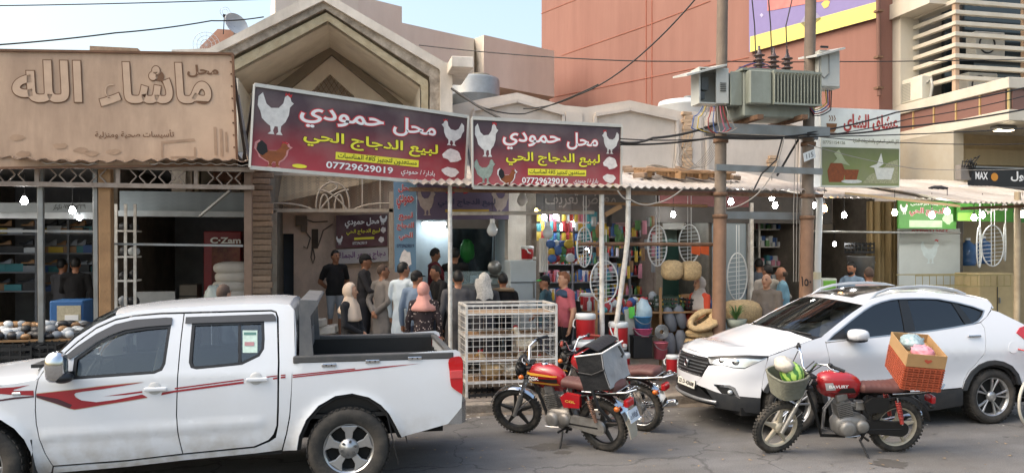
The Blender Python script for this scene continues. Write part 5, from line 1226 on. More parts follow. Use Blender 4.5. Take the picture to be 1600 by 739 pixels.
# the white SUV
HWID=.92;SV=8.52;SCy=SV+HWID;SAX=PX(1554,SV);SFA=PX(1240,SV)-SAX;SFR=SFA-.98;SX0=1.02;XCUR=SFA+.12;PE=2.7
suv=thing('suv','white suv with chrome barred grille and roof rails parked by the kerb','car',(SAX,SCy,0))
_pl=[]
def _plan():
 pts=[]
 for k in range(40):x=SX0+(XCUR-SX0)*k/40;pts.append((x,HWID-(.14*((x-.45)/.6)**2 if x>.45 else 0)))
 for k in range(61):
  a=PI/2*k/60;pts.append((XCUR-(XCUR-SFR)*math.sin(a)**(2/PE),HWID*max(0,math.cos(a))**(2/PE)))
 L=[0]
 for i in range(1,len(pts)):L.append(L[-1]+math.dist(pts[i],pts[i-1]))
 return pts,L
PLAN,PLEN=_plan();SMAX=PLEN[-1];SCUR=PLEN[40]
def splan(s):
 s=min(max(s,0),SMAX-1e-6);lo,hi=0,len(PLEN)-1
 while hi-lo>1:
  mi=(lo+hi)//2
  if PLEN[mi]<=s:lo=mi
  else:hi=mi
 f=(s-PLEN[lo])/(PLEN[hi]-PLEN[lo]);a,b=PLAN[lo],PLAN[hi]
 dx,dy=b[0]-a[0],b[1]-a[1];l=math.hypot(dx,dy)
 return a[0]+dx*f,a[1]+dy*f,-dy/l*-1,0,dx/l,dy/l
def sins(s,z):
 wf=sstep(SCUR+.12,SMAX-.25,s);i=0.0
 if z<.5:i+=.06*((.5-z)/.28)**2*(1-wf)+wf*.06*((.5-z)/.25)**2
 if z>.72:i+=wf*.14*((z-.72)/.3)**1.6
 if z>1.0:i+=(1-wf)*.26*((min(z,1.75)-1.0)/.66)**1.25
 i-=(1-wf)*.014*math.exp(-((z-.93)/.05)**2)
 i+=(1-wf)*.018*math.exp(-((z-.66)/.12)**2)
 for xa in(0,SFA):
  pass
 return i
def sfn(s,z,off=0.0,sd=-1):
 x,y,_,_,tx,ty=splan(s);i=sins(s,z)-off
 nx,ny=-ty,tx
 if ny>0:nx,ny=-nx,-ny
 if abs(ny)<1e-4:nx,ny=1,0
 if nx<0 and s>SCUR:nx,ny=-nx,-ny
 for xa in(0,SFA):
  r=math.hypot(x-xa,z-.36)
  if r<.7:i-=.012*(1 if r<.45 else math.exp(-((r-.45)/.06)**2))
 return Vector((x+nx*i,sd*max(0.0,y+ny*i),z))
def F(px,py):
 dx=(px-800.0)/FPX;dz=(HOR-py)/FPX;rx,ry=_sa+dx*_ca,_ca-dx*_sa
 z=.8;s=2.0
 for _ in range(6):
  lo,hi=0.0,SMAX
  for _ in range(34):
   mi=(lo+hi)/2;q=sfn(mi,z);X,Y=q.x+SAX,q.y+SCy
   if X*ry-Y*rx>0:lo=mi
   else:hi=mi
  s=(lo+hi)/2;q=sfn(s,z);t=(q.y+SCy)/ry;z2=CAMZ+t*dz
  z=.5*z+.5*z2 if _ else z2
 return(s,z)
def FL(pts):return[F(*p)for p in pts]
def sp(name,pts,mat,holes=(),gap=0.0,thick=.012,off=0.0,step=.06,rd=0,keep=(),mirror=True):
 o=FL(pts)
 if rd:o=rounded(o,rd,keep)
 return sheet(name,o,sfn,mat,suv,[FL(h_)for h_ in holes],gap,thick,off,mirror,step)
SW=M('suv_white','#ced1d6',.2,var=.01,scale=2,coat=.8,dirt='#c2bfb6',dirt_amt=.12,dirt_scale=1.2);CLAD=M('suv_cladding','#26292d',.55,var=.1,dirt='#5a564f',dirt_amt=.3,dirt_scale=4)
fa_=[(1192,612),(1199,600),(1211,587),(1224,579.5),(1240,577),(1256,579),(1270,586),(1282,598),(1290,614),(1293,630)]
sp('front_fender',[(1201,556),(1235,543),(1269,530),(1286,525),(1290,535),(1294.5,555),(1297,590),(1297,627),(1293,630)]+fa_[::-1][1:]+[(1190,606),(1193,585),(1197,568)],SW,gap=.004)
sp('front_door',[(1290,535),(1320,531.5),(1354,528),(1417,521),(1421,560),(1422,610),(1360,617),(1299,626),(1297,590),(1294.5,555)],SW,gap=.004)
sp('rear_door',[(1417,521),(1455,517),(1490,511.5),(1520,506),(1532,503),(1538,512),(1540,535),(1538,552),(1526,566),(1513,580),(1506,594),(1503,606),(1470,609),(1422,614),(1421,560)],SW,gap=.004)
ra_=[(1503,610),(1508,595),(1517,580),(1529,569.5),(1542,564),(1554,562.5),(1568,565),(1580,571),(1590,584),(1595,600)]
sp('rear_quarter',[(1532,503),(1543,492),(1549,483),(1560,486),(1582,497),(1604,508),(1622,520),(1634,545),(1636,575),(1630,602),(1596,604)]+ra_[::-1]+[(1506,594),(1513,580),(1526,566),(1538,552),(1540,535),(1538,512)],SW,gap=.004)
DLO=[(1294,531),(1303,522),(1312,515),(1330,500),(1351,484),(1364,476),(1377,471),(1393,467),(1410,465.5),(1440,465),(1465,466),(1497,472),(1520,478),(1537,484.5),(1534,493),(1528,500),(1520,504.5),(1490,510),(1455,515.5),(1417,519.5),(1354,526.5)]
sp('pillar_frame',[(1281,530),(1288,522),(1310,504),(1332,487),(1350,475),(1367,465.5),(1385,460),(1402,457),(1430,455.5),(1455,455.5),(1497,459),(1530,465),(1546,471),(1549,476),(1547,484),(1541,494),(1532,502),(1520,505.5),(1490,511),(1455,516.5),(1417,520.5),(1354,527.5),(1292,534)],SW,[DLO],step=.08)
sp('window_trim',DLO,CHROME,(),0,.004,off=.004)if False else None
for o in sheet('window_trim',inset_poly(FL(DLO),-.012),sfn,M('trim_silver','#9fa2a4',.3,metal=.8,var=.03),suv,[inset_poly(FL(DLO),.004)],0,.006,.004,True,.12):pass
gl=[[(1294,531),(1312,515),(1351,484),(1377,471),(1393,467),(1408,465.5),(1421,519),(1354,526.5)],[(1416,465.5),(1465,466),(1489,470),(1513,505.5),(1490,510),(1455,515.5),(1430,518)],[(1494,471.5),(1520,478),(1537,484.5),(1534,493),(1528,500),(1520,504.5)]]
for q in gl:sp('window',q,GLASS,(),-.006,.005,-.02)
sp('b_pillar',[(1405,465),(1418,465),(1432,518.5),(1415,520)],BLK,(),0,.006,-.01);sp('c_pillar',[(1486,469),(1496,471.5),(1521,505),(1510,507)],BLK,(),0,.006,-.01);sp('mirror_sail',[(1293,532),(1312,515),(1318,512),(1326,529.5)],BLK,(),0,.006,-.008)
def ringp(poly,d):
 a=FL(poly);n=len(a);c=(sum(p[0]for p in a)/n,min(p[1]for p in a))
 return a,[(p[0]+(c[0]-p[0])/math.dist(p,c)*d,p[1]+(c[1]-p[1])/math.dist(p,c)*d)for p in a]
for nm,q in(('arch_trim',fa_),('arch_trim',ra_)):
 a,b=ringp(q,.055);sheet(nm,a+b[::-1],sfn,CLAD,suv,(),0,.03,.008,True,.08)
 a2,b2=ringp(q,.05);sheet('arch_liner',a2+ringp(q,.09)[1][::-1],sfn,DARK,suv,(),0,.02,-.03,True,.2)
sp('sill_trim',[(1293,632),(1299,627),(1360,618.5),(1422,614.5),(1470,610),(1503,607.5),(1503,634),(1470,640),(1422,647),(1360,655),(1296,664)],CLAD,off=.006)
sp('rear_bumper_trim',[(1596,605),(1632,603),(1628,640),(1600,642)],CLAD,off=.004)
cx_px=[s for s in(0,)]
sp('front_bumper',[(1108,571),(1128,570),(1146,575),(1163,576),(1182,567),(1199,558),(1197,568),(1193,585),(1190,606),(1188,622),(1165,620),(1130,616),(1105,607),(1088,600),(1088,594),(1097,590)],SW,[[(1117,600),(1140,602),(1148,606),(1156,622),(1130,618),(1121,608)]],step=.05)
sm,zm=F(1097,590);sg=F(1107,570)
hz=F(1107,558)
def fz(px,py):return F(px,py)[1]
gz0,gz1=fz(1096,588),fz(1105,558)
gs0,gs1=F(1096,588)[0],F(1107,569)[0]
def nose(s,z,off,sd):return sfn(s,z,off,sd)
def nosebar(name,s0,z,r,mat,off,n=12,zf=None):
 pts=[sfn(s0+(SMAX-s0)*k/n,z,off,-1)for k in range(n+1)]+[sfn(s0+(SMAX-s0)*(n-k)/n,z,off,1)for k in range(1,n+1)]
 m=MB();m.tube(pts,r,6);return m.build(name,mat,suv)
def noseband(name,prof,mat,off,thick=.01,n=10):
 rows=[]
 for s0,z in prof:
  rows.append([sfn(s0+(SMAX-s0)*k/n,z,off,-1)for k in range(n+1)]+[sfn(s0+(SMAX-s0)*(n-k)/n,z,off,1)for k in range(1,n+1)])
 m=MB();w=2*n+1;vs=[p for r in rows for p in r]
 m.add(vs,[(i*w+j,i*w+j+1,(i+1)*w+j+1,(i+1)*w+j)for i in range(len(rows)-1)for j in range(w-1)],0,True)
 return m.build(name,mat,suv,solid=thick,fix=False)
noseband('grille_backing',[(gs0,gz0),((gs0+gs1)/2-.02,(gz0+gz1)/2),(gs1-.02,gz1-.02)],BLK,-.015)
for k in range(6):
 f=k/5;nosebar('grille_bar',gs0+(gs1-gs0-.01)*min(1,f*1.4)+.012,gz0+.015+(gz1-gz0-.04)*f,.008,CHROME if k in(0,5)else M('grille_bar_grey','#85898c',.3,metal=.8),.006)
m=MB();q=sfn(SMAX,(gz0+gz1)/2+.01,.022,-1);m.lathe([(0,.012),(.03,.014),(.055,.006),(.06,0),(.06,-.01)],q,(-1,0,.1),20);m.build('badge',M('badge_dark','#3a3d40',.25,metal=.8),suv)
m=MB();m.tube([q+Vector((-.012,.045*math.cos(2*PI*k/20),.05*math.sin(2*PI*k/20)))for k in range(20)],.006,5,close=True);m.bar(q+Vector((-.014,0,-.04)),q+Vector((-.014,0,.04)),.01);m.bar(q+Vector((-.014,-.03,0)),q+Vector((-.014,.03,0)),.01);m.build('badge_mark',CHROME,suv)
hp=F(1108,557)
noseband('nose_panel',[(gs1-.01,gz1-.005),(hp[0],hp[1]+.0),(hp[0]+.01,hp[1]+.02)],SW,-.002)
noseband('bumper_beam',[(F(1088,604)[0],F(1088,604)[1]),(F(1090,597)[0],F(1090,597)[1]),(gs0-.01,gz0-.004)],SW,0)
lowz0,lowz1=F(1119,637)[1],F(1090,605)[1]
noseband('lower_grille',[(F(1120,634)[0],lowz0+.02),(F(1105,610)[0]-.05,(lowz0+lowz1)/2),(F(1090,605)[0]-.02,lowz1+.005)],BLK,-.01)
sp('lower_bumper',[(1103,606),(1130,616),(1165,620),(1188,622),(1187,647),(1178,646),(1140,641),(1118,637),(1116,626)],CLAD,off=.004,step=.05)
nosebar('skid_plate',F(1121,630)[0],lowz0+.07,.022,M('skid_silver','#a9acae',.35,metal=.7),.02)
sp('headlight',[(1107,558),(1130,556),(1172,555.5),(1198,558),(1181,567),(1163,574.5),(1146,573.5),(1128,569),(1110,568)],LAMPC,off=.004,step=.05)
sp('headlight_frame',[(1107,557),(1130,555),(1172,554.5),(1199,557),(1190,560.5),(1165,559),(1130,559),(1112,561)],BLK,off=.012,step=.05)
for px,py,r_ in((1150,566,.05),(1128,564,.04)):
 s,z=F(px,py);q=sfn(s,z,.006,-1);n_=(sfn(s,z,.05,-1)-sfn(s,z,0,-1)).normalized()
 for sd in(-1,1):
  m=MB();m.lathe([(0,.014),(r_*.6,.012),(r_,0)],(q.x,sd*-q.y if sd>0 else q.y,q.z),(n_.x,n_.y if sd<0 else-n_.y,n_.z),16);m.build('headlight_lens',CHROME,suv)
sp('fog_recess',[(1117,601),(1140,603),(1147,607),(1155,622),(1130,618),(1121,608)],BLK,off=-.012)
sp('fog_trim',[(1116,600),(1140,601.5),(1149,605.5),(1157,623),(1152,621),(1144,608),(1138,605.5),(1117,603)],CHROME,off=.008)
for sd in(-1,1):
 s,z=F(1141,613);q=sfn(s,z,.0,sd);m=MB();m.ell(q,(.035,.03,.03));m.build('fog_lamp',LAMPC,suv)
s,z=SMAX,(F(1071,597)[1]);q=sfn(s,z,.02,-1)
pw,ph=.26,.055;pn=Panel((q.x-.0,pw,q.z-ph),(q.x,-pw,q.z-ph),(q.x+.02,-pw,q.z+ph),(q.x+.02,pw,q.z+ph));pn.n=Vector((-1,0,.15)).normalized()
pn.board('plate_frame',BLK,suv,.015);pn.board('number_plate',M('plate_cream','#d7d6cc',.5,var=.03),suv,.006,.02,.98,.08,.92,off=.004)
pn.text('22 D 42608',(.08,.28,.93,.75),BLKP,suv,.02,.008)
edge=[sfn(*F(px,py),.0,-1)for px,py in((1108,557),(1130,555),(1165,553.5),(1201,555),(1235,542),(1269,529.5))]
nosec=sfn(SMAX,hp[1]+.015,0,-1)
fx=[nosec.x,nosec.x+.10,nosec.x+.25,nosec.x+.45,nosec.x+.75,edge[-1].x-.16]
def bon(u,v):
 k=u*5;i=min(int(k),4);f=k-i;e=edge[i].lerp(edge[i+1],f);cx_=fx[i]+(fx[i+1]-fx[i])*f;q=2*v-1
 return(e.x+(cx_-e.x)*(1-abs(q)**2.2),e.y*-q,e.z+(.035+.045*min(1,u*2))*(1-abs(q)**2.4)+.012*math.exp(-((abs(q)-.62)/.09)**2)*min(1,u*3))
MB().grid(bon,20,28).build('bonnet',SW,suv,fix=False,solid=.008)
ed=[sfn(*F(px,py),-.004,-1)for px,py in((1283,528),(1308,506),(1330,489),(1349,475))]
def wsf(u,v):
 k=u*3;i=min(int(k),2);f=k-i;e=ed[i].lerp(ed[i+1],f);q=2*v-1
 return(e.x-(.30-.14*u)*(1-abs(q)**2),e.y*-q,e.z+(.035+.02*u)*(1-abs(q)**2))
MB().grid(wsf,10,16).build('windscreen',GLASSL,suv,fix=False)
MB().grid(lambda u,v:Vector(wsf(-.02+.05*u,v))+Vector((-.03+.05*u,0,.004)),2,16).build('wiper_cowl',BLK,suv,fix=False)
for y0,y1 in((.1,-.62),(.7,.05)):
 m=MB();v0=.5-y0/1.6;v1=.5-y1/1.6;m.tube([Vector(wsf(.03+.05*k/6,v0+(v1-v0)*k/6))+Vector((-.015,0,.015))for k in range(7)],.009,5);m.build('wiper',BLK,suv)
re_=[sfn(*F(px,py),-.004,-1)for px,py in((1349,475),(1367,465.5),(1400,457),(1452,455.5),(1497,459),(1530,465),(1546,471))]
def rof(u,v):
 k=u*6;i=min(int(k),5);f=k-i;e=re_[i].lerp(re_[i+1],f);q=2*v-1
 return(e.x-.16*(1-abs(q)**2)*max(0,1-u*2.5)+.05*(1-q*q)*max(0,u*3-2),e.y*-q,e.z+.055*(1-abs(q)**2.2))
MB().grid(rof,24,18).build('roof',SW,suv,fix=False,solid=.008)
MB().grid(lambda u,v:Vector(rof(.09+.44*u,.18+.64*v))+Vector((0,0,.008)),10,10).build('sunroof',M('sunroof_glass','#30302f',.1,var=.05,spec=.6),suv,fix=False)
RS=M('rail_silver','#b3b7ba',.35,metal=.5,var=.04)
for sd in(1,-1):
 pts=[]
 for px,py in((1361,466),(1374,459),(1392,452.5),(1420,449),(1450,448),(1480,450.5),(1500,455),(1513,461)):
  q=sfn(*F(px,py+4),-.05,-1);pts.append((q.x,q.y if sd>0 else-q.y,q.z+.05*1.0*(0 if py>464 else 1)))
 m=MB();m.tube(pts,.02,8);m.build('roof_rail',RS,suv)
re2=[sfn(*F(px,py),-.004,-1)for px,py in((1546,471),(1549,483),(1582,497),(1620,518),(1636,560),(1630,602))]
def rer(u,v):
 k=u*5;i=min(int(k),4);f=k-i;e=re2[i].lerp(re2[i+1],f);q=2*v-1
 return(e.x+.1*(1-q*q),e.y*-q,e.z+.05*(1-abs(q)**2.2)*(1-u))
MB().grid(rer,14,12).build('tailgate',SW,suv,fix=False,solid=.008)
MB().grid(lambda u,v:Vector(rer(.22+.34*u,.1+.8*v))+Vector((.012,0,.008)),6,8).build('rear_window',GLASSD,suv,fix=False)
MB().grid(lambda u,v:Vector(rer(.0+.12*u,.02+.96*v))+Vector((.10*u*(1 if u<.6 else .8),0,.03-.05*u)),4,10).build('spoiler',SW,suv,fix=False,solid=.02)
sp('tail_lamp',[(1587,519),(1592,511),(1602,507),(1622,522),(1622,534),(1600,530)],LAMPR,off=.012)
sp('fuel_flap',arc(1583,542,8,9.5),SW,(),0,.006,.006,mirror=False,step=.3)
sheet('flap_gap',inset_poly(FL(arc(1583,542,8,9.5)),-.005),sfn,MATS['gap_grey'],suv,[inset_poly(FL(arc(1583,542,8,9.5)),.002)],0,.002,.002,False,.3)
for px,py in((1520,524),(1400,541)):
 for sd in(-1,1):
  s,z=F(px,py);q=sfn(s,z,.03,sd);m=MB();m.box(q,(.2,.025,.03));m.build('door_handle',CHROME if px>1500 else SW,suv,bevel=.01,seg=2)
for sd in(-1,1):
 q=sfn(*F(1332,525),.0,sd);yy=q.y+sd*.14
 m=MB();m.ell((q.x-.02,yy,q.z+.035),(.12,.115,.075),16,10,f=lambda d:1.0/max(.66,(abs(d.x)**2.8+abs(d.y)**2.8+abs(d.z)**2.8)**(1/2.8)));mi=m.build('side_mirror',SW,suv)
 m=MB();m.ell((q.x-.015,yy,q.z-.03),(.115,.1,.03));m.bar((q.x-.05,q.y-sd*.02,q.z-.03),(q.x-.03,yy,q.z-.03),.1,.04);m.build('mirror_base',BLK,mi)
m=MB();m.bb((SFR+.35,-.78,.24),(.9,.78,.34));m.build('floor_pan',DARK,suv)
for xa in(0,SFA):
 for s in(-1,1):
  m=MB();m.grid(lambda u,v:(xa+.45*math.cos(PI*u),s*(.86-.5*v),.36+.45*math.sin(PI*u)),14,1);m.build('wheel_well',DARK,suv,fix=False)
  m=MB();m.bb((xa-.5,s*.38,.3),(xa+.5,s*.37,.85));m.build('well_wall',DARK,suv)
  wheel(suv,(xa,s*.805,.356),.356,.258,.225,{'kind':'twin','n':5,'ph':.25 if xa else .1},s)
for sx in(-1.75,-.85):
 for sy in(-.4,.4):
  m=MB();m.box((sx,sy,.62),(.5,.5,.2));m.box((sx+.27,sy,.95),(.16,.48,.62),R=Matrix.Rotation(.22,3,'Y'));m.box((sx+.36,sy,1.32),(.1,.26,.17));m.build('seat',SEAT,suv,bevel=.05,seg=2)
m=MB();m.bb((-2.5,-.75,.7),(-2.1,.75,.98));m.build('dashboard',M('suv_dash','#2c2b2a',.6),suv,bevel=.05,seg=2)
m=MB();m.tube([(-1.98+.06*math.cos(a_*PI/10),-.4+.19*math.sin(a_*PI/10),.95+.18*math.cos(a_*PI/10))for a_ in range(20)],.016,6,close=True);m.build('steering_wheel',BLK,suv)
m=MB();m.bb((-2.1,-.8,.4),(.9,.8,.45));m.build('cabin_floor',DARK,suv)
# motorcycles
CASTAL=M('cast_aluminium','#a9a7a2',.4,metal=.7,var=.12,scale=14,dirt='#6b6256',dirt_amt=.5,dirt_scale=8);ENG=M('engine_grey','#8d8b87',.45,metal=.5,var=.15,scale=14,dirt='#4d463d',dirt_amt=.6,dirt_scale=7)
MTYRE=M('moto_tyre','#2b2a28',.9,var=.2,scale=12,bump=.3,bscale=80,dirt='#756c5f',dirt_amt=.55,dirt_scale=6);REDT=M('moto_red','#a31620',.25,var=.05,coat=.6,dirt='#7a5a50',dirt_amt=.2,dirt_scale=4)
BRSEAT=M('brown_seat','#573631',.6,var=.12,scale=10);BLKM=M('black_metal','#1d1d1d',.5,metal=.3,var=.15);TAN_=M('dusty_plate','#a39b8b',.7,var=.1)
def moto(label,rear,front,lean,steer,o):
 d=front-rear;rz=math.atan2(d.y,d.x);WB=min(1.36,max(1.2,d.length))
 r=thing('motorcycle',label,'motorcycle',(rear.x,rear.y,0),0);r.rotation_mode='XYZ'
 r.matrix_world=Matrix.Translation((rear.x,rear.y,0))@Matrix.Rotation(rz,4,'Z')@Matrix.Rotation(-lean,4,'X')
 RR,RF=.30,.305;rimc=o.get('rim',CASTAL);red=o.get('paint',REDT)
 head=Vector((WB-.27,0,.86));ax=Vector((WB,0,RF));sd=(head-ax).normalized()
 S=Matrix.Translation(head)@Matrix.Rotation(steer,4,sd)@Matrix.Translation(-head)
 def put(mb,name,mat,par=None,st=False,**k):
  if st:mb.v=[tuple(S@Vector(p))for p in mb.v]
  return mb.build(name,mat,par or r,**k)
 def mwheel(c,R,w,st,cast):
  h=bpy.data.objects.new('wheel',None);COL.objects.link(h);h.parent=r
  m=MB();m.lathe([(R-.075,-w*.6),(R-.05,-w),(R-.02,-w*.95),(R-.003,-w*.5),(R,0),(R-.003,w*.5),(R-.02,w*.95),(R-.05,w),(R-.075,w*.6)],c,(0,1,0),40);put(m,'tyre',MTYRE,h,st)
  m=MB()
  for k in range(44):
   a=2*PI*k/44
   for s in(-1,1):q=a+(.035 if s>0 else-.035);m.box(c+Vector((math.cos(q)*(R+.002),s*w*.42,math.sin(q)*(R+.002))),(.022,w*.62,.014),R=Matrix.Rotation(-q+PI/2,3,'Y'))
  t=put(m,'tread',MTYRE,h,st);t['kind']='stuff'
  m=MB();m.lathe([(R-.072,-w*.65),(R-.085,-w*.55),(R-.095,-w*.2),(R-.095,w*.2),(R-.085,w*.55),(R-.072,w*.65)],c,(0,1,0),36);put(m,'rim',rimc if cast else CHROME,h,st)
  m=MB();m.lathe([(0,-.05),(.05,-.05),(.062,-.035),(.062,.035),(.05,.05),(0,.05)],c,(0,1,0),18);put(m,'hub',rimc,h,st)
  if cast:
   for k in range(5):
    a=2*PI*k/5+.4;u=Vector((math.cos(a),0,math.sin(a)));v=Vector((-math.sin(a),0,math.cos(a)))
    m=MB();q=[u*.05-v*.03,u*(R-.085)-v*.013,u*(R-.085)+v*.013,u*.05+v*.03]
    m.add([c+p+Vector((0,-.018,0))for p in q]+[c+p+Vector((0,.018,0))for p in q],[(0,1,2,3),(7,6,5,4),(0,4,5,1),(1,5,6,2),(2,6,7,3),(3,7,4,0)]);put(m,'spoke',rimc,h,st,bevel=.006)
  else:
   m=MB()
   for k in range(36):
    a=2*PI*k/36;b=a+(.5 if k%2 else-.5);s=.03*(1 if k%4<2 else-1)
    m.bar(c+Vector((math.cos(a)*.06,s,math.sin(a)*.06)),c+Vector((math.cos(b)*(R-.085),0,math.sin(b)*(R-.085))),.004)
   q=put(m,'spokes',CHROME,h,st);q['kind']='stuff'
  return h
 mwheel(Vector((0,0,RR)),RR,.048,False,o.get('cast',True));mwheel(ax,RF,.042,True,o.get('cast',True))
 for s in(-.085,.085):
  off=Vector((0,s,0));m=MB();m.tube([ax+off+sd*-.03,ax+off+sd*.3],.026,10);put(m,'fork_slider',CASTAL,None,True)
  m=MB();m.tube([ax+off+sd*.3,head+off+sd*.06],.018,8);put(m,'fork_tube',CHROME,None,True)
 for z in(-.07,.07):
  m=MB();m.box(head+sd*z,(.07,.23,.03));put(m,'fork_clamp',BLKM,None,True,bevel=.008)
 fm=o.get('fender',CASTAL)
 if fm:m=MB();m.grid(lambda u,v:ax+Vector((math.cos(.35+2.15*u)*(RF+.03),(v-.5)*.13,math.sin(.35+2.15*u)*(RF+.03)-.012*(2*v-1)**2)),14,6);put(m,'front_fender',fm,None,True,solid=.005)
 for s in(-.07,.07):
  m=MB();m.bar(ax+Vector((0,s,0)),ax+Vector((-.24,s*.95,.19)),.01);put(m,'fender_stay',CHROME,None,True)
 hl=head+Vector((.13,0,-.01))
 if o.get('headlight',True):
  m=MB();m.lathe([(.03,-.1),(.07,-.07),(.085,0),(.085,.02),(.075,.025)],hl,(1,0,-.1),18);hb=put(m,'headlight',o.get('lampcase',BLKM),None,True)
  m=MB();m.lathe([(.078,.022),(.05,.032),(0,.036)],hl,(1,0,-.1),18);put(m,'headlight_glass',LAMPC,hb,True)
  m=MB();m.box(head+Vector((.07,0,.13)),(.09,.2,.05));put(m,'instrument',BLK,None,True,bevel=.02,seg=2)
 pts=[]
 for s in(-1,1):
  q=[head+Vector((-.01,0,.09)),head+Vector((0,s*.06,.12)),head+Vector((-.01,s*.13,.24)),head+Vector((-.07,s*.26,.27)),head+Vector((-.15,s*.36,.25))]
  pts.append(q)
 m=MB();m.tube(pts[0][::-1]+pts[1][1:],.013,8);put(m,'handlebar',CHROME,None,True)
 for q in pts:
  m=MB();m.tube([q[3].lerp(q[4],.1),q[4]+(q[4]-q[3]).normalized()*.03],.019,8);put(m,'grip',o.get('grip',BLK),None,True)
  m=MB();m.tube([q[3]+Vector((.03,0,.0)),q[3].lerp(q[4],.5)+Vector((.06,0,-.01)),q[4]+Vector((.05,0,-.01))],.007,6);put(m,'lever',CHROME,None,True)
  m=MB();m.box(q[3].lerp(q[4],.05),(.04,.05,.05));put(m,'switch_box',BLK,None,True,bevel=.008)
  if o.get('mirrors',True):
   b=q[3];m=MB();m.tube([b,b+Vector((.03,(q[4].y-q[3].y)*.3,.1)),b+Vector((.0,(q[4].y-q[3].y)*.6,.15))],.006,6);put(m,'mirror_stem',BLKM,None,True)
   m=MB();m.ell(b+Vector((-.01,(q[4].y-q[3].y)*.7,.17)),(.02,.06,.04),12,8);put(m,'mirror',BLK,None,True)
 for k,s in enumerate((-1,1,.4)):
  m=MB();m.tube([head+Vector((-.02,s*.2,.25)),head+Vector((.12,s*.12,.1)),head+Vector((.05,s*.05,-.1)),head+Vector((-.12,s*.03,-.15))],.006,5);put(m,'cable',BLK,None,True)
 for s in(-1,1):
  m=MB();m.ell(head+Vector((.06,s*.17,-.02)),(.035,.03,.03),10,8);put(m,'indicator',o.get('ind',LAMPO),None,True)
  m=MB();m.bar(head+Vector((.05,s*.07,-.02)),head+Vector((.06,s*.15,-.02)),.012);put(m,'indicator_stem',BLKM,None,True)
 def tb(name,pts,rad,mat=BLKM,n=7):m=MB();m.tube(pts,rad,n);return put(m,name,mat)
 tb('frame_tube',[head+Vector((-.03,0,-.03)),(.45,0,.72),(.1,0,.70)],.022);tb('frame_tube',[head+Vector((-.02,0,-.08)),(WB-.42,0,.45),(WB-.5,0,.2),(.45,0,.18)],.02)
 for s in(-.1,.1):
  tb('frame_tube',[(.45,s,.18),(.35,s,.4),(.42,s,.7)],.016);tb('frame_tube',[(.3,s,.62),(.0,s,.70),(-.3,s,.73)],.016)
  tb('swingarm',[(.42,s,.3),(0,s,RR)],.02)
  sh0,sh1=Vector((-.0,s*1.25,.36)),Vector((.09,s*1.25,.68));tb('shock_rod',[sh0,sh1],.011,CHROME)
  m=MB();m.tube([sh0 .lerp(sh1,.25+.6*k/70)+Vector((math.cos(k*.9)*.026,math.sin(k*.9)*.026,0))for k in range(71)],.006,5);put(m,'shock_spring',o.get('spring',CHROME))
  m=MB();m.cyl(sh0 .lerp(sh1,.05),sh0 .lerp(sh1,.3),.022);put(m,'shock_body',o.get('spring',BLKM))
 m=MB();m.ell((.55,0,.33),(.2,.12,.13),18,12,f=lambda d:1/max(.7,(abs(d.x)**3+abs(d.y)**3+abs(d.z)**3)**(1/3)));eng=put(m,'engine',ENG)
 for s in(1,-1):
  m=MB();m.lathe([(0,.165),(.06,.165),(.085,.15),(.095,.11)],(.62,0,.32),(0,s,0),20);put(m,'crankcase_cover',ENG,eng)
  m=MB();m.lathe([(0,.15),(.05,.15),(.07,.135),(.08,.1)],(.45,0,.34),(0,s,0),18);put(m,'clutch_cover',ENG,eng)
 up=Vector((.25,0,.97)).normalized();cb_=Vector((.62,0,.43))
 m=MB();m.lathe([(.055,0),(.055,.2)],cb_,up,14)
 for k in range(8):m.box(cb_+up*(.02+.022*k),(.17,.17,.008),R=Matrix.Rotation(.25,3,'Y'))
 put(m,'cylinder',ENG,eng)
 m=MB();m.box(cb_+up*.24,(.13,.14,.09),R=Matrix.Rotation(.25,3,'Y'));put(m,'cylinder_head',ENG,eng,bevel=.02,seg=2)
 m=MB();m.box((.46,.02,.56),(.1,.08,.1));m.cyl((.5,.02,.56),(.6,0,.58),.025);put(m,'carburettor',CASTAL,eng,bevel=.01)
 m=MB();m.box((.32,0,.56),(.14,.16,.16));put(m,'air_box',BLK,None,bevel=.03)
 tb('exhaust_pipe',[cb_+up*.22+Vector((.06,-.02,0)),(.82,-.05,.5),(.8,-.1,.25),(.62,-.14,.18),(.4,-.15,.2),(.1,-.17,.26)],.02,CHROME)
 tb('muffler',[(.14,-.17,.25),(.05,-.17,.27),(-.4,-.18,.36),(-.42,-.18,.365)],[.03,.045,.045,.035]if True else .04,CHROME,12)if True else None
 cc=o.get('chaincase',ENG)
 m=MB();pf=[(0+.085*math.cos(a),RR+.085*math.sin(a))for a in[PI/2+PI*k/10 for k in range(11)]]+[(.45,.27),(.52,.34),(.45,.41)]
 m.prism(pf,.075,.115);put(m,'chain_case',cc,None,bevel=.012,seg=2)
 tb('foot_peg',[(.45,-.26,.24),(.45,.26,.24)],.014);tb('side_stand',[(.48,.13,.2),(.44,.28,.04),(.43,.33,o.get('standz',-.06))],.012)
 tb('brake_pedal',[(.5,-.16,.22),(.68,-.18,.24)],.01,CHROME);tb('gear_lever',[(.5,.17,.26),(.62,.18,.25),(.68,.2,.26)],.008,CHROME)
 def sup(c,rr,p=2.6,n=24,k=16,f2=None):
  m=MB();m.ell(c,rr,n,k,f=lambda d:1/(abs(d.x)**p+abs(d.y)**p+abs(d.z)**p)**(1/p));return m
 m=sup((0,0,0),(.255,.13,.125));vs=[]
 for x,y,z in m.v:
  t=x/.255;yy=y*(1.0+.12*t-.25*max(0,-t));zz=z+(.02*t-.03*max(0,-t)**2)-(.05 if z<0 and abs(y)<.03 else 0)
  vs.append((.70+x,yy,.82+zz))
 m.v=vs;tk=put(m,'tank',red)
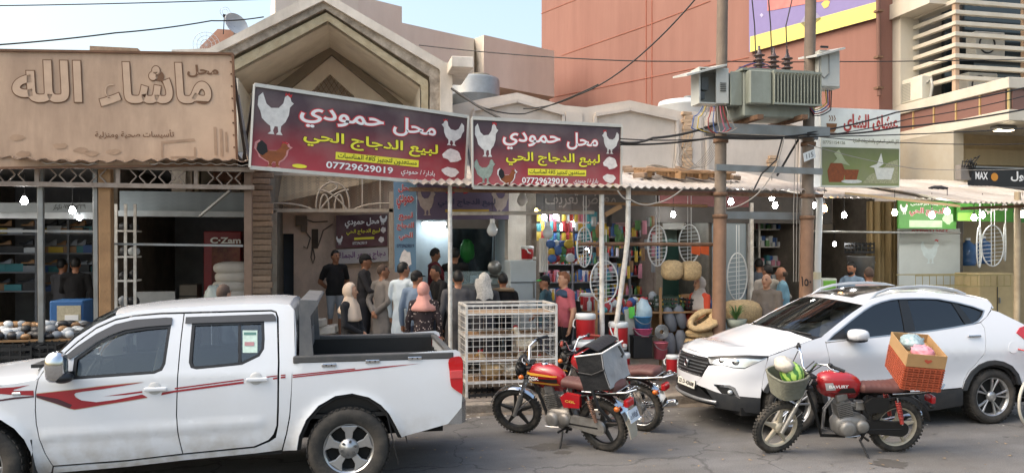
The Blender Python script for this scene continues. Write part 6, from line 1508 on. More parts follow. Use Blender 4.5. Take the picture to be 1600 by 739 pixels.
 m=MB();m.lathe([(.04,.0),(.04,.015),(.03,.022),(0,.022)],(.74,0,.945),(.1,0,1),16);put(m,'fuel_cap',CHROME,tk)
 for s in(1,-1):
  def tside(x,z):return(x,s*(.135+.012*(x-.7)/.25-.11*abs((z-.81)/.13)**3-.05*max(0,(abs(x-.7)-.12)/.13)**2),z)
  def deco(poly,mat,name,off=.006):
   v,f=fill2d(poly,(),.03);m=MB().add([(a,b+s*off,c)for a,b,c in[tside(x,z)for x,z in v]],f,0,True);put(m,name,mat,tk,fix=False)
  for poly,mat in o.get('deco',[]):deco(poly,mat,'tank_decal')
  if o.get('word')and s==1:
   vs_,fs_,bx=text_geo(o['word'],.03);w_=bx[1]-bx[0];h_=bx[3]-bx[2];q=o['wordbox']
   pts_=[tside(q[0]+(1-(x-bx[0])/w_)*(q[2]-q[0]),q[1]+(y-bx[2])/h_*(q[3]-q[1]))for x,y,z in vs_]
   put(MB().add([(a,b+s*.010,c)for a,b,c in pts_],fs_),'lettering',WHT,tk,fix=False)
 for s in(1,-1):
  m=MB();m.prism([(.2,.52),(.42,.5),(.46,.62),(.38,.68),(.18,.67)],s*.10,s*.145);sc=put(m,'side_cover',o.get('cover',red),None,bevel=.02,seg=2)
  if o.get('cover_word'):
   vs_,fs_,bx=text_geo(o['cover_word'],.03);w_=bx[1]-bx[0];h_=bx[3]-bx[2]
   if s==1:put(MB().add([(.25+(1-(x-bx[0])/w_)*.14,s*.148,.57+(y-bx[2])/h_*.03)for x,y,z in vs_],fs_),'lettering',M('gold_letter','#c9a24a',.4),sc,fix=False)
 m=MB()
 def seatf(u,v):
  x=.5-.82*u;a=2*PI*v;w=.105+.035*sstep(.1,.6,u);hh=.055;zc=.765+.035*sstep(.45,.75,u)+.015*math.sin(u*20*PI/2)*0
  e=.999 if 0<u<1 else .0
  e=min(1,(min(u,1-u)/.05)**.5)if min(u,1-u)<.05 else 1
  cx_,sx_=math.cos(a),math.sin(a);k=1/(abs(cx_)**3+abs(sx_)**3)**(1/3)
  rib=1+(.05*math.cos(u*2*PI*14)if sx_>.2 else 0)
  return(x,cx_*k*w*e,zc+sx_*k*hh*e*rib)
 m.grid(seatf,56,20);put(m,'seat',BRSEAT,fix=False)
 m=MB();m.grid(lambda u,v:Vector((math.cos(1.25+1.75*u)*(RR+.06),(v-.5)*.15,RR+math.sin(1.25+1.75*u)*(RR+.06)+.03-.012*(2*v-1)**2)),14,6);put(m,'rear_fender',o.get('rfender',CHROME),None,solid=.005)
 m=MB();m.box((-.37,0,.62),(.06,.15,.09));put(m,'tail_lamp',LAMPR,None,bevel=.02,seg=2)
 for s in(-1,1):
  m=MB();m.ell((-.3,s*.15,.58),(.035,.03,.03),10,8);m.bar((-.3,s*.06,.58),(-.3,s*.13,.58),.012);put(m,'indicator',o.get('ind',LAMPO))
  tb('rack_rail',[(.15,s*.13,.72),(-.15,s*.14,.74),(-.42,s*.11,.77),(-.5,s*.03,.79)],.011,CHROME)
 for x in(-.2,-.3,-.4):tb('rack_bar',[(x,-.12,.755+(-.2-x)*.08),(x,.12,.755+(-.2-x)*.08)],.008,CHROME)
 if o.get('plate'):
  pn=Panel((-.44,.10,.42),(-.44,-.10,.42),(-.40,-.10,.55),(-.40,.10,.55));pn.n=Vector((-1,0,.25)).normalized()
  pb=pn.board('number_plate',M('moto_plate','#c3cbd2',.5,var=.06),r,.006);pn.text('٨٧٤٥٢ د',(.1,.25,.9,.75),NAVY,r,.02,.004)
  m=MB();m.grid(lambda u,v:(-.36-.09*u+.05*u*u,(v-.5)*.17*(1-.12*u*u),.42-.2*u),6,4);put(m,'mud_flap',TAN_,None,solid=.008)
 bpy.context.view_layer.update()
 return r,r.matrix_world.copy(),WB,S
def onbike(mw,name,label,cat,loc,rz=0.0,tilt=(0,0)):
 t=thing(name,label,cat);t.matrix_world=mw@Matrix.Translation(loc)@Matrix.Rotation(rz,4,'Z')@Matrix.Rotation(tilt[0],4,'X')@Matrix.Rotation(tilt[1],4,'Y');return t
SILV=M('decal_silver','#9a9a9a',.3,var=.05);GOLD=M('decal_gold','#c8912c',.4,var=.05)
ra,fa2=G(946,703),G(812,677)
bA,mwA,wbA,SA=moto('red motorcycle with grey delivery bag beside the wire cage',ra,fa2,math.radians(10),math.radians(22),dict(mirrors=False,rim=M('dark_rim','#3a3937',.45,metal=.6,var=.15),fender=CHROME,plate=True,cover_word='CGL',cover=REDT,standz=-.03,deco=[([(.5,.84),(.95,.84),(.93,.87),(.7,.865),(.5,.855)],GOLD),([(.48,.74),(.9,.74),(.92,.765),(.5,.765)],GOLD),([(.5,.77),(.62,.77),(.9,.80),(.5,.82)],BLKP)],word='CGK',wordbox=(.74,.785,.9,.825),spring=M('spring_rust','#8a6a5a',.4,metal=.5),chaincase=CASTAL,rfender=CHROME))
rb_,fb_=G(1003,672),G(876,652)
bB,mwB,wbB,SB=moto('second red motorcycle behind the delivery bag, only its tail showing',rb_,fb_,math.radians(9),math.radians(-10),dict(cast=False,mirrors=False,paint=REDT,rfender=CHROME,grip=M('grip_red','#8a3a2c',.6),cover=REDT,ind=LAMPO,standz=-.03))
rc,fc=G(1396,704),G(1203,707)
bC,mwC,wbC,SC_=moto('red motorcycle loaded with orange crates, parked before the white suv',rc,fc,math.radians(9),math.radians(16),dict(rim=M('beige_rim','#b5ac98',.5,metal=.3,var=.15),headlight=False,mirrors=False,fender=None,ind=BLKM,spring=M('spring_red','#a03a34',.5),chaincase=BLKM,rfender=BLKM,cover=BLKM,word='BAVURY',wordbox=(.66,.80,.88,.835),standz=-.02,deco=[([(.55,.73),(.78,.73),(.74,.79),(.6,.80)],BLKP),([(.8,.78),(.9,.77),(.92,.85),(.84,.86)],SILV)]))
t=onbike(mwA,'delivery_bag','big grey silver insulated delivery bag standing open on motorcycle seat','bag',(-.10,-.02,.80),math.radians(4),(0,math.radians(10)))
BAGS=M('bag_silver','#8f9194',.38,var=.1,scale=6,bump=.5,bscale=9,metal=.25);BAGD=M('bag_black','#1b1c1e',.55,var=.2,bump=.4,bscale=20)
L,W,H=.34,.50,.40
def soft(m):m.v=[tuple(Vector(p)+Vector((1,1,.6))*.012*mnoise.noise(Vector(p)*7))for p in m.v];return m
def wallp(a,b,z0,z1):return lambda u,v:Vector(a).lerp(Vector(b),u)+Vector((0,0,z0+(z1-z0)*v))
m=MB();m.grid(wallp((-L/2,-W/2,0),(-L/2,W/2,0),0,H),10,10);soft(m).build('back_face',BAGS,t,solid=.012)
m=MB();m.grid(wallp((L/2,-W/2,0),(L/2,W/2,0),0,H),10,10);soft(m).build('front_face',BAGD,t,solid=.012)
for s in(-1,1):
 m=MB();m.grid(wallp((-L/2,s*W/2,0),(L/2,s*W/2,0),0,H),10,10);soft(m).build('side_face',BAGD if s>0 else BAGS,t,solid=.012)
m=MB();m.bb((-L/2,-W/2,0),(L/2,W/2,.012));m.build('base',BAGD,t)
m=MB();m.grid(lambda u,v:(L/2-L*u*.9,-W/2+W*v,H+.03+.07*math.sin(PI*u)),8,8);soft(m).build('lid',BAGD,t,solid=.012)
m=MB();m.tube([(-L/2-.01,-W/2,H),(-L/2-.01,W/2,H),(L/2,W/2,H)],.009,6);m.build('edge_piping',WHT,t)
m=MB();m.tube([(-L/2-.02,-.12,H-.02),(-L/2-.05,-.12,H-.12),(-L/2-.03,-.1,H-.15)],.014,6);m.build('strap',BAGD,t)
m=MB();m.tube([(L/2+.0,W/2+.012,H*.55),(0,W/2+.02,H*.45),(-L/2,W/2+.012,H*.55)],.01,6);m.tube([(.05,W/2+.01,0),(.02,W/2+.015,-.2),(-.02,.16,-.38)],.018,6);m.build('strap',BAGD,t)
fr=mwC@SC_
t=onbike(fr,'front_basket','grey woven basket on the front of the crate-loaded motorcycle','basket',(wbC-.05,0,.72),0,(0,math.radians(6)))
BSK=M('woven_grey','#6f7063',.8,var=.2,scale=20,dirt='#4d4a3e',dirt_amt=.5)
bw0,bw1,bl0,bl1,bh=.13,.17,.12,.16,.24
for k in range(13):
 z=bh*k/12;a=bw0+(bw1-bw0)*k/12;b=bl0+(bl1-bl0)*k/12
 pts=[(b*s1,a*s2,z)for s1,s2 in((-1,-1),(1,-1),(1,1),(-1,1))]
 pts=rounded([(p[0],p[1])for p in pts],5);m=MB();m.tube([(p[0]*.96,p[1]*.96,z)for p in pts],.0105 if k<12 else .014,5,close=True);m.build('weave',BSK,t)
m=MB();m.bb((-bl0,-bw0,-.005),(bl0,bw0,.006));m.build('floor',BSK,t)
m=MB();m.grid(lambda u,v:(lambda q,s_:(q[0]*.9*(bl0+(bl1-bl0)*v)/.16,q[1]*.9*(bw0+(bw1-bw0)*v)/.16,bh*v))(rounded([(-.16,-.16),(.16,-.16),(.16,.16),(-.16,.16)],6)[int(u*24)%24],0),24,3);m.build('lining',BSK,t)
mel=M('watermelon_rind','#7fae4a',.4,var=.1)
def melon_mat():
 n=mel.node_tree.nodes;l=mel.node_tree.links;b=n['Principled BSDF'];tc=n.new('ShaderNodeTexCoord');wv=n.new('ShaderNodeTexNoise');sp_=n.new('ShaderNodeSeparateXYZ')
 gr=n.new('ShaderNodeMath');gr.operation='ARCTAN2';l.new(tc.outputs['Object'],sp_.inputs[0]);l.new(sp_.outputs[1],gr.inputs[0]);l.new(sp_.outputs[0],gr.inputs[1])
 wv.inputs['Scale'].default_value=22;l.new(tc.outputs['Object'],wv.inputs['Vector'])
 a=n.new('ShaderNodeMath');a.operation='MULTIPLY_ADD';l.new(gr.outputs[0],a.inputs[0]);a.inputs[1].default_value=9;l.new(wv.outputs['Fac'],a.inputs[2])
 m2=n.new('ShaderNodeMath');m2 .operation='MULTIPLY_ADD';l.new(wv.outputs['Fac'],m2 .inputs[0]);m2 .inputs[1].default_value=4.5;l.new(a.outputs[0],m2 .inputs[2])
 s_=n.new('ShaderNodeMath');s_.operation='SINE';l.new(m2 .outputs[0],s_.inputs[0]);r_=n.new('ShaderNodeMapRange');r_.inputs[1].default_value=-.1;r_.inputs[2].default_value=.5;l.new(s_.outputs[0],r_.inputs[0])
 mx_=n.new('ShaderNodeMix');mx_.data_type='RGBA';l.new(r_.outputs[0],mx_.inputs['Factor']);mx_.inputs['A'].default_value=(*hx('#a7c962'),1);mx_.inputs['B'].default_value=(*hx('#3e7330'),1);l.new(mx_.outputs['Result'],b.inputs['Base Color'])
melon_mat()
o=MB().ell((0,0,0),(.125,.125,.14),24,16).build('watermelon',mel);o.matrix_world=fr@Matrix.Translation((wbC-.06,.03,.96))@Matrix.Rotation(.9,4,'X');tag(o,'striped green watermelon in the motorcycle basket','watermelon')
o=MB().ell((0,0,0),(.10,.12,.085),20,14,f=lambda d:1+.25*mnoise.noise(d*4)).build('plastic_bag',M('clear_bag','#bdb6a9',.35,var=.25,scale=16));o.matrix_world=fr@Matrix.Translation((wbC+.04,.0,1.07));tag(o,'crumpled pale plastic bag on top of the watermelon','bag')
OR=M('crate_orange','#9c4a30',.55,var=.12,scale=8,dirt='#7d4a30',dirt_amt=.4,dirt_scale=5);CARD=M('cardboard','#a08058',.85,var=.08,scale=8)
CX,CY=.40,.58;zc=.83;base=Matrix.Translation((-.17,-.06,zc))@Matrix.Rotation(math.radians(-12),4,'Z')@Matrix.Rotation(math.radians(-9),4,'X')@Matrix.Rotation(math.radians(-2),4,'Y')
names=['bottom orange plastic crate of the stack on the motorcycle','second orange plastic crate from the bottom of the stack','third orange plastic crate from the bottom of the stack','fourth orange plastic crate from the bottom of the stack','topmost orange plastic crate, right under the cardboard carton']
for k in range(5):
 t=thing('plastic_crate',names[k],'crate',group='orange crates stacked on the motorcycle');t.matrix_world=mwC@base@Matrix.Translation((0,0,.056*k))
 hh=.11 if k==0 else .056
 for s in(-1,1):
  for z in(.014,.04):
   m=MB();m.box((0,s*CY/2,z),(CX,.014,.012));m.build('side_rail',OR,t);m=MB();m.box((s*CX/2,0,z),(.014,CY,.012));m.build('end_rail',OR,t)
  m=MB();m.box((0,s*(CY/2-.009),.027),(CX-.01,.008,.05));m.build('side_wall',OR,t);m=MB();m.box((s*(CX/2-.009),0,.027),(.008,CY-.01,.05));m.build('end_wall',OR,t)
  for j in range(7):
   m=MB();m.box((-CX/2+CX*(j+.5)/7,s*(CY/2),.027),(.012,.018,.05));m.build('rib',OR,t);
  for j in range(9):
   m=MB();m.box((s*CX/2,-CY/2+CY*(j+.5)/9,.027),(.018,.012,.05));m.build('rib',OR,t)
 if k==0:m=MB();m.box((0,0,.004),(CX-.02,CY-.02,.006));m.build('floor',OR,t)
t=thing('cardboard_box','open cardboard carton on top of the orange crates','box');t.matrix_world=mwC@base@Matrix.Translation((0,0,.056*5+.003));ch=.15
for s in(-1,1):
 m=MB();m.box((0,s*(CY/2-.003),ch/2),(CX,.008,ch));m.build('side_wall',CARD,t);m=MB();m.box((s*(CX/2-.003),0,ch/2),(.008,CY-.016,ch));m.build('end_wall',CARD,t)
m=MB();m.box((0,0,.05),(CX-.02,CY-.02,.006));m.build('floor',CARD,t)
hp_=Panel((.03,CY/2+.003,.05),(-.06,CY/2+.003,.05),(-.06,CY/2+.003,.1),(.03,CY/2+.003,.1));hp_.n=Vector((0,1,0));hp_.blob([(.5,0),(.9,.5),(.95,.8),(.75,1),(.5,.8),(.25,1),(.05,.8),(.1,.5)],M('heart_red','#a84a34',.6),t,.002,'heart_print')
mb_=mwC@base@Matrix.Translation((0,0,.056*5+.12))
o=MB().ell((0,0,0),(.13,.13,.09),20,14,f=lambda d:1+.3*mnoise.noise(d*4)).build('plastic_bag',M('bluish_bag','#8fa3a8',.3,var=.4,scale=12));o.matrix_world=mb_@Matrix.Translation((.03,-.1,.0));tag(o,'pale blue plastic bag of vegetables in the carton','bag')
o=MB().ell((0,0,0),(.12,.1,.07),20,14,f=lambda d:1+.3*mnoise.noise(d*4+Vector((3,1,2)))).build('plastic_bag',M('pink_bag','#d18a96',.35,var=.2,scale=12));o.matrix_world=mb_@Matrix.Translation((-.01,.12,-.01));tag(o,'pink plastic bag in the carton on the motorcycle','bag')
bw_=thing('bicycle','white rimmed bicycle cut off by the right edge of the picture','bicycle',G(1613,668),.3)
for x in(.0,1.05):
 m=MB();m.tube([(x+.31*math.cos(2*PI*k/36),0,.33+.31*math.sin(2*PI*k/36))for k in range(36)],.018,8,close=True);wh=m.build('tyre',M('pale_tyre','#b9b4a8',.7,var=.1),bw_)
 m=MB();m.tube([(x+.285*math.cos(2*PI*k/36),0,.33+.285*math.sin(2*PI*k/36))for k in range(36)],.01,6,close=True);m.build('rim',CHROME,wh)
 m=MB()
 for k in range(18):m.bar((x,0,.33),(x+.28*math.cos(2*PI*k/18),0,.33+.28*math.sin(2*PI*k/18)),.003)
 m.build('spoke',CHROME,wh)
m=MB();m.tube([(0,0,.33),(.15,0,.85),(.8,0,.82),(.45,0,.3),(.17,0,.75)],.016,6);m.tube([(.45,0,.3),(1.05,0,.33),(.8,0,.82)],.012,6);m.tube([(.12,-.28,.98),(.1,0,.95),(.12,.28,.98)],.012,6);m.tube([(.15,0,.8),(.11,0,.96)],.012,6);m.build('frame',REDT,bw_)
m=MB();m.ell((.8,0,.9),(.13,.07,.04));m.build('saddle',BLK,bw_)
# people
import numpy as np
SKIN=M('skin_tan','#9a6b50',.55,var=.06,scale=20,sub=.05);SKIN2=M('skin_light','#b08468',.55,var=.06,scale=20,sub=.05);HAIRB=M('hair_black','#12100f',.6,var=.2,scale=40);HAIRG=M('hair_ginger','#7d4f33',.7,var=.2,scale=40);HAIRS=M('hair_cropped','#4a3a30',.8,var=.2,scale=60)
SHOE=M('shoe_dark','#221e1b',.6,var=.15)
def cloth(name,col,var=.08):return M('cloth_'+name,col,.9,var=var,scale=9,bump=.25,bscale=60)
def capsule(mb,a,b,ra,rb,ell=None):
 a,b=Vector(a),Vector(b);d=b-a;L=max(d.length,1e-4);pr=[]
 for k in range(5):t=PI/2*k/4;pr.append((ra*math.sin(t),-ra*math.cos(t)))
 for k in range(5):t=PI/2*k/4;pr.append((rb*math.cos(t),L+rb*math.sin(t)))
 pr[0]=(.0005,-ra);pr[-1]=(.0005,L+rb)
 k0=len(mb.v);mb.lathe(pr,a,d,12)
 if ell:
  c=(a+b)/2
  for i in range(k0,len(mb.v)):p=mb.v[i];mb.v[i]=(c.x+(p[0]-c.x)*ell[0],c.y+(p[1]-c.y)*ell[1],p[2])
ARMS={'down':((.26,.03,1.13),(.28,-.05,.87)),'behind':((.28,.10,1.13),(.05,.17,.95)),'clasp':((.25,-.04,1.12),(.04,-.22,.98)),'hip':((.38,.1,1.16),(.19,-.04,1.0)),'reach':((.24,-.14,1.14),(.16,-.42,1.12)),'up':((.25,-.12,1.16),(.1,-.27,1.36)),'fold':((.26,-.06,1.14),(-.04,-.22,1.16))}
def person(label,px,pytop,V,H,rz,top,bot,kind='trousers',arms=('down','down'),hair='short',skin=None,hairmat=None,lean=0.0,sleeve='long',head_yaw=0.0,fat=1.07,scarf=None,cap=None,extra=None,group=None,stoop=0.0):
 skin=skin or SKIN;hairmat=hairmat or HAIRB;p=P(px,pytop,V);z0=p.z-H*math.cos(lean)*1.0+.0;k=H/1.75
 r=thing('person',label,'person',(p.x,V,z0),rz,group);r.scale=(k,k,k)
 seg=[]
 def tl(q):return q
 sgn={0:1,1:-1}
 def up(q):
  q=Vector(q);c=Vector((0,0,.95));d=q-c
  return c+Matrix.Rotation(lean,3,'X')@d if q.z>.9 else q
 T_,B_,S_,K_=0,1,2,3
 f=fat
 A=[]
 mb=MB()
 def cap_(a,b,ra,rb,m,ell=None,u=True):
  a,b=(up(a),up(b))if u else(Vector(a),Vector(b));capsule(mb,a,b,ra,rb,ell);A.append((a,b,ra,rb,m))
 cap_((0,.0,.98),(0,.0,1.18),.135*f,.135*f,T_,(1.18,.9));cap_((0,0,1.18),(0,.01,1.36),.14*f,.125,T_,(1.28,.88));cap_((-.13,.01,1.42),(.13,.01,1.42),.075,.075,T_)
 if fat>1.1:cap_((0,-.07,1.05),(0,-.06,1.2),.12*f,.1,T_)
 cap_((0,.015,1.42),(0,-.005,1.54),.062,.056,S_)
 hc=up((0,-.015,1.635));HR=Matrix.Rotation(head_yaw,3,'Z')@Matrix.Rotation(-lean*.3+stoop,3,'X')
 def hd(q):return hc+HR@Vector(q)
 mb.ell(hc,(.078,.098,.115),16,12,R=HR);A.append((hd((0,.01,.02)),hd((0,-.0,-.02)),.09,.085,S_))
 capsule(mb,hd((0,-.035,-.06)),hd((0,-.05,-.085)),.055,.042);A.append((hd((0,-.035,-.06)),hd((0,-.05,-.085)),.055,.042,S_))
 capsule(mb,hd((0,-.095,.012)),hd((0,-.112,-.022)),.011,.016);A.append((hd((0,-.095,.012)),hd((0,-.112,-.022)),.012,.017,S_))
 for s in(-1,1):mb.ell(hd((s*.08,.01,-.01)),(.014,.026,.034),8,6,R=HR);A.append((hd((s*.08,.01,-.02)),hd((s*.08,.01,.0)),.02,.02,S_))
 fing=MB()
 for i,s in enumerate((1,-1)):
  e,w=ARMS[arms[i]];e=up((s*e[0],e[1],e[2]));w=up((s*w[0],w[1],w[2]));sh=up((s*.185*(1+(f-1)*.6),.01,1.41))
  short=sleeve=='short'
  capsule(mb,sh,e,.064,.05);A.append((sh,sh.lerp(e,.72 if short else 1),.066,.053,T_))
  if short:A.append((sh.lerp(e,.82),e,.05,.047,S_))
  capsule(mb,e,w,.046 if short else .052,.032 if short else .043);A.append((e,w,.047,.035,S_ if short else T_))
  d=(w-e).normalized();h0=w+d*.02;h1=w+d*.085;capsule(mb,h0,h1,.03,.034);A.append((h0,h1,.034,.038,S_))
  sd=d.cross(Vector((0,1,0))if abs(d.y)<.8 else Vector((1,0,0))).normalized();nr=d.cross(sd)
  for q,(o_,L)in enumerate(((-.026,.062),(-.009,.075),(.009,.07),(.026,.052))):
   b0=h1+sd*o_;b1=b0+d*L*.55+nr*.008;b2=b1+d*L*.4+nr*.022;fing.tube([b0-d*.02,b0,b1,b2],[.0095,.0095,.009,.006],6)
  t0=h0+sd*-.028+d*.02;fing.tube([t0-sd*-.01,t0+sd*-.022+d*.02,t0+sd*-.03+d*.05],[.012,.011,.007],6)
 if kind=='trousers' or kind=='shorts':
  for s in(1,-1):
   hp_,kn,an=(s*.085,0,.94),(s*.10,-.015,.5),(s*.105,.02,.09)
   cap_(hp_,kn,.098*f,.066,B_,u=False);capsule(mb,kn,an,.06 if kind=='trousers' else .052,.05 if kind=='trousers' else .036)
   if kind=='shorts':A.append((Vector(kn),Vector(kn).lerp(Vector(an),.12),.066,.064,B_));A.append((Vector(kn).lerp(Vector(an),.2),Vector(an),.052,.04,S_))
   else:A.append((Vector(kn),Vector(an),.06,.052,B_))
   cap_((s*.11,.03,.045),(s*.115,-.13,.035),.042,.036,K_,u=False)
 else:
  zs=[1.0,.8,.55,.3,.08];ws=[.165,.185,.195,.21,.225]
  for a in range(4):cap_((0,0,zs[a]),(0,0,zs[a+1]+.06),ws[a]*f*.93,ws[a+1]*f*.93 if a<3 else .15,B_ if a or kind=='dress' else B_,(1.08,.8),u=False)
  for s in(1,-1):cap_((s*.09,.03,.045),(s*.1,-.14,.035),.042,.036,K_,u=False)
 me=bpy.data.meshes.new('body');me.from_pydata(mb.v,[],mb.f);o=bpy.data.objects.new('body',me)
 md=o.modifiers.new('r','REMESH');md.mode='VOXEL';md.voxel_size=.0165
 sm_=o.modifiers.new('s','SMOOTH');sm_.factor=.5;sm_.iterations=4
 me2=baked(o);bpy.data.objects.remove(o);bpy.data.meshes.remove(me)
 nv=len(me2 .vertices);co=np.empty(nv*3);me2 .vertices.foreach_get('co',co);co=co.reshape(-1,3);no=np.empty(nv*3);me2 .vertices.foreach_get('normal',no);no=no.reshape(-1,3)
 best=np.full(nv,9.0);mi=np.zeros(nv,int)
 for a,b,ra,rb_,m_ in A:
  a=np.array(a);b=np.array(b);ab=b-a;t=np.clip(((co-a)@ab)/max(ab@ab,1e-9),0,1);d=np.linalg.norm(co-(a+t[:,None]*ab),axis=1)-(ra+(rb_-ra)*t);q=d<best;best[q]=d[q];mi[q]=m_
 torso=np.abs(co[:,0])<.225;mi=np.where(torso&(co[:,2]>.88)&(mi==B_),T_,mi);mi=np.where(torso&(co[:,2]<=.88)&(mi==T_)&(np.abs(co[:,0])<.2),B_,mi)
 ph=(hash(label)%97)*.37
 fold=(np.sin(co[:,0]*38+np.sin(co[:,2]*7+ph)*2.2+ph)+.7*np.sin(co[:,0]*21-co[:,1]*30+co[:,2]*9+ph)+.6*np.sin(co[:,2]*26+co[:,0]*12+ph))*.0042
 if kind in('thobe','dress'):fold=fold+np.where(co[:,2]<.95,np.sin(np.arctan2(co[:,1],co[:,0])*9+ph+co[:,2]*2)*.011*(1-co[:,2]),0)
 msk=np.isin(mi,(T_,B_));co[msk]+=no[msk]*fold[msk][:,None]
 lo=co[:,2]<.0;co[lo,2]=0.0
 v=co.tolist();fa=[tuple(q.vertices)for q in me2 .polygons];fm=[int(np.bincount(mi[list(q)]).argmax())for q in fa]
 bm_=MB();bm_.v=[tuple(q)for q in v];bm_.f=fa;bm_.m=fm;bm_.sm=[True]*len(fa)
 n0=len(bm_.v);bm_.v+=fing.v;bm_.f+=[tuple(i+n0 for i in q)for q in fing.f];bm_.m+=[2]*len(fing.f);bm_.sm+=[True]*len(fing.f)
 bm_.build('body',[top,bot,skin,SHOE],r,fix=False);bpy.data.meshes.remove(me2)
 m=MB()
 for s in(-1,1):m.ell(hd((s*.03,-.088,.012)),(.011,.008,.007),8,6,R=HR);m.ell(hd((s*.031,-.09,.034)),(.02,.007,.005),8,5,R=HR)
 m.build('eyes',HAIRB,r);MB().ell(hd((0,-.096,-.055)),(.024,.008,.007),10,6,R=HR).build('mouth',M('lip','#7a4238',.6),r)
 if hair in('short','crop','beard'):
  m=MB();sc=1.0 if hair!='crop' else .97
  m.ell(hc+HR@Vector((0,.012,.022)),(.086*sc,.104*sc,.117*sc),22,16,R=HR,f=lambda d:(1.0+.04*mnoise.noise(d*9))if d.z>(.42 if d.y<-.4 else(-.12 if d.y<.25 else-.62))else .82);m.build('hair',hairmat,r)
 if hair=='fringe':
  m=MB();m.ell(hc+HR@Vector((0,.02,-.005)),(.085,.095,.075),22,14,R=HR,f=lambda d:1.0 if(d.y>-.15 and d.z<.55)else .75);m.build('hair',hairmat,r)
 if hair in('beard',):
  m=MB();m.ell(hd((0,-.045,-.075)),(.058,.058,.05),14,10,R=HR);m.build('beard',hairmat,r)
 if hair=='hijab':
  m=MB();m.ell(hc+HR@Vector((0,.018,.012)),(.104,.118,.135),28,20,R=HR,f=lambda d:(.72 if(d.y<-.55 and-.75<d.z<.62)else 1.0)*(1+.02*math.sin(d.z*14+d.x*4)));
  pr=[(.085,.02),(.105,-.03),(.125,-.08),(.165,-.14),(.205,-.2),(.215,-.25),(.19,-.27)];k0=len(m.v);m.lathe(pr,up((0,0,1.56)),(0,0,1),28)
  for i in range(k0,len(m.v)):
   q=m.v[i];an=math.atan2(q[1],q[0]);w=1+.07*math.sin(an*5+ph);m.v[i]=(q[0]*w,q[1]*w*.82+.005,q[2]-(.12 if q[1]<-.05 and q[2]<1.36 else 0)*1.0)
  m.build('hijab',scarf,r)
 if hair=='keffiyeh':
  m=MB();m.ell(hc+HR@Vector((0,.02,.02)),(.1,.115,.125),26,18,R=HR,f=lambda d:(.75 if(d.y<-.5 and d.z<.35)else 1.0)*(1+.03*mnoise.noise(d*6)))
  m.grid(lambda u,v:up((-.14+.28*u+.02*math.sin(v*6),.10+.05*math.sin(u*PI),1.66-.34*v+.02*math.sin(u*9))),10,8);m.build('head_cloth',scarf,r)
 if scarf is not None and hair not in('hijab','keffiyeh'):
  m=MB();m.tube([up((.17*math.cos(a_),.02+.12*math.sin(a_),1.47+.02*math.sin(a_)))for a_ in[2*PI*q/16 for q in range(16)]],.032,8,close=True);m.build('scarf',scarf,r)
 if cap:
  m=MB();m.ell(hc+HR@Vector((0,.008,.04)),(.09,.105,.095),20,12,R=HR,f=lambda d:1.0 if d.z>-.15 else .8);cp=m.build('cap',cap[0],r)
  m=MB();m.grid(lambda u,v:hd(((u-.5)*.15,-.09-.085*v*math.sin(PI*(.15+.7*u)),.05-.02*v)),8,4);m.build('peak',cap[1],cp,solid=.006)
 if extra:extra(r,hd,up)
 return r
def rad(a):return math.radians(a)
KEF=M('keffiyeh_check','#c9c6c0',.9,var=.35,scale=45)
FLOR=M('floral_print','#2a2224',.85,var=.2)
def florals():
 n=FLOR.node_tree.nodes;l=FLOR.node_tree.links;b=n['Principled BSDF'];tc=n.new('ShaderNodeTexCoord');vo=n.new('ShaderNodeTexVoronoi');vo.inputs['Scale'].default_value=26
 l.new(tc.outputs['Object'],vo.inputs['Vector']);r_=n.new('ShaderNodeMapRange');r_.inputs[1].default_value=.34;r_.inputs[2].default_value=.26;l.new(vo.outputs['Distance'],r_.inputs[0])
 nz=n.new('ShaderNodeTexNoise');nz.inputs['Scale'].default_value=14;l.new(tc.outputs['Object'],nz.inputs['Vector']);gt_=n.new('ShaderNodeMath');gt_.operation='GREATER_THAN';gt_.inputs[1].default_value=.48;l.new(nz.outputs['Fac'],gt_.inputs[0])
 mu=n.new('ShaderNodeMath');mu.operation='MULTIPLY';l.new(r_.outputs[0],mu.inputs[0]);l.new(gt_.outputs[0],mu.inputs[1])
 mx_=n.new('ShaderNodeMix');mx_.data_type='RGBA';l.new(mu.outputs[0],mx_.inputs['Factor']);mx_.inputs['A'].default_value=(*hx('#2b2022'),1);mx_.inputs['B'].default_value=(*hx('#b9a79d'),1);l.new(mx_.outputs['Result'],b.inputs['Base Color'])
florals()
cB=cloth('black','#151416');cG=cloth('grey','#77706a');cDG=cloth('darkgrey','#4b4a4c');cW=cloth('white','#b9c4cb');cBl=cloth('greyblue','#6f7f92');cJ=cloth('denim','#3a4254');cShort=cloth('shorts','#8f949a')
person('young man in black t-shirt and pale grey shorts leaning at pink wall',524,392,14.9,1.66,rad(18),cB,cShort,'shorts',('behind','behind'),sleeve='short',head_yaw=rad(12))
person('woman in cream hijab and long black dress behind the truck bed',547,444,11.5,1.62,rad(62),cB,cB,'dress',('clasp','clasp'),'hijab',SKIN2,scarf=cloth('cream','#c9b19a'),head_yaw=rad(15))
person('man in dark shirt and black cap left of the grey robe',570,398,13.6,1.76,rad(75),cloth('charcoal','#2d2a2b'),cloth('darkjeans','#25252a'),'trousers',('down','reach'),'short',cap=(cB,cB),head_yaw=rad(10))
person('man in long grey robe with hands behind his back',598,414,13.2,1.72,rad(125),cG,cG,'thobe',('behind','behind'),'crop',hairmat=HAIRS,head_yaw=rad(-30),sleeve='long')
person('man in long pale blue-white robe facing the shop',630,411,12.8,1.78,rad(140),cW,cW,'thobe',('down','clasp'),'short',head_yaw=rad(-25))
person('man in grey blue shirt and black cap behind the floral woman',651,424,12.4,1.72,rad(150),cBl,cJ,'trousers',('down','clasp'),'short',cap=(cB,cB),head_yaw=rad(-30))
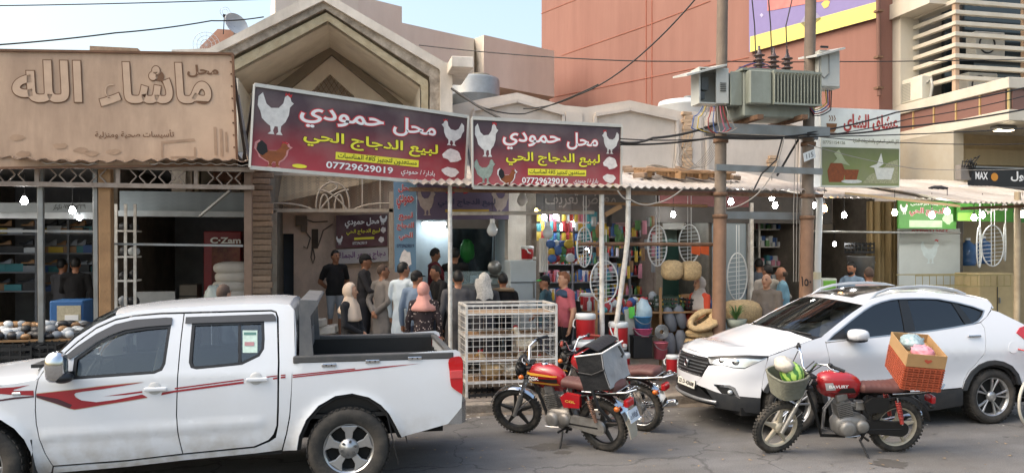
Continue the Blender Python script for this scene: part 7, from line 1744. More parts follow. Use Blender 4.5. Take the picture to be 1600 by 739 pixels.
person('woman in pink hijab and dark floral dress seen from behind',662,443,11.8,1.58,rad(170),FLOR,FLOR,'dress',('down','down'),'hijab',SKIN2,scarf=cloth('pink','#c68f83'),head_yaw=rad(-20))
person('man in dark red shirt inside the blue-white chicken shop',679,389,14.6,1.72,rad(105),cloth('darkred','#5e1a22'),cJ,'trousers',('reach','reach'),'short',stoop=.25)
person('man in black reaching left across the chicken shop counter',692,417,13.4,1.7,rad(-70),cB,cB,'trousers',('reach','reach'),'short',lean=.2,stoop=.2)
person('man in black seen from behind at the meat counter',711,389,14.5,1.78,rad(170),cB,cB,'trousers',('reach','reach'),'short')
person('broad man in long dark grey robe beside the thin white post',716,424,12.3,1.78,rad(175),cDG,cDG,'thobe',('down','clasp'),'short',fat=1.15)
person('man in charcoal shirt with white checked head cloth behind the cage',757,428,12.6,1.7,rad(165),cloth('slate','#3d3d42'),cDG,'thobe',('clasp','clasp'),'keffiyeh',scarf=KEF)
person('man in black shirt with beige scarf behind the cage',786,428,12.8,1.72,rad(178),cB,cB,'trousers',('clasp','clasp'),'short',scarf=cloth('beigescarf','#9a8268'))
person('boy in teal shirt and black cap with green peak',852,431,12.6,1.6,rad(-120),cloth('teal','#33505a'),cJ,'trousers',('clasp','down'),'short',cap=(cB,M('lime_peak','#3fae4a',.7)),sleeve='short',head_yaw=rad(40))
person('ginger man in red polo shirt with navy shoulders',882,426,12.0,1.72,rad(-78),cloth('redpolo','#a3525a'),cloth('blackpants','#1b1a1c'),'trousers',('down','hip'),'short',SKIN2,HAIRG,sleeve='short',fat=1.1,extra=lambda r,hd,up:MB().ell(up((0,.01,1.40)),(.235,.12,.09),18,10).build('yoke',cloth('navyyoke','#2f4258'),r))
person('woman in grey hijab and orange top behind the straw bundles',1093,434,11.9,1.62,rad(-75),cloth('orange','#b5442a'),cDG,'dress',('clasp','clasp'),'hijab',SKIN2,scarf=cloth('greyscarf','#a39a92'),head_yaw=rad(-5))
person('man in dark blue t-shirt by the grey board, facing left',1169,390,14.3,1.72,rad(-80),cloth('navytee','#39434f'),cJ,'trousers',('down','down'),'short',sleeve='short')
person('black haired man behind the beige shirt by the medicine shelves',1186,405,14.0,1.7,rad(160),cloth('dimblue','#4d5560'),cJ,'trousers',('down','down'),'short')
person('man in pale beige shirt with hand on hip, back to street',1199,414,13.0,1.74,rad(170),cloth('palebeige','#a89f93'),cDG,'trousers',('down','hip'),'short',head_yaw=rad(30))
person('bald man in sky blue shirt beside the right pole',1222,417,12.7,1.74,rad(-120),cloth('skyblue','#6f97a8'),cDG,'thobe',('clasp','down'),'fringe',hairmat=HAIRS,sleeve='short',fat=1.1)
person('balding older man in brown grey shirt with clasped hands',1198,428,11.9,1.72,rad(-52),cloth('taupe','#6d645b'),cDG,'trousers',('clasp','clasp'),'fringe',SKIN2,M('hair_white','#a39d96',.8,var=.1),sleeve='short',fat=1.15,extra=lambda r,hd,up:MB().tube([up((.10+.042*math.cos(a_*PI/6),-.20,1.0+.042*math.sin(a_*PI/6)))for a_ in range(12)],.01,6,close=True).build('wrist_watch',CHROME,r))
person('dark haired man in light blue shirt looking down behind the suv',1331,410,13.0,1.72,rad(-70),cloth('lightblue','#7d93a8'),cJ,'trousers',('clasp','clasp'),'beard',stoop=.25)
person('man in pale pink shirt seen from behind, beside the suv roof',1358,419,12.0,1.72,rad(165),cloth('palepink','#b59a94'),cDG,'trousers',('down','down'),'crop',hairmat=HAIRS)
person('man with cropped hair seen just above the truck roof',349,446,10.0,1.66,rad(150),cloth('steel','#5f6874'),cDG,'trousers',('down','down'),'crop',SKIN2,HAIRS)
person('dark figure standing in the shoe shop beside the blue box',118,404,15.2,1.7,rad(190),cB,cB,'trousers',('reach','down'),'short')
person('dark figure in the back of the shoe shop, left one',97,406,15.8,1.7,rad(150),cDG,cB,'trousers',('clasp','down'),'short')
# shop rooms
def room(label,pa,pb,V0,V1,mat,mside=None,zc=3.55):
 r=thing('shop_room',label,'shop',(0,0,0));a,b=PX(pa,V0),PX(pb,V0)
 MB().bb((a-.3,V1,.1),(b+.3,V1+.12,zc)).build('back_wall',mat,r)
 for x in(a,b):MB().bb((x-.07,V0,.1),(x+.07,V1-.002,zc)).build('side_wall',mside or CONC_D,r)
 MB().bb((a+.07,V0+.02,zc),(b-.07,V1+.1,zc+.1)).build('ceiling',mside or DARKW,r);return r
room('pale blue-white chicken shop room behind the crowd',640,800,14.2,16.6,WHITEW,WHITEW)
room('household goods shop room crammed with hanging wares',838,1026,14.2,16.8,DARKW)
r=room('small pale green tiled room right of the bent post',1030,1112,14.1,15.6,M('pale_green_wall','#9db3a8',.6,var=.06))
a,b=P(1030,378,15.5),P(1112,470,15.5);MB().bb((a.x,15.5,.1),(b.x+.2,15.59,a.z)).build('tile_dado',M('green_tile','#2f4a40',.35,var=.15,scale=9),r)
room('medicine shop room between the two utility poles',1116,1262,14.1,15.9,M('shop_grey','#7d8587',.7));r=room('grey walled room behind the right pole',1266,1362,14.0,15.8,M('room_grey','#8b8d8a',.8,var=.08))
a,b=P(1312,300,15.6),P(1358,352,15.6);MB().bb((a.x,15.6,b.z),(b.x,15.7,a.z)).build('blackboard',M('blackboard','#23282a',.5),r)
room('dim grill shop room at the right edge',1500,1760,13.6,16.5,DARKW)
cu=thing('curtain_wall','folded yellowish curtain wall left of the green sign','curtain',(0,0,0))
x0,x1=PX(1355,13.4),PX(1408,13.4);MB().grid(lambda u,v:(x0+(x1-x0)*u,13.4+.05*math.sin(u*38)+.03*math.sin(u*17),.13+3.1*v),90,4).build('cloth',M('mustard_curtain','#9a8660',.8,var=.15,scale=3),cu,solid=.01)
wp=thing('hen_board','white panel with printed hen under the green sign','panel',(0,0,0));pn=Panel(P(1405,520,12.9),P(1500,520,12.9),P(1500,357,12.9),P(1405,357,12.9));pn.board('board',M('panel_white','#b7bdbb',.6,var=.05),wp,.05);pn.text('07709313055',(.2,.95,.8,.99),DRED,wp,.02);bird(pn,(.34,.66,.66,.9),M('hen_pale','#c3cfd0',.5,var=.15),wp,True,REDP)
bd=MB();a,b=P(1114,330,14.0),P(1166,470,14.0);bd.bb((a.x,14.0,.13),(b.x,14.05,a.z));tag(bd.build('grey_board',M('board_grey','#7f8c92',.5,var=.05)),'tall plain grey blue board behind the left pole','board')
for px,w,zt_,lab in((806,.34,3.5,'bare cement pier right of the chicken shop'),(828,.2,3.4,'dark cement pier beside the goods shop'),(1171,.07,3.2,'thin white door jamb left of the medicine shelves')):
 o=MB().bb((PX(px,14.0)-w/2,13.9,.13),(PX(px,14.0)+w/2,14.2,zt_)).build('pier',CONC if w>.3 else(CONC_D if w>.1 else WPAINT));tag(o,lab,'pier')
MB().bb((PX(455,14.3),14.35,.12),(PX(640,14.3),15.85,.62)).build('raised_floor',CONC_D)['kind']='structure'
MB().bb((PX(455,14.3),12.5,.12),(PX(800,14.3),14.34,.33)).build('raised_step',CONC_D)['kind']='structure'
# lamps
def bulb(label,px,py,V,col=(1,.98,.95),e=55,r=.043,cord=.3,lit=True):
 t=thing('light_bulb',label,'bulb',P(px,py,V),group='bulbs hanging under the awnings')
 MB().lathe([(0,-r),(r*.6,-r*.85),(r,-r*.2),(r,r*.3),(r*.7,r),(r*.45,r*1.5)],n=14).build('globe',M('lit_%d_%d'%(e,int(col[2]*100)),col,emit=e)if lit else M('bulb_off','#c9ccca',.3,var=.02),t)
 m=MB();m.cyl((0,0,r*1.4),(0,0,r*2.3),r*.45,n=10);m.build('socket',WHT if not lit else BLK,t);MB().bar((0,0,r*2.3),(0,0,r*2.3+cord),.008).build('cord',BLK,t)
for a in(('upper left lit bulb over the shoe shop table',38,315,11.5),('lit bulb in the middle of the shoe shop',113,330,12.5),('small low lit bulb in the shoe shop',124,341,13.6,(1,1,1),20,.035),('left lit bulb over the hanging packets',850,340,13.2,(.85,.93,1)),('right lit bulb over the hanging packets',868,338,13.3,(.85,.93,1)),('small yellow lit bulb above the packets',838,330,12.8,(1,.75,.2),14,.03),('blue lit bulb in the goods shop',878,356,13.8,(.3,.6,1),20,.05),('warm lit bulb in the goods shop',894,351,13.9,(1,.8,.6),40,.045),('pinkish lit bulb at the back of the goods shop',921,358,14.0,(1,.6,.8),30,.06),('low cluster bulb left in the goods shop',890,390,13.9,(.8,.9,1),30,.05),('low cluster bulb right in the goods shop',917,393,14.1,(.8,.9,1),26,.045),('lit bulb in the pale green room',1052,336,13.6),('lit bulb right of the left utility pole',1142,316,11.9),('upper lit bulb before the medicine shelves',1206,310,12.6),('lower lit bulb before the medicine shelves',1211,322,12.3),('lit bulb between right pole and white pipe',1271,322,12.2),('orange lit bulb right of the white pipe',1288,327,12.0,(1,.5,.2),22,.05),('lit bulb in front of the blackboard',1319,337,12.4),('warm white lit bulb by the curtain wall',1398,333,11.6,(1,.9,.65)),('left lit bulb in front of the green sign',1456,337,11.6),('right lit bulb in front of the green sign',1480,331,11.5),('left lit bulb over the fish grills',1522,341,11.6),('right lit bulb over the fish grills',1535,337,11.7),('small clear lit bulb on the grey wall',1304,382,13.6,(1,1,1),18,.035),('lit bulb at the very right edge',1598,336,11.6,(1,.85,.6),22,.05)):bulb(*a)
for px,lab in((769,'large unlit white bulb hanging over the crowd'),(856,'large unlit white bulb left of the packets'),(816,'unlit white bulb up under the awning')):bulb(lab,px,361 if px<800 else(365 if px>850 else 314),12.2,r=.085,lit=False,cord=.25)
for lab,px0,px1,py,V in(('white tube light in the chicken shop',660,720,350,16.3),('white tube light along the pale green room',1040,1105,326,14.4)):
 t=thing('tube_light',lab,'light',(0,0,0));a,b=P(px0,py,V),P(px1,py,V);m=MB();m.cyl(a,b,.018,n=8);m.build('tube',M('tube_white',(.8,.92,1),emit=30),t);MB().bar(a+Vector((0,.04,.03)),b+Vector((0,.04,.03)),.05).build('batten',WPAINT,t)
# stock
random.seed(21)
PAL=[('white','#c3c7c8'),('brown','#94714d'),('blue','#3b5f98'),('red','#a3363a'),('green','#4f7d4a'),('yellow','#c2a63c'),('grey','#80858a'),('pink','#b87a8c'),('black','#26272a'),('teal','#3f8288')]
_me={}
def proto(key,fn,col):
 if(key,col)not in _me:o=fn().build(key,M('stock_'+col,dict(PAL)[col],.5,var=.12,scale=14,rnd=.2));_me[(key,col)]=o.data;bpy.data.objects.remove(o)
 return _me[(key,col)]
BOXF=lambda:MB().box((0,0,.5),(1,1,1)).box((0,-.503,.5),(.7,.01,.3))
BOTF=lambda:MB().lathe([(0,0),(.5,.0),(.5,.62),(.2,.75),(.18,.9),(.22,.9),(.22,1),(0,1)],n=10)
BAGF=lambda:MB().ell((0,0,.5),(.5,.5,.5),12,8,f=lambda d:1+.25*mnoise.noise(d*3))
PKTF=lambda:MB().grid(lambda u,v:(u-.5,.25*math.sin(PI*u)*math.sin(PI*v)*-1,v),5,6)
SHOF=lambda:MB().grid(lambda u,v:((u-.5),(.5-.12*math.cos(u*6))*math.cos(PI*v),max(0,math.sin(PI*v))*(.35+.65*sstep(.4,.9,u))),8,8)
def nth(k):return str(k)+('th' if k%100 in(11,12,13)else{1:'st',2:'nd',3:'rd'}.get(k%10,'th'))
CNT={}
def stock(kind,fn,cols,where,cat,group,pts,size):
 for(x,y,z)in sorted(pts,key=lambda q:q[0]):
  c=random.choice(cols);o=bpy.data.objects.new(kind,proto(kind,fn,c));COL.objects.link(o);s=random.uniform(.8,1.2)
  o.location=(x,y,z);o.scale=(size[0]*s,size[1]*random.uniform(.8,1.1),size[2]*random.uniform(.75,1.2));o.rotation_euler=(0,0,random.uniform(-.2,.2));CNT[where]=CNT.get(where,0)+1;tag(o,c+' '+where+', '+nth(CNT[where])+' from left',cat,group)
def shelf(label,pa,pb,pys,V,d,mat,up=True):
 r=thing('shelf_unit',label,'shelf',(0,0,0));a,b=PX(pa,V),PX(pb,V);zs=[PZ(pa,y,V)for y in pys]
 for z in zs:MB().bb((a,V-d/2,z-.025),(b,V+d/2,z)).build('board',mat,r)
 if up:
  for x in(a,b,(a+b)/2):MB().bb((x-.02,V-d/2-.003,.13),(x+.02,V-d/2+.03,max(zs)+.4)).build('upright',mat,r)
 return a,b,zs
def row(a,b,V,z,n,j=.04):return[(a+(b-a)*(k+.5)/n,V+random.uniform(-j,j),z+.001)for k in range(n)]
DW=M('shelf_dark','#6d7074',.6);LEV=('top shelf','second shelf','third shelf','fourth shelf','lowest shelf')
for lab,pa,pb,V in(('the left shoe shop shelves',-120,62,16.2),('the back shoe shop shelves',72,150,16.8)):
 a,b,zs=shelf(lab,pa,pb,(365,395,425,455),V,.35,DW)
 for z,lv in zip(zs,LEV):stock('shoe_box',BOXF,['white','brown','blue','black','grey','yellow','teal'],'shoe box on %s of %s'%(lv,lab),'box','shoe boxes in the shoe shop',row(a,b,V,z,7),(.28,.2,.13));stock('shoe',SHOF,['black','brown','grey'],'shoe above %s of %s'%(lv,lab),'shoe','shoes in the shoe shop',row(a,b,V-.05,z+.15,5),(.26,.1,.1))
a,b,zs=shelf('white rack with clutter beside the wooden post',187,216,(360,400,437,478),13.0,.4,WPAINT)
for z,lv in zip(zs,LEV):stock('packet',BAGF,['grey','white','black'],'packet on %s of the white rack'%lv,'packet','packets on the white rack',row(a,b,13.0,z,2),(.16,.2,.14))
a,b,zs=shelf('low table heaped with bagged shoes before the shoe shop',-20,134,(528,),11.6,.7,WOOD,False)
for k in range(3):stock('shoe_bag',BAGF,['grey','black','white','black','grey','brown'],'bagged shoe in the %s row of the shoe heap'%('front','middle','back')[k],'bag','bagged shoes heaped on the table',row(a,b,11.35+.22*k,zs[0]+.05*k,16,.06),(.15,.14,.1))
MB().bb((a,11.4,.13),(b,11.9,zs[0]-.06)).build('table_skirt',BLK,bpy.data.objects['low_table']if 'low_table' in bpy.data.objects else None);tag(bpy.data.objects['table_skirt'],'black skirting block carrying the heap of bagged shoes','plinth')
def crate(label,px,py,V,d,mat=BLK,rz=0,cat='crate',name='plastic_crate',nb=6):
 t=thing(name,label,cat,P(px,py,V),rz);w,dp,h=d
 for s in(-1,1):
  for k in range(3):
   MB().box((0,s*dp/2,h*(.15+.35*k)),(w,.015,h*.14)).build('side_slat',mat,t);MB().box((s*w/2,0,h*(.15+.35*k)),(.015,dp,h*.14)).build('end_slat',mat,t)
  for k in range(nb):MB().box((-w/2+w*k/(nb-1),s*dp/2,h/2),(.018,.018,h)).build('rib',mat,t)
 MB().box((0,0,.01),(w,dp,.015)).build('floor',mat,t);return t
crate('black plastic crate on the ground at far left',18,572,10.95,(.6,.4,.28));crate('black plastic crate right of the leftmost one',66,566,11.0,(.45,.4,.26))
crate('dark green basket of bottles on the goods table',1036,480,12.0,(.42,.3,.2),M('crate_green','#24382c',.5));crate('black basket right of the dark green basket',1083,482,12.0,(.36,.3,.18))
crate('black plastic crate under the left end of the wire cage',752,640,11.2,(.42,.4,.3));crate('black crate tipped on the metal pot',1343,396,13.3,(.42,.3,.22))
def boxed(name,label,cat,pa,pb,ya,yb,V,d,mat,bev=.02):
 a,b=P(pa,ya,V),P(pb,yb,V);t=thing(name,label,cat,((a.x+b.x)/2,V+d/2,b.z));MB().bb((a.x-t.location.x,-d/2,0),(b.x-t.location.x,d/2,a.z-b.z)).build('body',mat,t,bevel=bev,seg=2);return t,b.x-a.x,a.z-b.z
t,w,h=boxed('cooler_cabinet','blue cased air cooler with pale grille in the shoe shop','cooler',77,130,470,522,12.6,.5,M('cooler_blue','#2f5f94',.45));MB().box((.04,-.26,h*.48),(w*.7,.02,h*.75)).build('grille',M('cooler_grille','#b3a98f',.7,var=.2,scale=30),t);MB().box((.08,-.275,h*.5),(w*.4,.01,.08)).build('label_strip',WHT,t)
t,w,h=boxed('drinks_fridge','tall red drinks fridge with dark picture door','fridge',318,377,361,480,15.2,.6,M('fridge_red','#7d1f26',.4));MB().box((.06,-.31,h*.46),(w*.74,.02,h*.86)).build('door',M('fridge_picture','#5a1c1c',.2,var=.8,scale=2.5,dirt='#a86a3a',dirt_amt=.6,dirt_scale=2.2),t);pn=Panel((-.28,-.33,h-.25),(.4,-.33,h-.25),(.4,-.33,h-.1),(-.28,-.33,h-.1));pn.text('C·Zam',(.1,.1,.9,.9),WHT,t,.04)
for k in range(5):
 o=MB().ell((0,0,.1),(.34,.24,.11),20,12,f=lambda d:1/max(.75,(abs(d.x)**3+abs(d.y)**3+abs(d.z)**3)**(1/3))+.02*mnoise.noise(d*5)).build('feed_sack',M('sack_white','#b5afa6',.8,var=.08,bump=.3));o.location=P(368,484-k*14,13.6)+Vector((random.uniform(-.03,.03),0,0));tag(o,['bottom','second lowest','middle','second highest','topmost'][k]+' white feed sack of the stack by the red fridge','sack','white feed sacks in a stack')
o=MB().ell((0,0,0),(.16,.12,.2),16,12,f=lambda d:1+.3*mnoise.noise(d*3)).build('plastic_bag',M('bag_whitish','#a9b0a8',.4,var=.2));o.location=P(336,466,12.5);tag(o,'white knotted plastic bag hanging by the red fridge','bag')
o=MB().box((0,0,0),(.62,.03,.5)).build('white_panel_scrap',M('scrap_white','#a5a7a6',.6));o.location=P(243,478,14.0);o.rotation_euler=(.2,0,.1);tag(o,'white board leaning in the dark feed shop','board')
t,w,h=boxed('carton_stack','grey cartons stacked in the dark feed shop','boxes',280,308,445,480,15.5,.5,M('carton_grey','#8b8378',.8));MB().box((0,-.255,h*.5),(w,.01,.02)).build('seam',BLK,t)
o=MB().grid(lambda u,v:P(700+70*u,345+85*v,15.9-.15*math.sin(u*7)*math.sin(v*4+1)),24,16).build('plastic_sheet',M('black_sheet','#3a4347',.3,var=.5,scale=5,bump=.6,bscale=12));tag(o,'crinkled black plastic sheet on the chicken shop wall','sheet')
o=MB().ell((0,0,0),(.14,.08,.22),18,12,f=lambda d:1+.35*mnoise.noise(d*3)).build('green_bag',M('bag_green','#2f8f3f',.4,var=.2));o.location=P(730,392,15.2);tag(o,'bright green plastic bag hanging in the chicken shop','bag')
t,w,h=boxed('meat_counter','steel meat counter behind the crowd','counter',690,795,445,520,14.0,.8,STEEL);MB().box((0,-.3,h+.12),(w*.9,.02,.24)).build('glass_guard',M('guard_glass','#a9c0c4',.1,alpha=.35,var=0),t)
t=thing('hanging_scale','dark weighing scale hanging at the counter','scale',P(772,418,13.8));MB().bar((0,0,0),(0,0,.6),.02).build('stem',BLK,t);MB().lathe([(0,0),(.12,.01),(.13,.06),(0,.07)],(0,0,0),(0,-1,0),16).build('dial',STEEL,t);MB().lathe([(.2,.02),(.12,-.03),(0,-.04)],(0,0,-.15),n=16).build('pan',STEEL,t)
t,w,h=boxed('white_fridge','white chest cabinet carrying the small red cooler','fridge',797,838,407,520,13.3,.6,M('fridge_white','#b9c2c6',.4,var=.04));MB().box((0,-.31,h*.7),(w*.96,.015,.012)).build('door_gap',BLK,t);MB().box((w*.4,-.32,h*.6),(.03,.04,.3)).build('handle',STEEL,t)
CRED=M('cooler_red','#a51c22',.4,var=.05);CWH=M('cooler_white','#cfd2d1',.45,var=.04,dirt='#8d867a',dirt_amt=.3)
def jug(label,px,py,V,r,h,lid=True):
 t=thing('water_cooler',label,'cooler',P(px,py,V),random.uniform(-1,1),'red and white water coolers');n=22
 MB().lathe([(0,0),(r*.9,0),(r*.93,h*.1)],n=n).build('base',CWH,t);MB().lathe([(r*.93,h*.1),(r*.97,h*.12),(r,h*.8)],n=n).build('drum',CRED,t);MB().lathe([(r,h*.8),(r*1.05,h*.81),(r*1.05,h*.95),(r*.95,h),(0,h)],n=n).build('lid',CWH,t)
 MB().tube([(-r*1.05,0,h*.82),(-r*1.2,-.05,h*.72),(-r*1.15,-r*.6,h*.55),(-r*.8,-r*.9,h*.5)],.012,6).build('handle',CWH,t);MB().box((0,-r-.02,h*.18),(.04,.06,.04)).build('tap',CWH,t)
for a in(('upper red cooler of the stack behind the delivery bag',915,533,11.4,.15,.43),('lower red cooler of the stack behind the delivery bag',913,575,11.35,.18,.42),('upper red cooler beside the bent white post',966,545,11.5,.15,.43),('lower red cooler beside the bent white post',967,592,11.45,.17,.42),('small red cooler near the suv headlight',1051,584,11.3,.1,.3),('small red cooler on top of the white cabinet',824,407,13.4,.11,.26),('dark red bucket cooler behind the ginger man',918,482,12.9,.13,.27)):jug(*a)
def bucket(label,px,py,V,r,h,mat,rim=None):
 t=thing('bucket',label,'bucket',P(px,py,V));MB().lathe([(0,0),(r*.85,0),(r,h),(r*1.06,h),(r*1.06,h*.93),(r*1.0,h*.93)],n=20).build('pail',mat,t);MB().tube([(r*math.cos(a_*PI/10),-r*.9*math.sin(a_*PI/10),h-.12*math.sin(a_*PI/10))for a_ in range(11)],.007,5).build('bail',STEEL,t)
bucket('blue decorated bucket on the pink tub',1004,513,11.6,.14,.2,M('bucket_blue','#3f7fb0',.4,var=.2,scale=10));bucket('pink tub below the blue bucket',1004,525,11.6,.15,.13,M('tub_pink','#c85a86',.4));bucket('pink paint bucket with white rim by the cushions',1032,560,11.6,.12,.27,M('bucket_pink','#b9616f',.45));
t,w,h=boxed('black_bin','square black bin under the blue bucket','bin',990,1020,526,560,11.5,.35,BLK);MB().box((0,0,h),(w*1.05,.37,.03)).build('rim',BLK,t)
o=MB().ell((0,0,0),(.13,.1,.2),14,10,f=lambda d:1+.3*mnoise.noise(d*2.5)).build('clear_bag',M('bag_bluish','#9fb4bd',.3,var=.2));o.location=P(1006,487,11.6);tag(o,'pale blue plastic bag standing in the blue bucket','bag')
t=thing('wire_stool','round dark wire stand on the pink bucket','stand',P(1033,528,11.55))
for k in range(4):MB().tube([(.11*math.cos(a_*PI/8)*(1-.2*k),-.02,.1+.11*math.sin(a_*PI/8)*(1-.2*k))for a_ in range(16)],.012,6,close=True).build('ring',STEEL,t)
GC=M('cushion_grey','#6d7178',.8,var=.15,scale=8,bump=.4)
for k,(a,b)in enumerate((((1040,478),(1052,517)),((1056,475),(1068,512)),((1046,520),(1048,556)),((1063,516),(1065,552)))):
 o=MB().tube([P(a[0]+(b[0]-a[0])*q/6,a[1]+(b[1]-a[1])*q/6,11.9-.1*(k>1))for q in range(7)],[.05,.085,.095,.1,.095,.085,.05],12).build('bolster',GC);tag(o,['upper left','upper right','lower left','lower right'][k]+' grey bolster cushion leaning by the table','cushion','grey bolster cushions')
for lab,q,V,mt in(('brown wooden board behind the grey cushions',((1018,476),(1076,478),(1076,524),(1018,522)),12.2,WOOD),('pale tall board leaning left of the black bin',((975,484),(988,480),(997,566),(984,568)),11.7,M('board_pale','#a9aaa2',.7)),('lime green tag on the pale board',((982,480),(990,479),(991,496),(983,497)),11.66,M('lime','#5fc04a',.6))):
 o=MB().add([P(x,y,V)for x,y in q],[(0,1,2,3)]).build('board',mt,None,solid=.03);tag(o,lab,'board')
a,b,zs=shelf('long goods table behind the posts',920,1112,(486,),12.2,.8,WOOD)
stock('bottle',BOTF,['white','blue','red','green','yellow','pink'],'bottle on the long goods table','bottle','bottles on the goods table',[(x,y+random.uniform(-.25,.2),z)for x,y,z in row(a,b,12.15,zs[0],44)],(.07,.07,.2));stock('carton',BOXF,['white','brown','blue','yellow','grey','red'],'small carton on the long goods table','box','cartons on the goods table',[(x,y+.25,z)for x,y,z in row(a,b,12.2,zs[0],16)],(.14,.12,.2))
for lab,pa,pb,pys,V,n in(('the left household goods shelves',850,930,(385,412,440,468),15.3,11),('the right household goods shelves',935,1022,(370,400,430,460),15.0,12)):
 a,b,zs=shelf(lab,pa,pb,pys,V,.4,DW)
 for z,lv in zip(zs,LEV):stock('carton',BOXF,[c for c,_ in PAL],'small carton on %s of %s'%(lv,lab),'box','cartons in the goods shop',row(a,b,V,z,n),(.12,.15,.2));stock('bottle',BOTF,['white','blue','red','green','yellow','pink','teal'],'bottle on %s of %s'%(lv,lab),'bottle','bottles in the goods shop',row(a,b,V-.14,z,n),(.06,.06,.19))
pts=[(PX(842+6.5*k,13.6),13.6+.05*(k%3),PZ(860,346+15*j,13.6))for k in range(16)for j in range(3)]
stock('hanging_packet',PKTF,['blue','red','white','teal','yellow','pink'],'packet strip hanging in the goods shop front','packet','packets hanging in rows',pts,(.075,.06,.17))
stock('toy_packet',BAGF,['yellow','red','green','white','blue'],'toy packet in the bunch over the ginger man','packet','toy packets bunched at the goods shop',[(PX(862+9*(k%5),13.0),13.0+random.uniform(-.1,.1),PZ(870,410-11*(k//5),13.0))for k in range(14)],(.16,.1,.15))
for px,lab in((846,'left'),(853,'right')):
 o=MB().grid(lambda u,v:(PX(px-4+8*u,13.1),13.1+.03*math.sin(u*14),PZ(px,425,13.1)+(PZ(px,372,13.1)-PZ(px,425,13.1))*v),12,3).build('white_towel',WHT);tag(o,lab+' white plastic strip bundle by the small red cooler','strips')
a,b,zs=shelf('tall medicine shelves between the utility poles',1180,1256,(330,358,385,415,445),15.2,.35,WPAINT)
for z,lv in zip(zs,LEV):stock('medicine_box',BOXF,['white','green','grey','teal','blue','pink','white','white'],'tall medicine box on %s of the medicine shelves'%lv,'box','boxes on the medicine shelves',row(a,b,15.15,z,13),(.085,.1,.2));stock('medicine_box',BOXF,['white','pink','green','blue'],'low medicine box on %s of the medicine shelves'%lv,'box','boxes on the medicine shelves',row(a,b,15.02,z,9),(.07,.06,.11))
stock('carton',BOXF,['brown'],'large carton up under the medicine shop ceiling','box','cartons above the medicine shelves',row(a,b,14.8,PZ(1200,326,14.8)+.03,4),(.3,.25,.24))
stock('hanging_ware',PKTF,[c for c,_ in PAL],'ware hanging in the upper row at the goods shop','packet','small wares hanging at the goods shop',[(PX(932+4.4*k,13.0),13.0+random.uniform(-.3,.3),PZ(960,random.uniform(352,392),13.0))for k in range(22)],(.09,.08,.2))
stock('hanging_ware',BOTF,[c for c,_ in PAL],'ware hanging in the middle row at the goods shop','packet','small wares hanging at the goods shop',[(PX(900+5.4*k,12.9),12.9+random.uniform(-.3,.3),PZ(960,random.uniform(400,440),12.9))for k in range(24)],(.07,.07,.2))
stock('household_ware',BAGF,['white','grey','red','blue','yellow','teal'],'ware piled in front of the goods table','packet','wares piled before the goods table',[(PX(936+6.5*k,11.9),11.9+random.uniform(-.1,.1),PZ(960,random.uniform(470,500),11.9))for k in range(14)],(.14,.12,.14))
for k,(x,y,w)in enumerate(((470,536,.7),(500,522,.6),(482,512,.55),(512,538,.4),(462,520,.4))):
 o=MB().box((0,0,.07),(w,.4,.14)).build('stone_slab',CONC,None,bevel=.025,seg=2);o.location=P(x,y,14.1-.1*(k%3));o.rotation_euler=(0,random.uniform(-.1,.1),random.uniform(-.4,.4));tag(o,['long lower','long upper','tilted middle','small right','small left'][k]+' pale stone slab heaped below the young man','slab','stone slabs by the pink wall')
def grill(label,px,py,V,w,h,rz=0.0):
 t=thing('fish_grill',label,'grill',P(px,py,V),rz,'oval wire fish grills');k=24
 MB().tube([(w*math.cos(2*PI*q/k),0,h*math.sin(2*PI*q/k))for q in range(k)],.012,6,close=True).build('rim',CWH,t)
 for j in range(-4,5):x=h*.19*j;c=math.sqrt(max(0,1-(x/h)**2))*w;MB().bar((-c,0,x),(c,0,x+.03),.009).build('rung',CWH,t)
 for s in(-.03,.03):MB().bar((s,-.01,-h),(s,-.01,h+.5),.01).build('stem',CWH,t)
for a in(('left fish grill hanging in front of the goods shop',913,386,11.8,.17,.32,.5),('low fish grill right of the ginger man',944,440,11.75,.24,.34,.1),('fish grill hanging right of the bent post',1027,384,12.1,.19,.34,.2),('fish grill hanging left of the left pole',1077,381,12.3,.18,.33,-.2),('large fish grill behind the left pole',1152,432,12.6,.24,.42,.3),('left fish grill at the right edge',1530,386,11.6,.17,.36,.6),('middle fish grill at the right edge',1551,384,11.5,.2,.36,-.2),('right fish grill at the right edge',1570,379,11.7,.17,.33,.7)):grill(*a)
for px,lab in((1087,'left'),(1101,'right')):
 o=MB().grid(lambda u,v:P(px-7+13*u,382+14*v+3*u,11.9),2,2).build('orange_tag',M('tag_orange','#d1571f',.6),None,solid=.02);tag(o,lab+' bright orange tag hung by the left pole','tag')
STRAW=M('straw','#b39a72',.9,var=.3,scale=30,bump=.9,bscale=60)
def straw(label,px,py,V,r,seed=0,name='straw_bundle'):
 o=MB().ell((0,0,0),r,28,20,f=lambda d:1/max(.72,(abs(d.x)**3+abs(d.y)**3+abs(d.z)**3)**(1/3))+.07*mnoise.noise(d*3+Vector((seed,0,0)))+.03*mnoise.noise(d*11)).build(name,STRAW);o.location=P(px,py,V);tag(o,label,'straw','bundles of straw')
straw('left pale straw bundle hanging over the goods table',1050,422,11.7,(.17,.14,.16),1);straw('right pale straw bundle hanging over the goods table',1079,423,11.7,(.17,.14,.16),4);straw('big wrapped straw bale right of the left pole',1157,487,11.9,(.34,.25,.2),7)
o=MB()
for k in range(9):o.tube([P(1100,499,11.5)+Vector((.3*math.cos(a_*.33+k)*(1-.06*k),-.15+.04*k+.14*math.sin(a_*.33+k),.0+.13*math.sin(a_*.4+k*1.3)))for a_ in range(16)],.045,8)
tag(o.build('straw_roll',STRAW),'tangled coil of straw rope in front of the left pole','straw','bundles of straw')
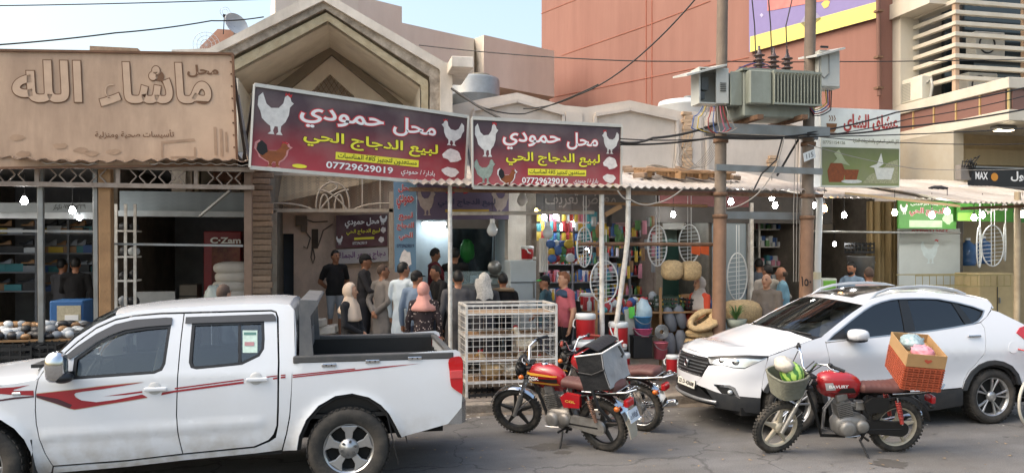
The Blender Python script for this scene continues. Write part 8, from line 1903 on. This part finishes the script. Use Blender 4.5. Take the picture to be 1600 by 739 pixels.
for k in range(4):straw(['bottom','second','third','top'][k]+' flat straw pad of the pile beside the suv',1097+2*k,560-13*k,11.5,(.32,.22,.07),20+k,'straw_pad')
t=thing('potted_plant','small green plant with grassy leaves beside the straw bale','plant',P(1150,512,11.3));MB().lathe([(0,0),(.13,0),(.17,.14),(.15,.14),(0,.12)],n=18).build('pot',M('pot_grey','#7d8478',.7),t);LF=M('leaf_green','#4d7335',.5,var=.3,rnd=.3)
for k in range(46):
 a_=random.uniform(0,6.28);L=random.uniform(.14,.3);q=random.uniform(.1,.26);MB().grid(lambda u,v:(math.cos(a_)*L*u+(v-.5)*.028*(1-u)*-math.sin(a_),math.sin(a_)*L*u+(v-.5)*.028*(1-u)*math.cos(a_),.13+q*math.sin(u*2.2)),6,1).build('leaf',LF,t,fix=False)
t,w,h=boxed('beige_cabinet','beige wooden cabinet under the fish grills','cabinet',1530,1585,427,520,12.0,.6,M('cab_beige','#a8966f',.7,var=.1));MB().box((0,-.31,h*.5),(.012,.01,h*.9)).build('door_gap',BLK,t);MB().box((.04,-.32,h*.55),(.02,.03,.1)).build('handle',STEEL,t)
for k,(px,py)in enumerate(((1512,470),(1535,470),(1512,415),(1536,412))):
 t=thing('water_drum',['lower left','lower right','upper left','upper right'][k]+' blue water drum stacked at the right edge','drum',P(px,py,13.8),0,'blue water drums');MB().lathe([(0,0),(.15,0),(.16,.1),(.15,.14),(.16,.18),(.16,.42),(.05,.5),(.05,.55),(0,.55)],n=18).build('body',M('drum_blue','#3f638f',.3,var=.1),t);MB().lathe([(.055,.53),(.055,.58),(0,.58)],n=10).build('cap',WHT,t)
t=thing('wire_trolley','long yellowish wire trolley before the white panel','trolley',(0,0,0));TM=M('trolley_wire','#9b8f62',.5,metal=.4);a,b=P(1418,430,12.0),P(1565,446,12.0)
for z in(a.z,b.z):
 for y in(11.8,12.3):MB().bar((a.x,y,z),(b.x,y,z),.018).build('rail',TM,t)
for k in range(15):x=a.x+(b.x-a.x)*k/14;MB().bar((x,11.8,b.z),(x,11.8,a.z),.008).build('wire',TM,t)
t=thing('metal_pot','dented steel pot carrying a black crate','pot',P(1345,432,13.2));MB().lathe([(0,0),(.24,0),(.25,.38),(.26,.39),(.24,.4),(.22,.36),(0,.3)],n=22).build('body',STEEL,t);MB().tube([(.25,0,.3),(.32,0,.28),(.25,0,.22)],.012,6).build('handle',STEEL,t)
t,w,h=boxed('green_bag_stand','white and green carton beside the white pipe','box',1284,1308,435,470,12.8,.3,M('carton_white','#b9beb4',.6));MB().box((0,-.155,h*.7),(w*.8,.01,h*.4)).build('green_print',M('carton_green','#6fae3f',.6),t)
# wire cage with hens
cg=thing('hen_cage','white wire poultry cage with four shelves on the pavement','cage',(0,0,0));CV=11.1
a,b=P(729,484,CV),P(869,470,CV);x0,x1,y0,y1,zt_=a.x,b.x,CV,CV+.75,(a.z+b.z)/2;zs=[PZ(800,y,CV)for y in(596,562,525,490)];zb=zs[0]-.06;CGW=M('cage_white','#dad7d0',.55,var=.1,dirt='#75644f',dirt_amt=.55,dirt_scale=9)
for x in(x0,x1):
 for y in(y0,y1):MB().bar((x,y,.13),(x,y,zt_),.035).build('corner_post',CGW,cg)
for z in[zt_]+zs:
 for y in(y0,y1):MB().bar((x0,y,z),(x1,y,z),.03).build('rail',CGW,cg)
 for x in(x0,x1):MB().bar((x,y0,z),(x,y1,z),.03).build('rail',CGW,cg)
TRAY=M('litter_tray','#a3835f',.9,var=.35,scale=12,bump=.6)
for z in zs:MB().bb((x0+.02,y0+.02,z-.02),(x1-.02,y1-.02,z+.004)).build('tray',TRAY,cg)
m=MB();n=14
for k in range(1,n):
 x=x0+(x1-x0)*k/n
 m.bar((x,y0-.012,zb),(x,y0-.012,zt_),.007)
 if k%3==1:m.bar((x,y1+.012,zb),(x,y1+.012,zt_),.006)
for k in range(1,7):
 y=y0+(y1-y0)*k/7
 for x in(x0-.012,x1+.012):m.bar((x,y,zb),(x,y,zt_),.006)
for k in range(1,14):
 z=zb+(zt_-zb)*k/14;m.bar((x0,y0-.014,z),(x1,y0-.014,z),.006);m.bar((x0-.014,y0,z),(x0-.014,y1,z),.006);m.bar((x1+.014,y0,z),(x1+.014,y1,z),.006)
m.build('wire_mesh',CGW,cg)['kind']='stuff'
def hen(label,px,z,V,rz,mat,s=1.0,sit=False):
 t=thing('hen',label,'hen',(PX(px,V),V,z),rz,'hens in the wire cage');t.scale=(s,s,s);lz=-.07 if sit else 0;mb=MB()
 mb.ell((0,0,.2+lz),(.15,.1,.105),16,12);capsule(mb,(.1,0,.24+lz),(.15,0,.36+lz),.055,.035);mb.ell((.165,0,.385+lz),(.042,.034,.036),12,8);capsule(mb,(-.11,0,.24+lz),(-.21,0,.31+lz),.06,.028);capsule(mb,(.0,.085,.22+lz),(-.1,.075,.2+lz),.05,.025);capsule(mb,(.0,-.085,.22+lz),(-.1,-.075,.2+lz),.05,.025)
 o=bpy.data.objects.new('b',bpy.data.meshes.new('b'));o.data.from_pydata(mb.v,[],mb.f);md=o.modifiers.new('r','REMESH');md.mode='VOXEL';md.voxel_size=.012;sm_=o.modifiers.new('s','SMOOTH');sm_.iterations=3
 me=baked(o);bpy.data.objects.remove(o);me.name='body';me.materials.clear();me.materials.append(mat);me.polygons.foreach_set('use_smooth',[True]*len(me.polygons));ob=bpy.data.objects.new('body',me);COL.objects.link(ob);ob.parent=t
 MB().cyl((.2,0,.383+lz),(.235,0,.372+lz),.014,.002,n=8).build('beak',M('beak','#b5893f',.5),t);MB().prism([(.13,.41+lz),(.14,.44+lz),(.155,.425+lz),(.17,.445+lz),(.185,.425+lz),(.195,.43+lz),(.19,.405+lz)],-.006,.006).build('comb',M('comb_red','#a8282a',.6),t)
 for q in(-.04,.04):MB().tube([(.01,q,.13),(.0,q,.02),(.05,q,.008)],.009,5).build('leg',MATS['beak'],t)
HW=M('feather_white','#d8ccb6',.9,var=.2,scale=12,bump=.5,bscale=50);HB=M('feather_buff','#b59a72',.9,var=.4,scale=9,bump=.5,bscale=50)
hen('white hen standing on the second lowest cage shelf',822,zs[1],CV+.15,rad(200),HW,1.15);hen('buff hen lying on the lowest cage shelf, left',770,zs[0],CV+.15,rad(200),HB,1.3,True);hen('pale hen sitting beside the buff hen',797,zs[0],CV+.2,rad(20),HW,1.2,True);hen('mottled hen at the right on the lowest cage shelf',826,zs[0],CV+.2,rad(-20),HB,1.0,True)
random.seed(9)
LIT=[M('litter_'+c,h_,.8)for c,h_ in(('white','#b9b6ae'),('grey','#6f6b65'),('tan','#98805f'))];lit=MB()
for k in range(520):
 q=G(random.uniform(620,1590),random.uniform(612,738)if k%3 else random.uniform(640,665),.006 if k%3 else .006)
 if q.y>KV-.02:q.y=KV-random.uniform(.03,.3)
 lit.add([(q.x+random.uniform(-.03,.03)*(.4+k%7/9),q.y+random.uniform(-.04,.04)*(.4+k%7/9),.008+random.uniform(0,.008))for _ in range(4)],[(0,1,2),(0,2,3)],k%3)
tag(lit.build('road_litter',LIT,None,fix=False),'scraps of litter and grit on the road',kind='stuff')
OIL=M('oil_stain','#504d49',.75,var=.2)
for px,py,rx,ry,lab in((858,697,.28,.1,'dark oil stain below the delivery motorcycle'),(1391,724,.22,.1,'dark oil patch below the crate motorcycle'),(880,706,.12,.05,'small oil spot below the delivery motorcycle')):
 q=G(px,py,.003);pts=[(q.x+rx*math.cos(a_)*random.uniform(.55,1.1),q.y+ry*2*math.sin(a_)*random.uniform(.55,1.1),.0035)for a_ in[2*PI*k/34 for k in range(34)]];tag(MB().add(pts,[tuple(range(34))]).build('oil_stain',OIL,None),lab,'stain')
bpy.data.scenes.remove(WORK)
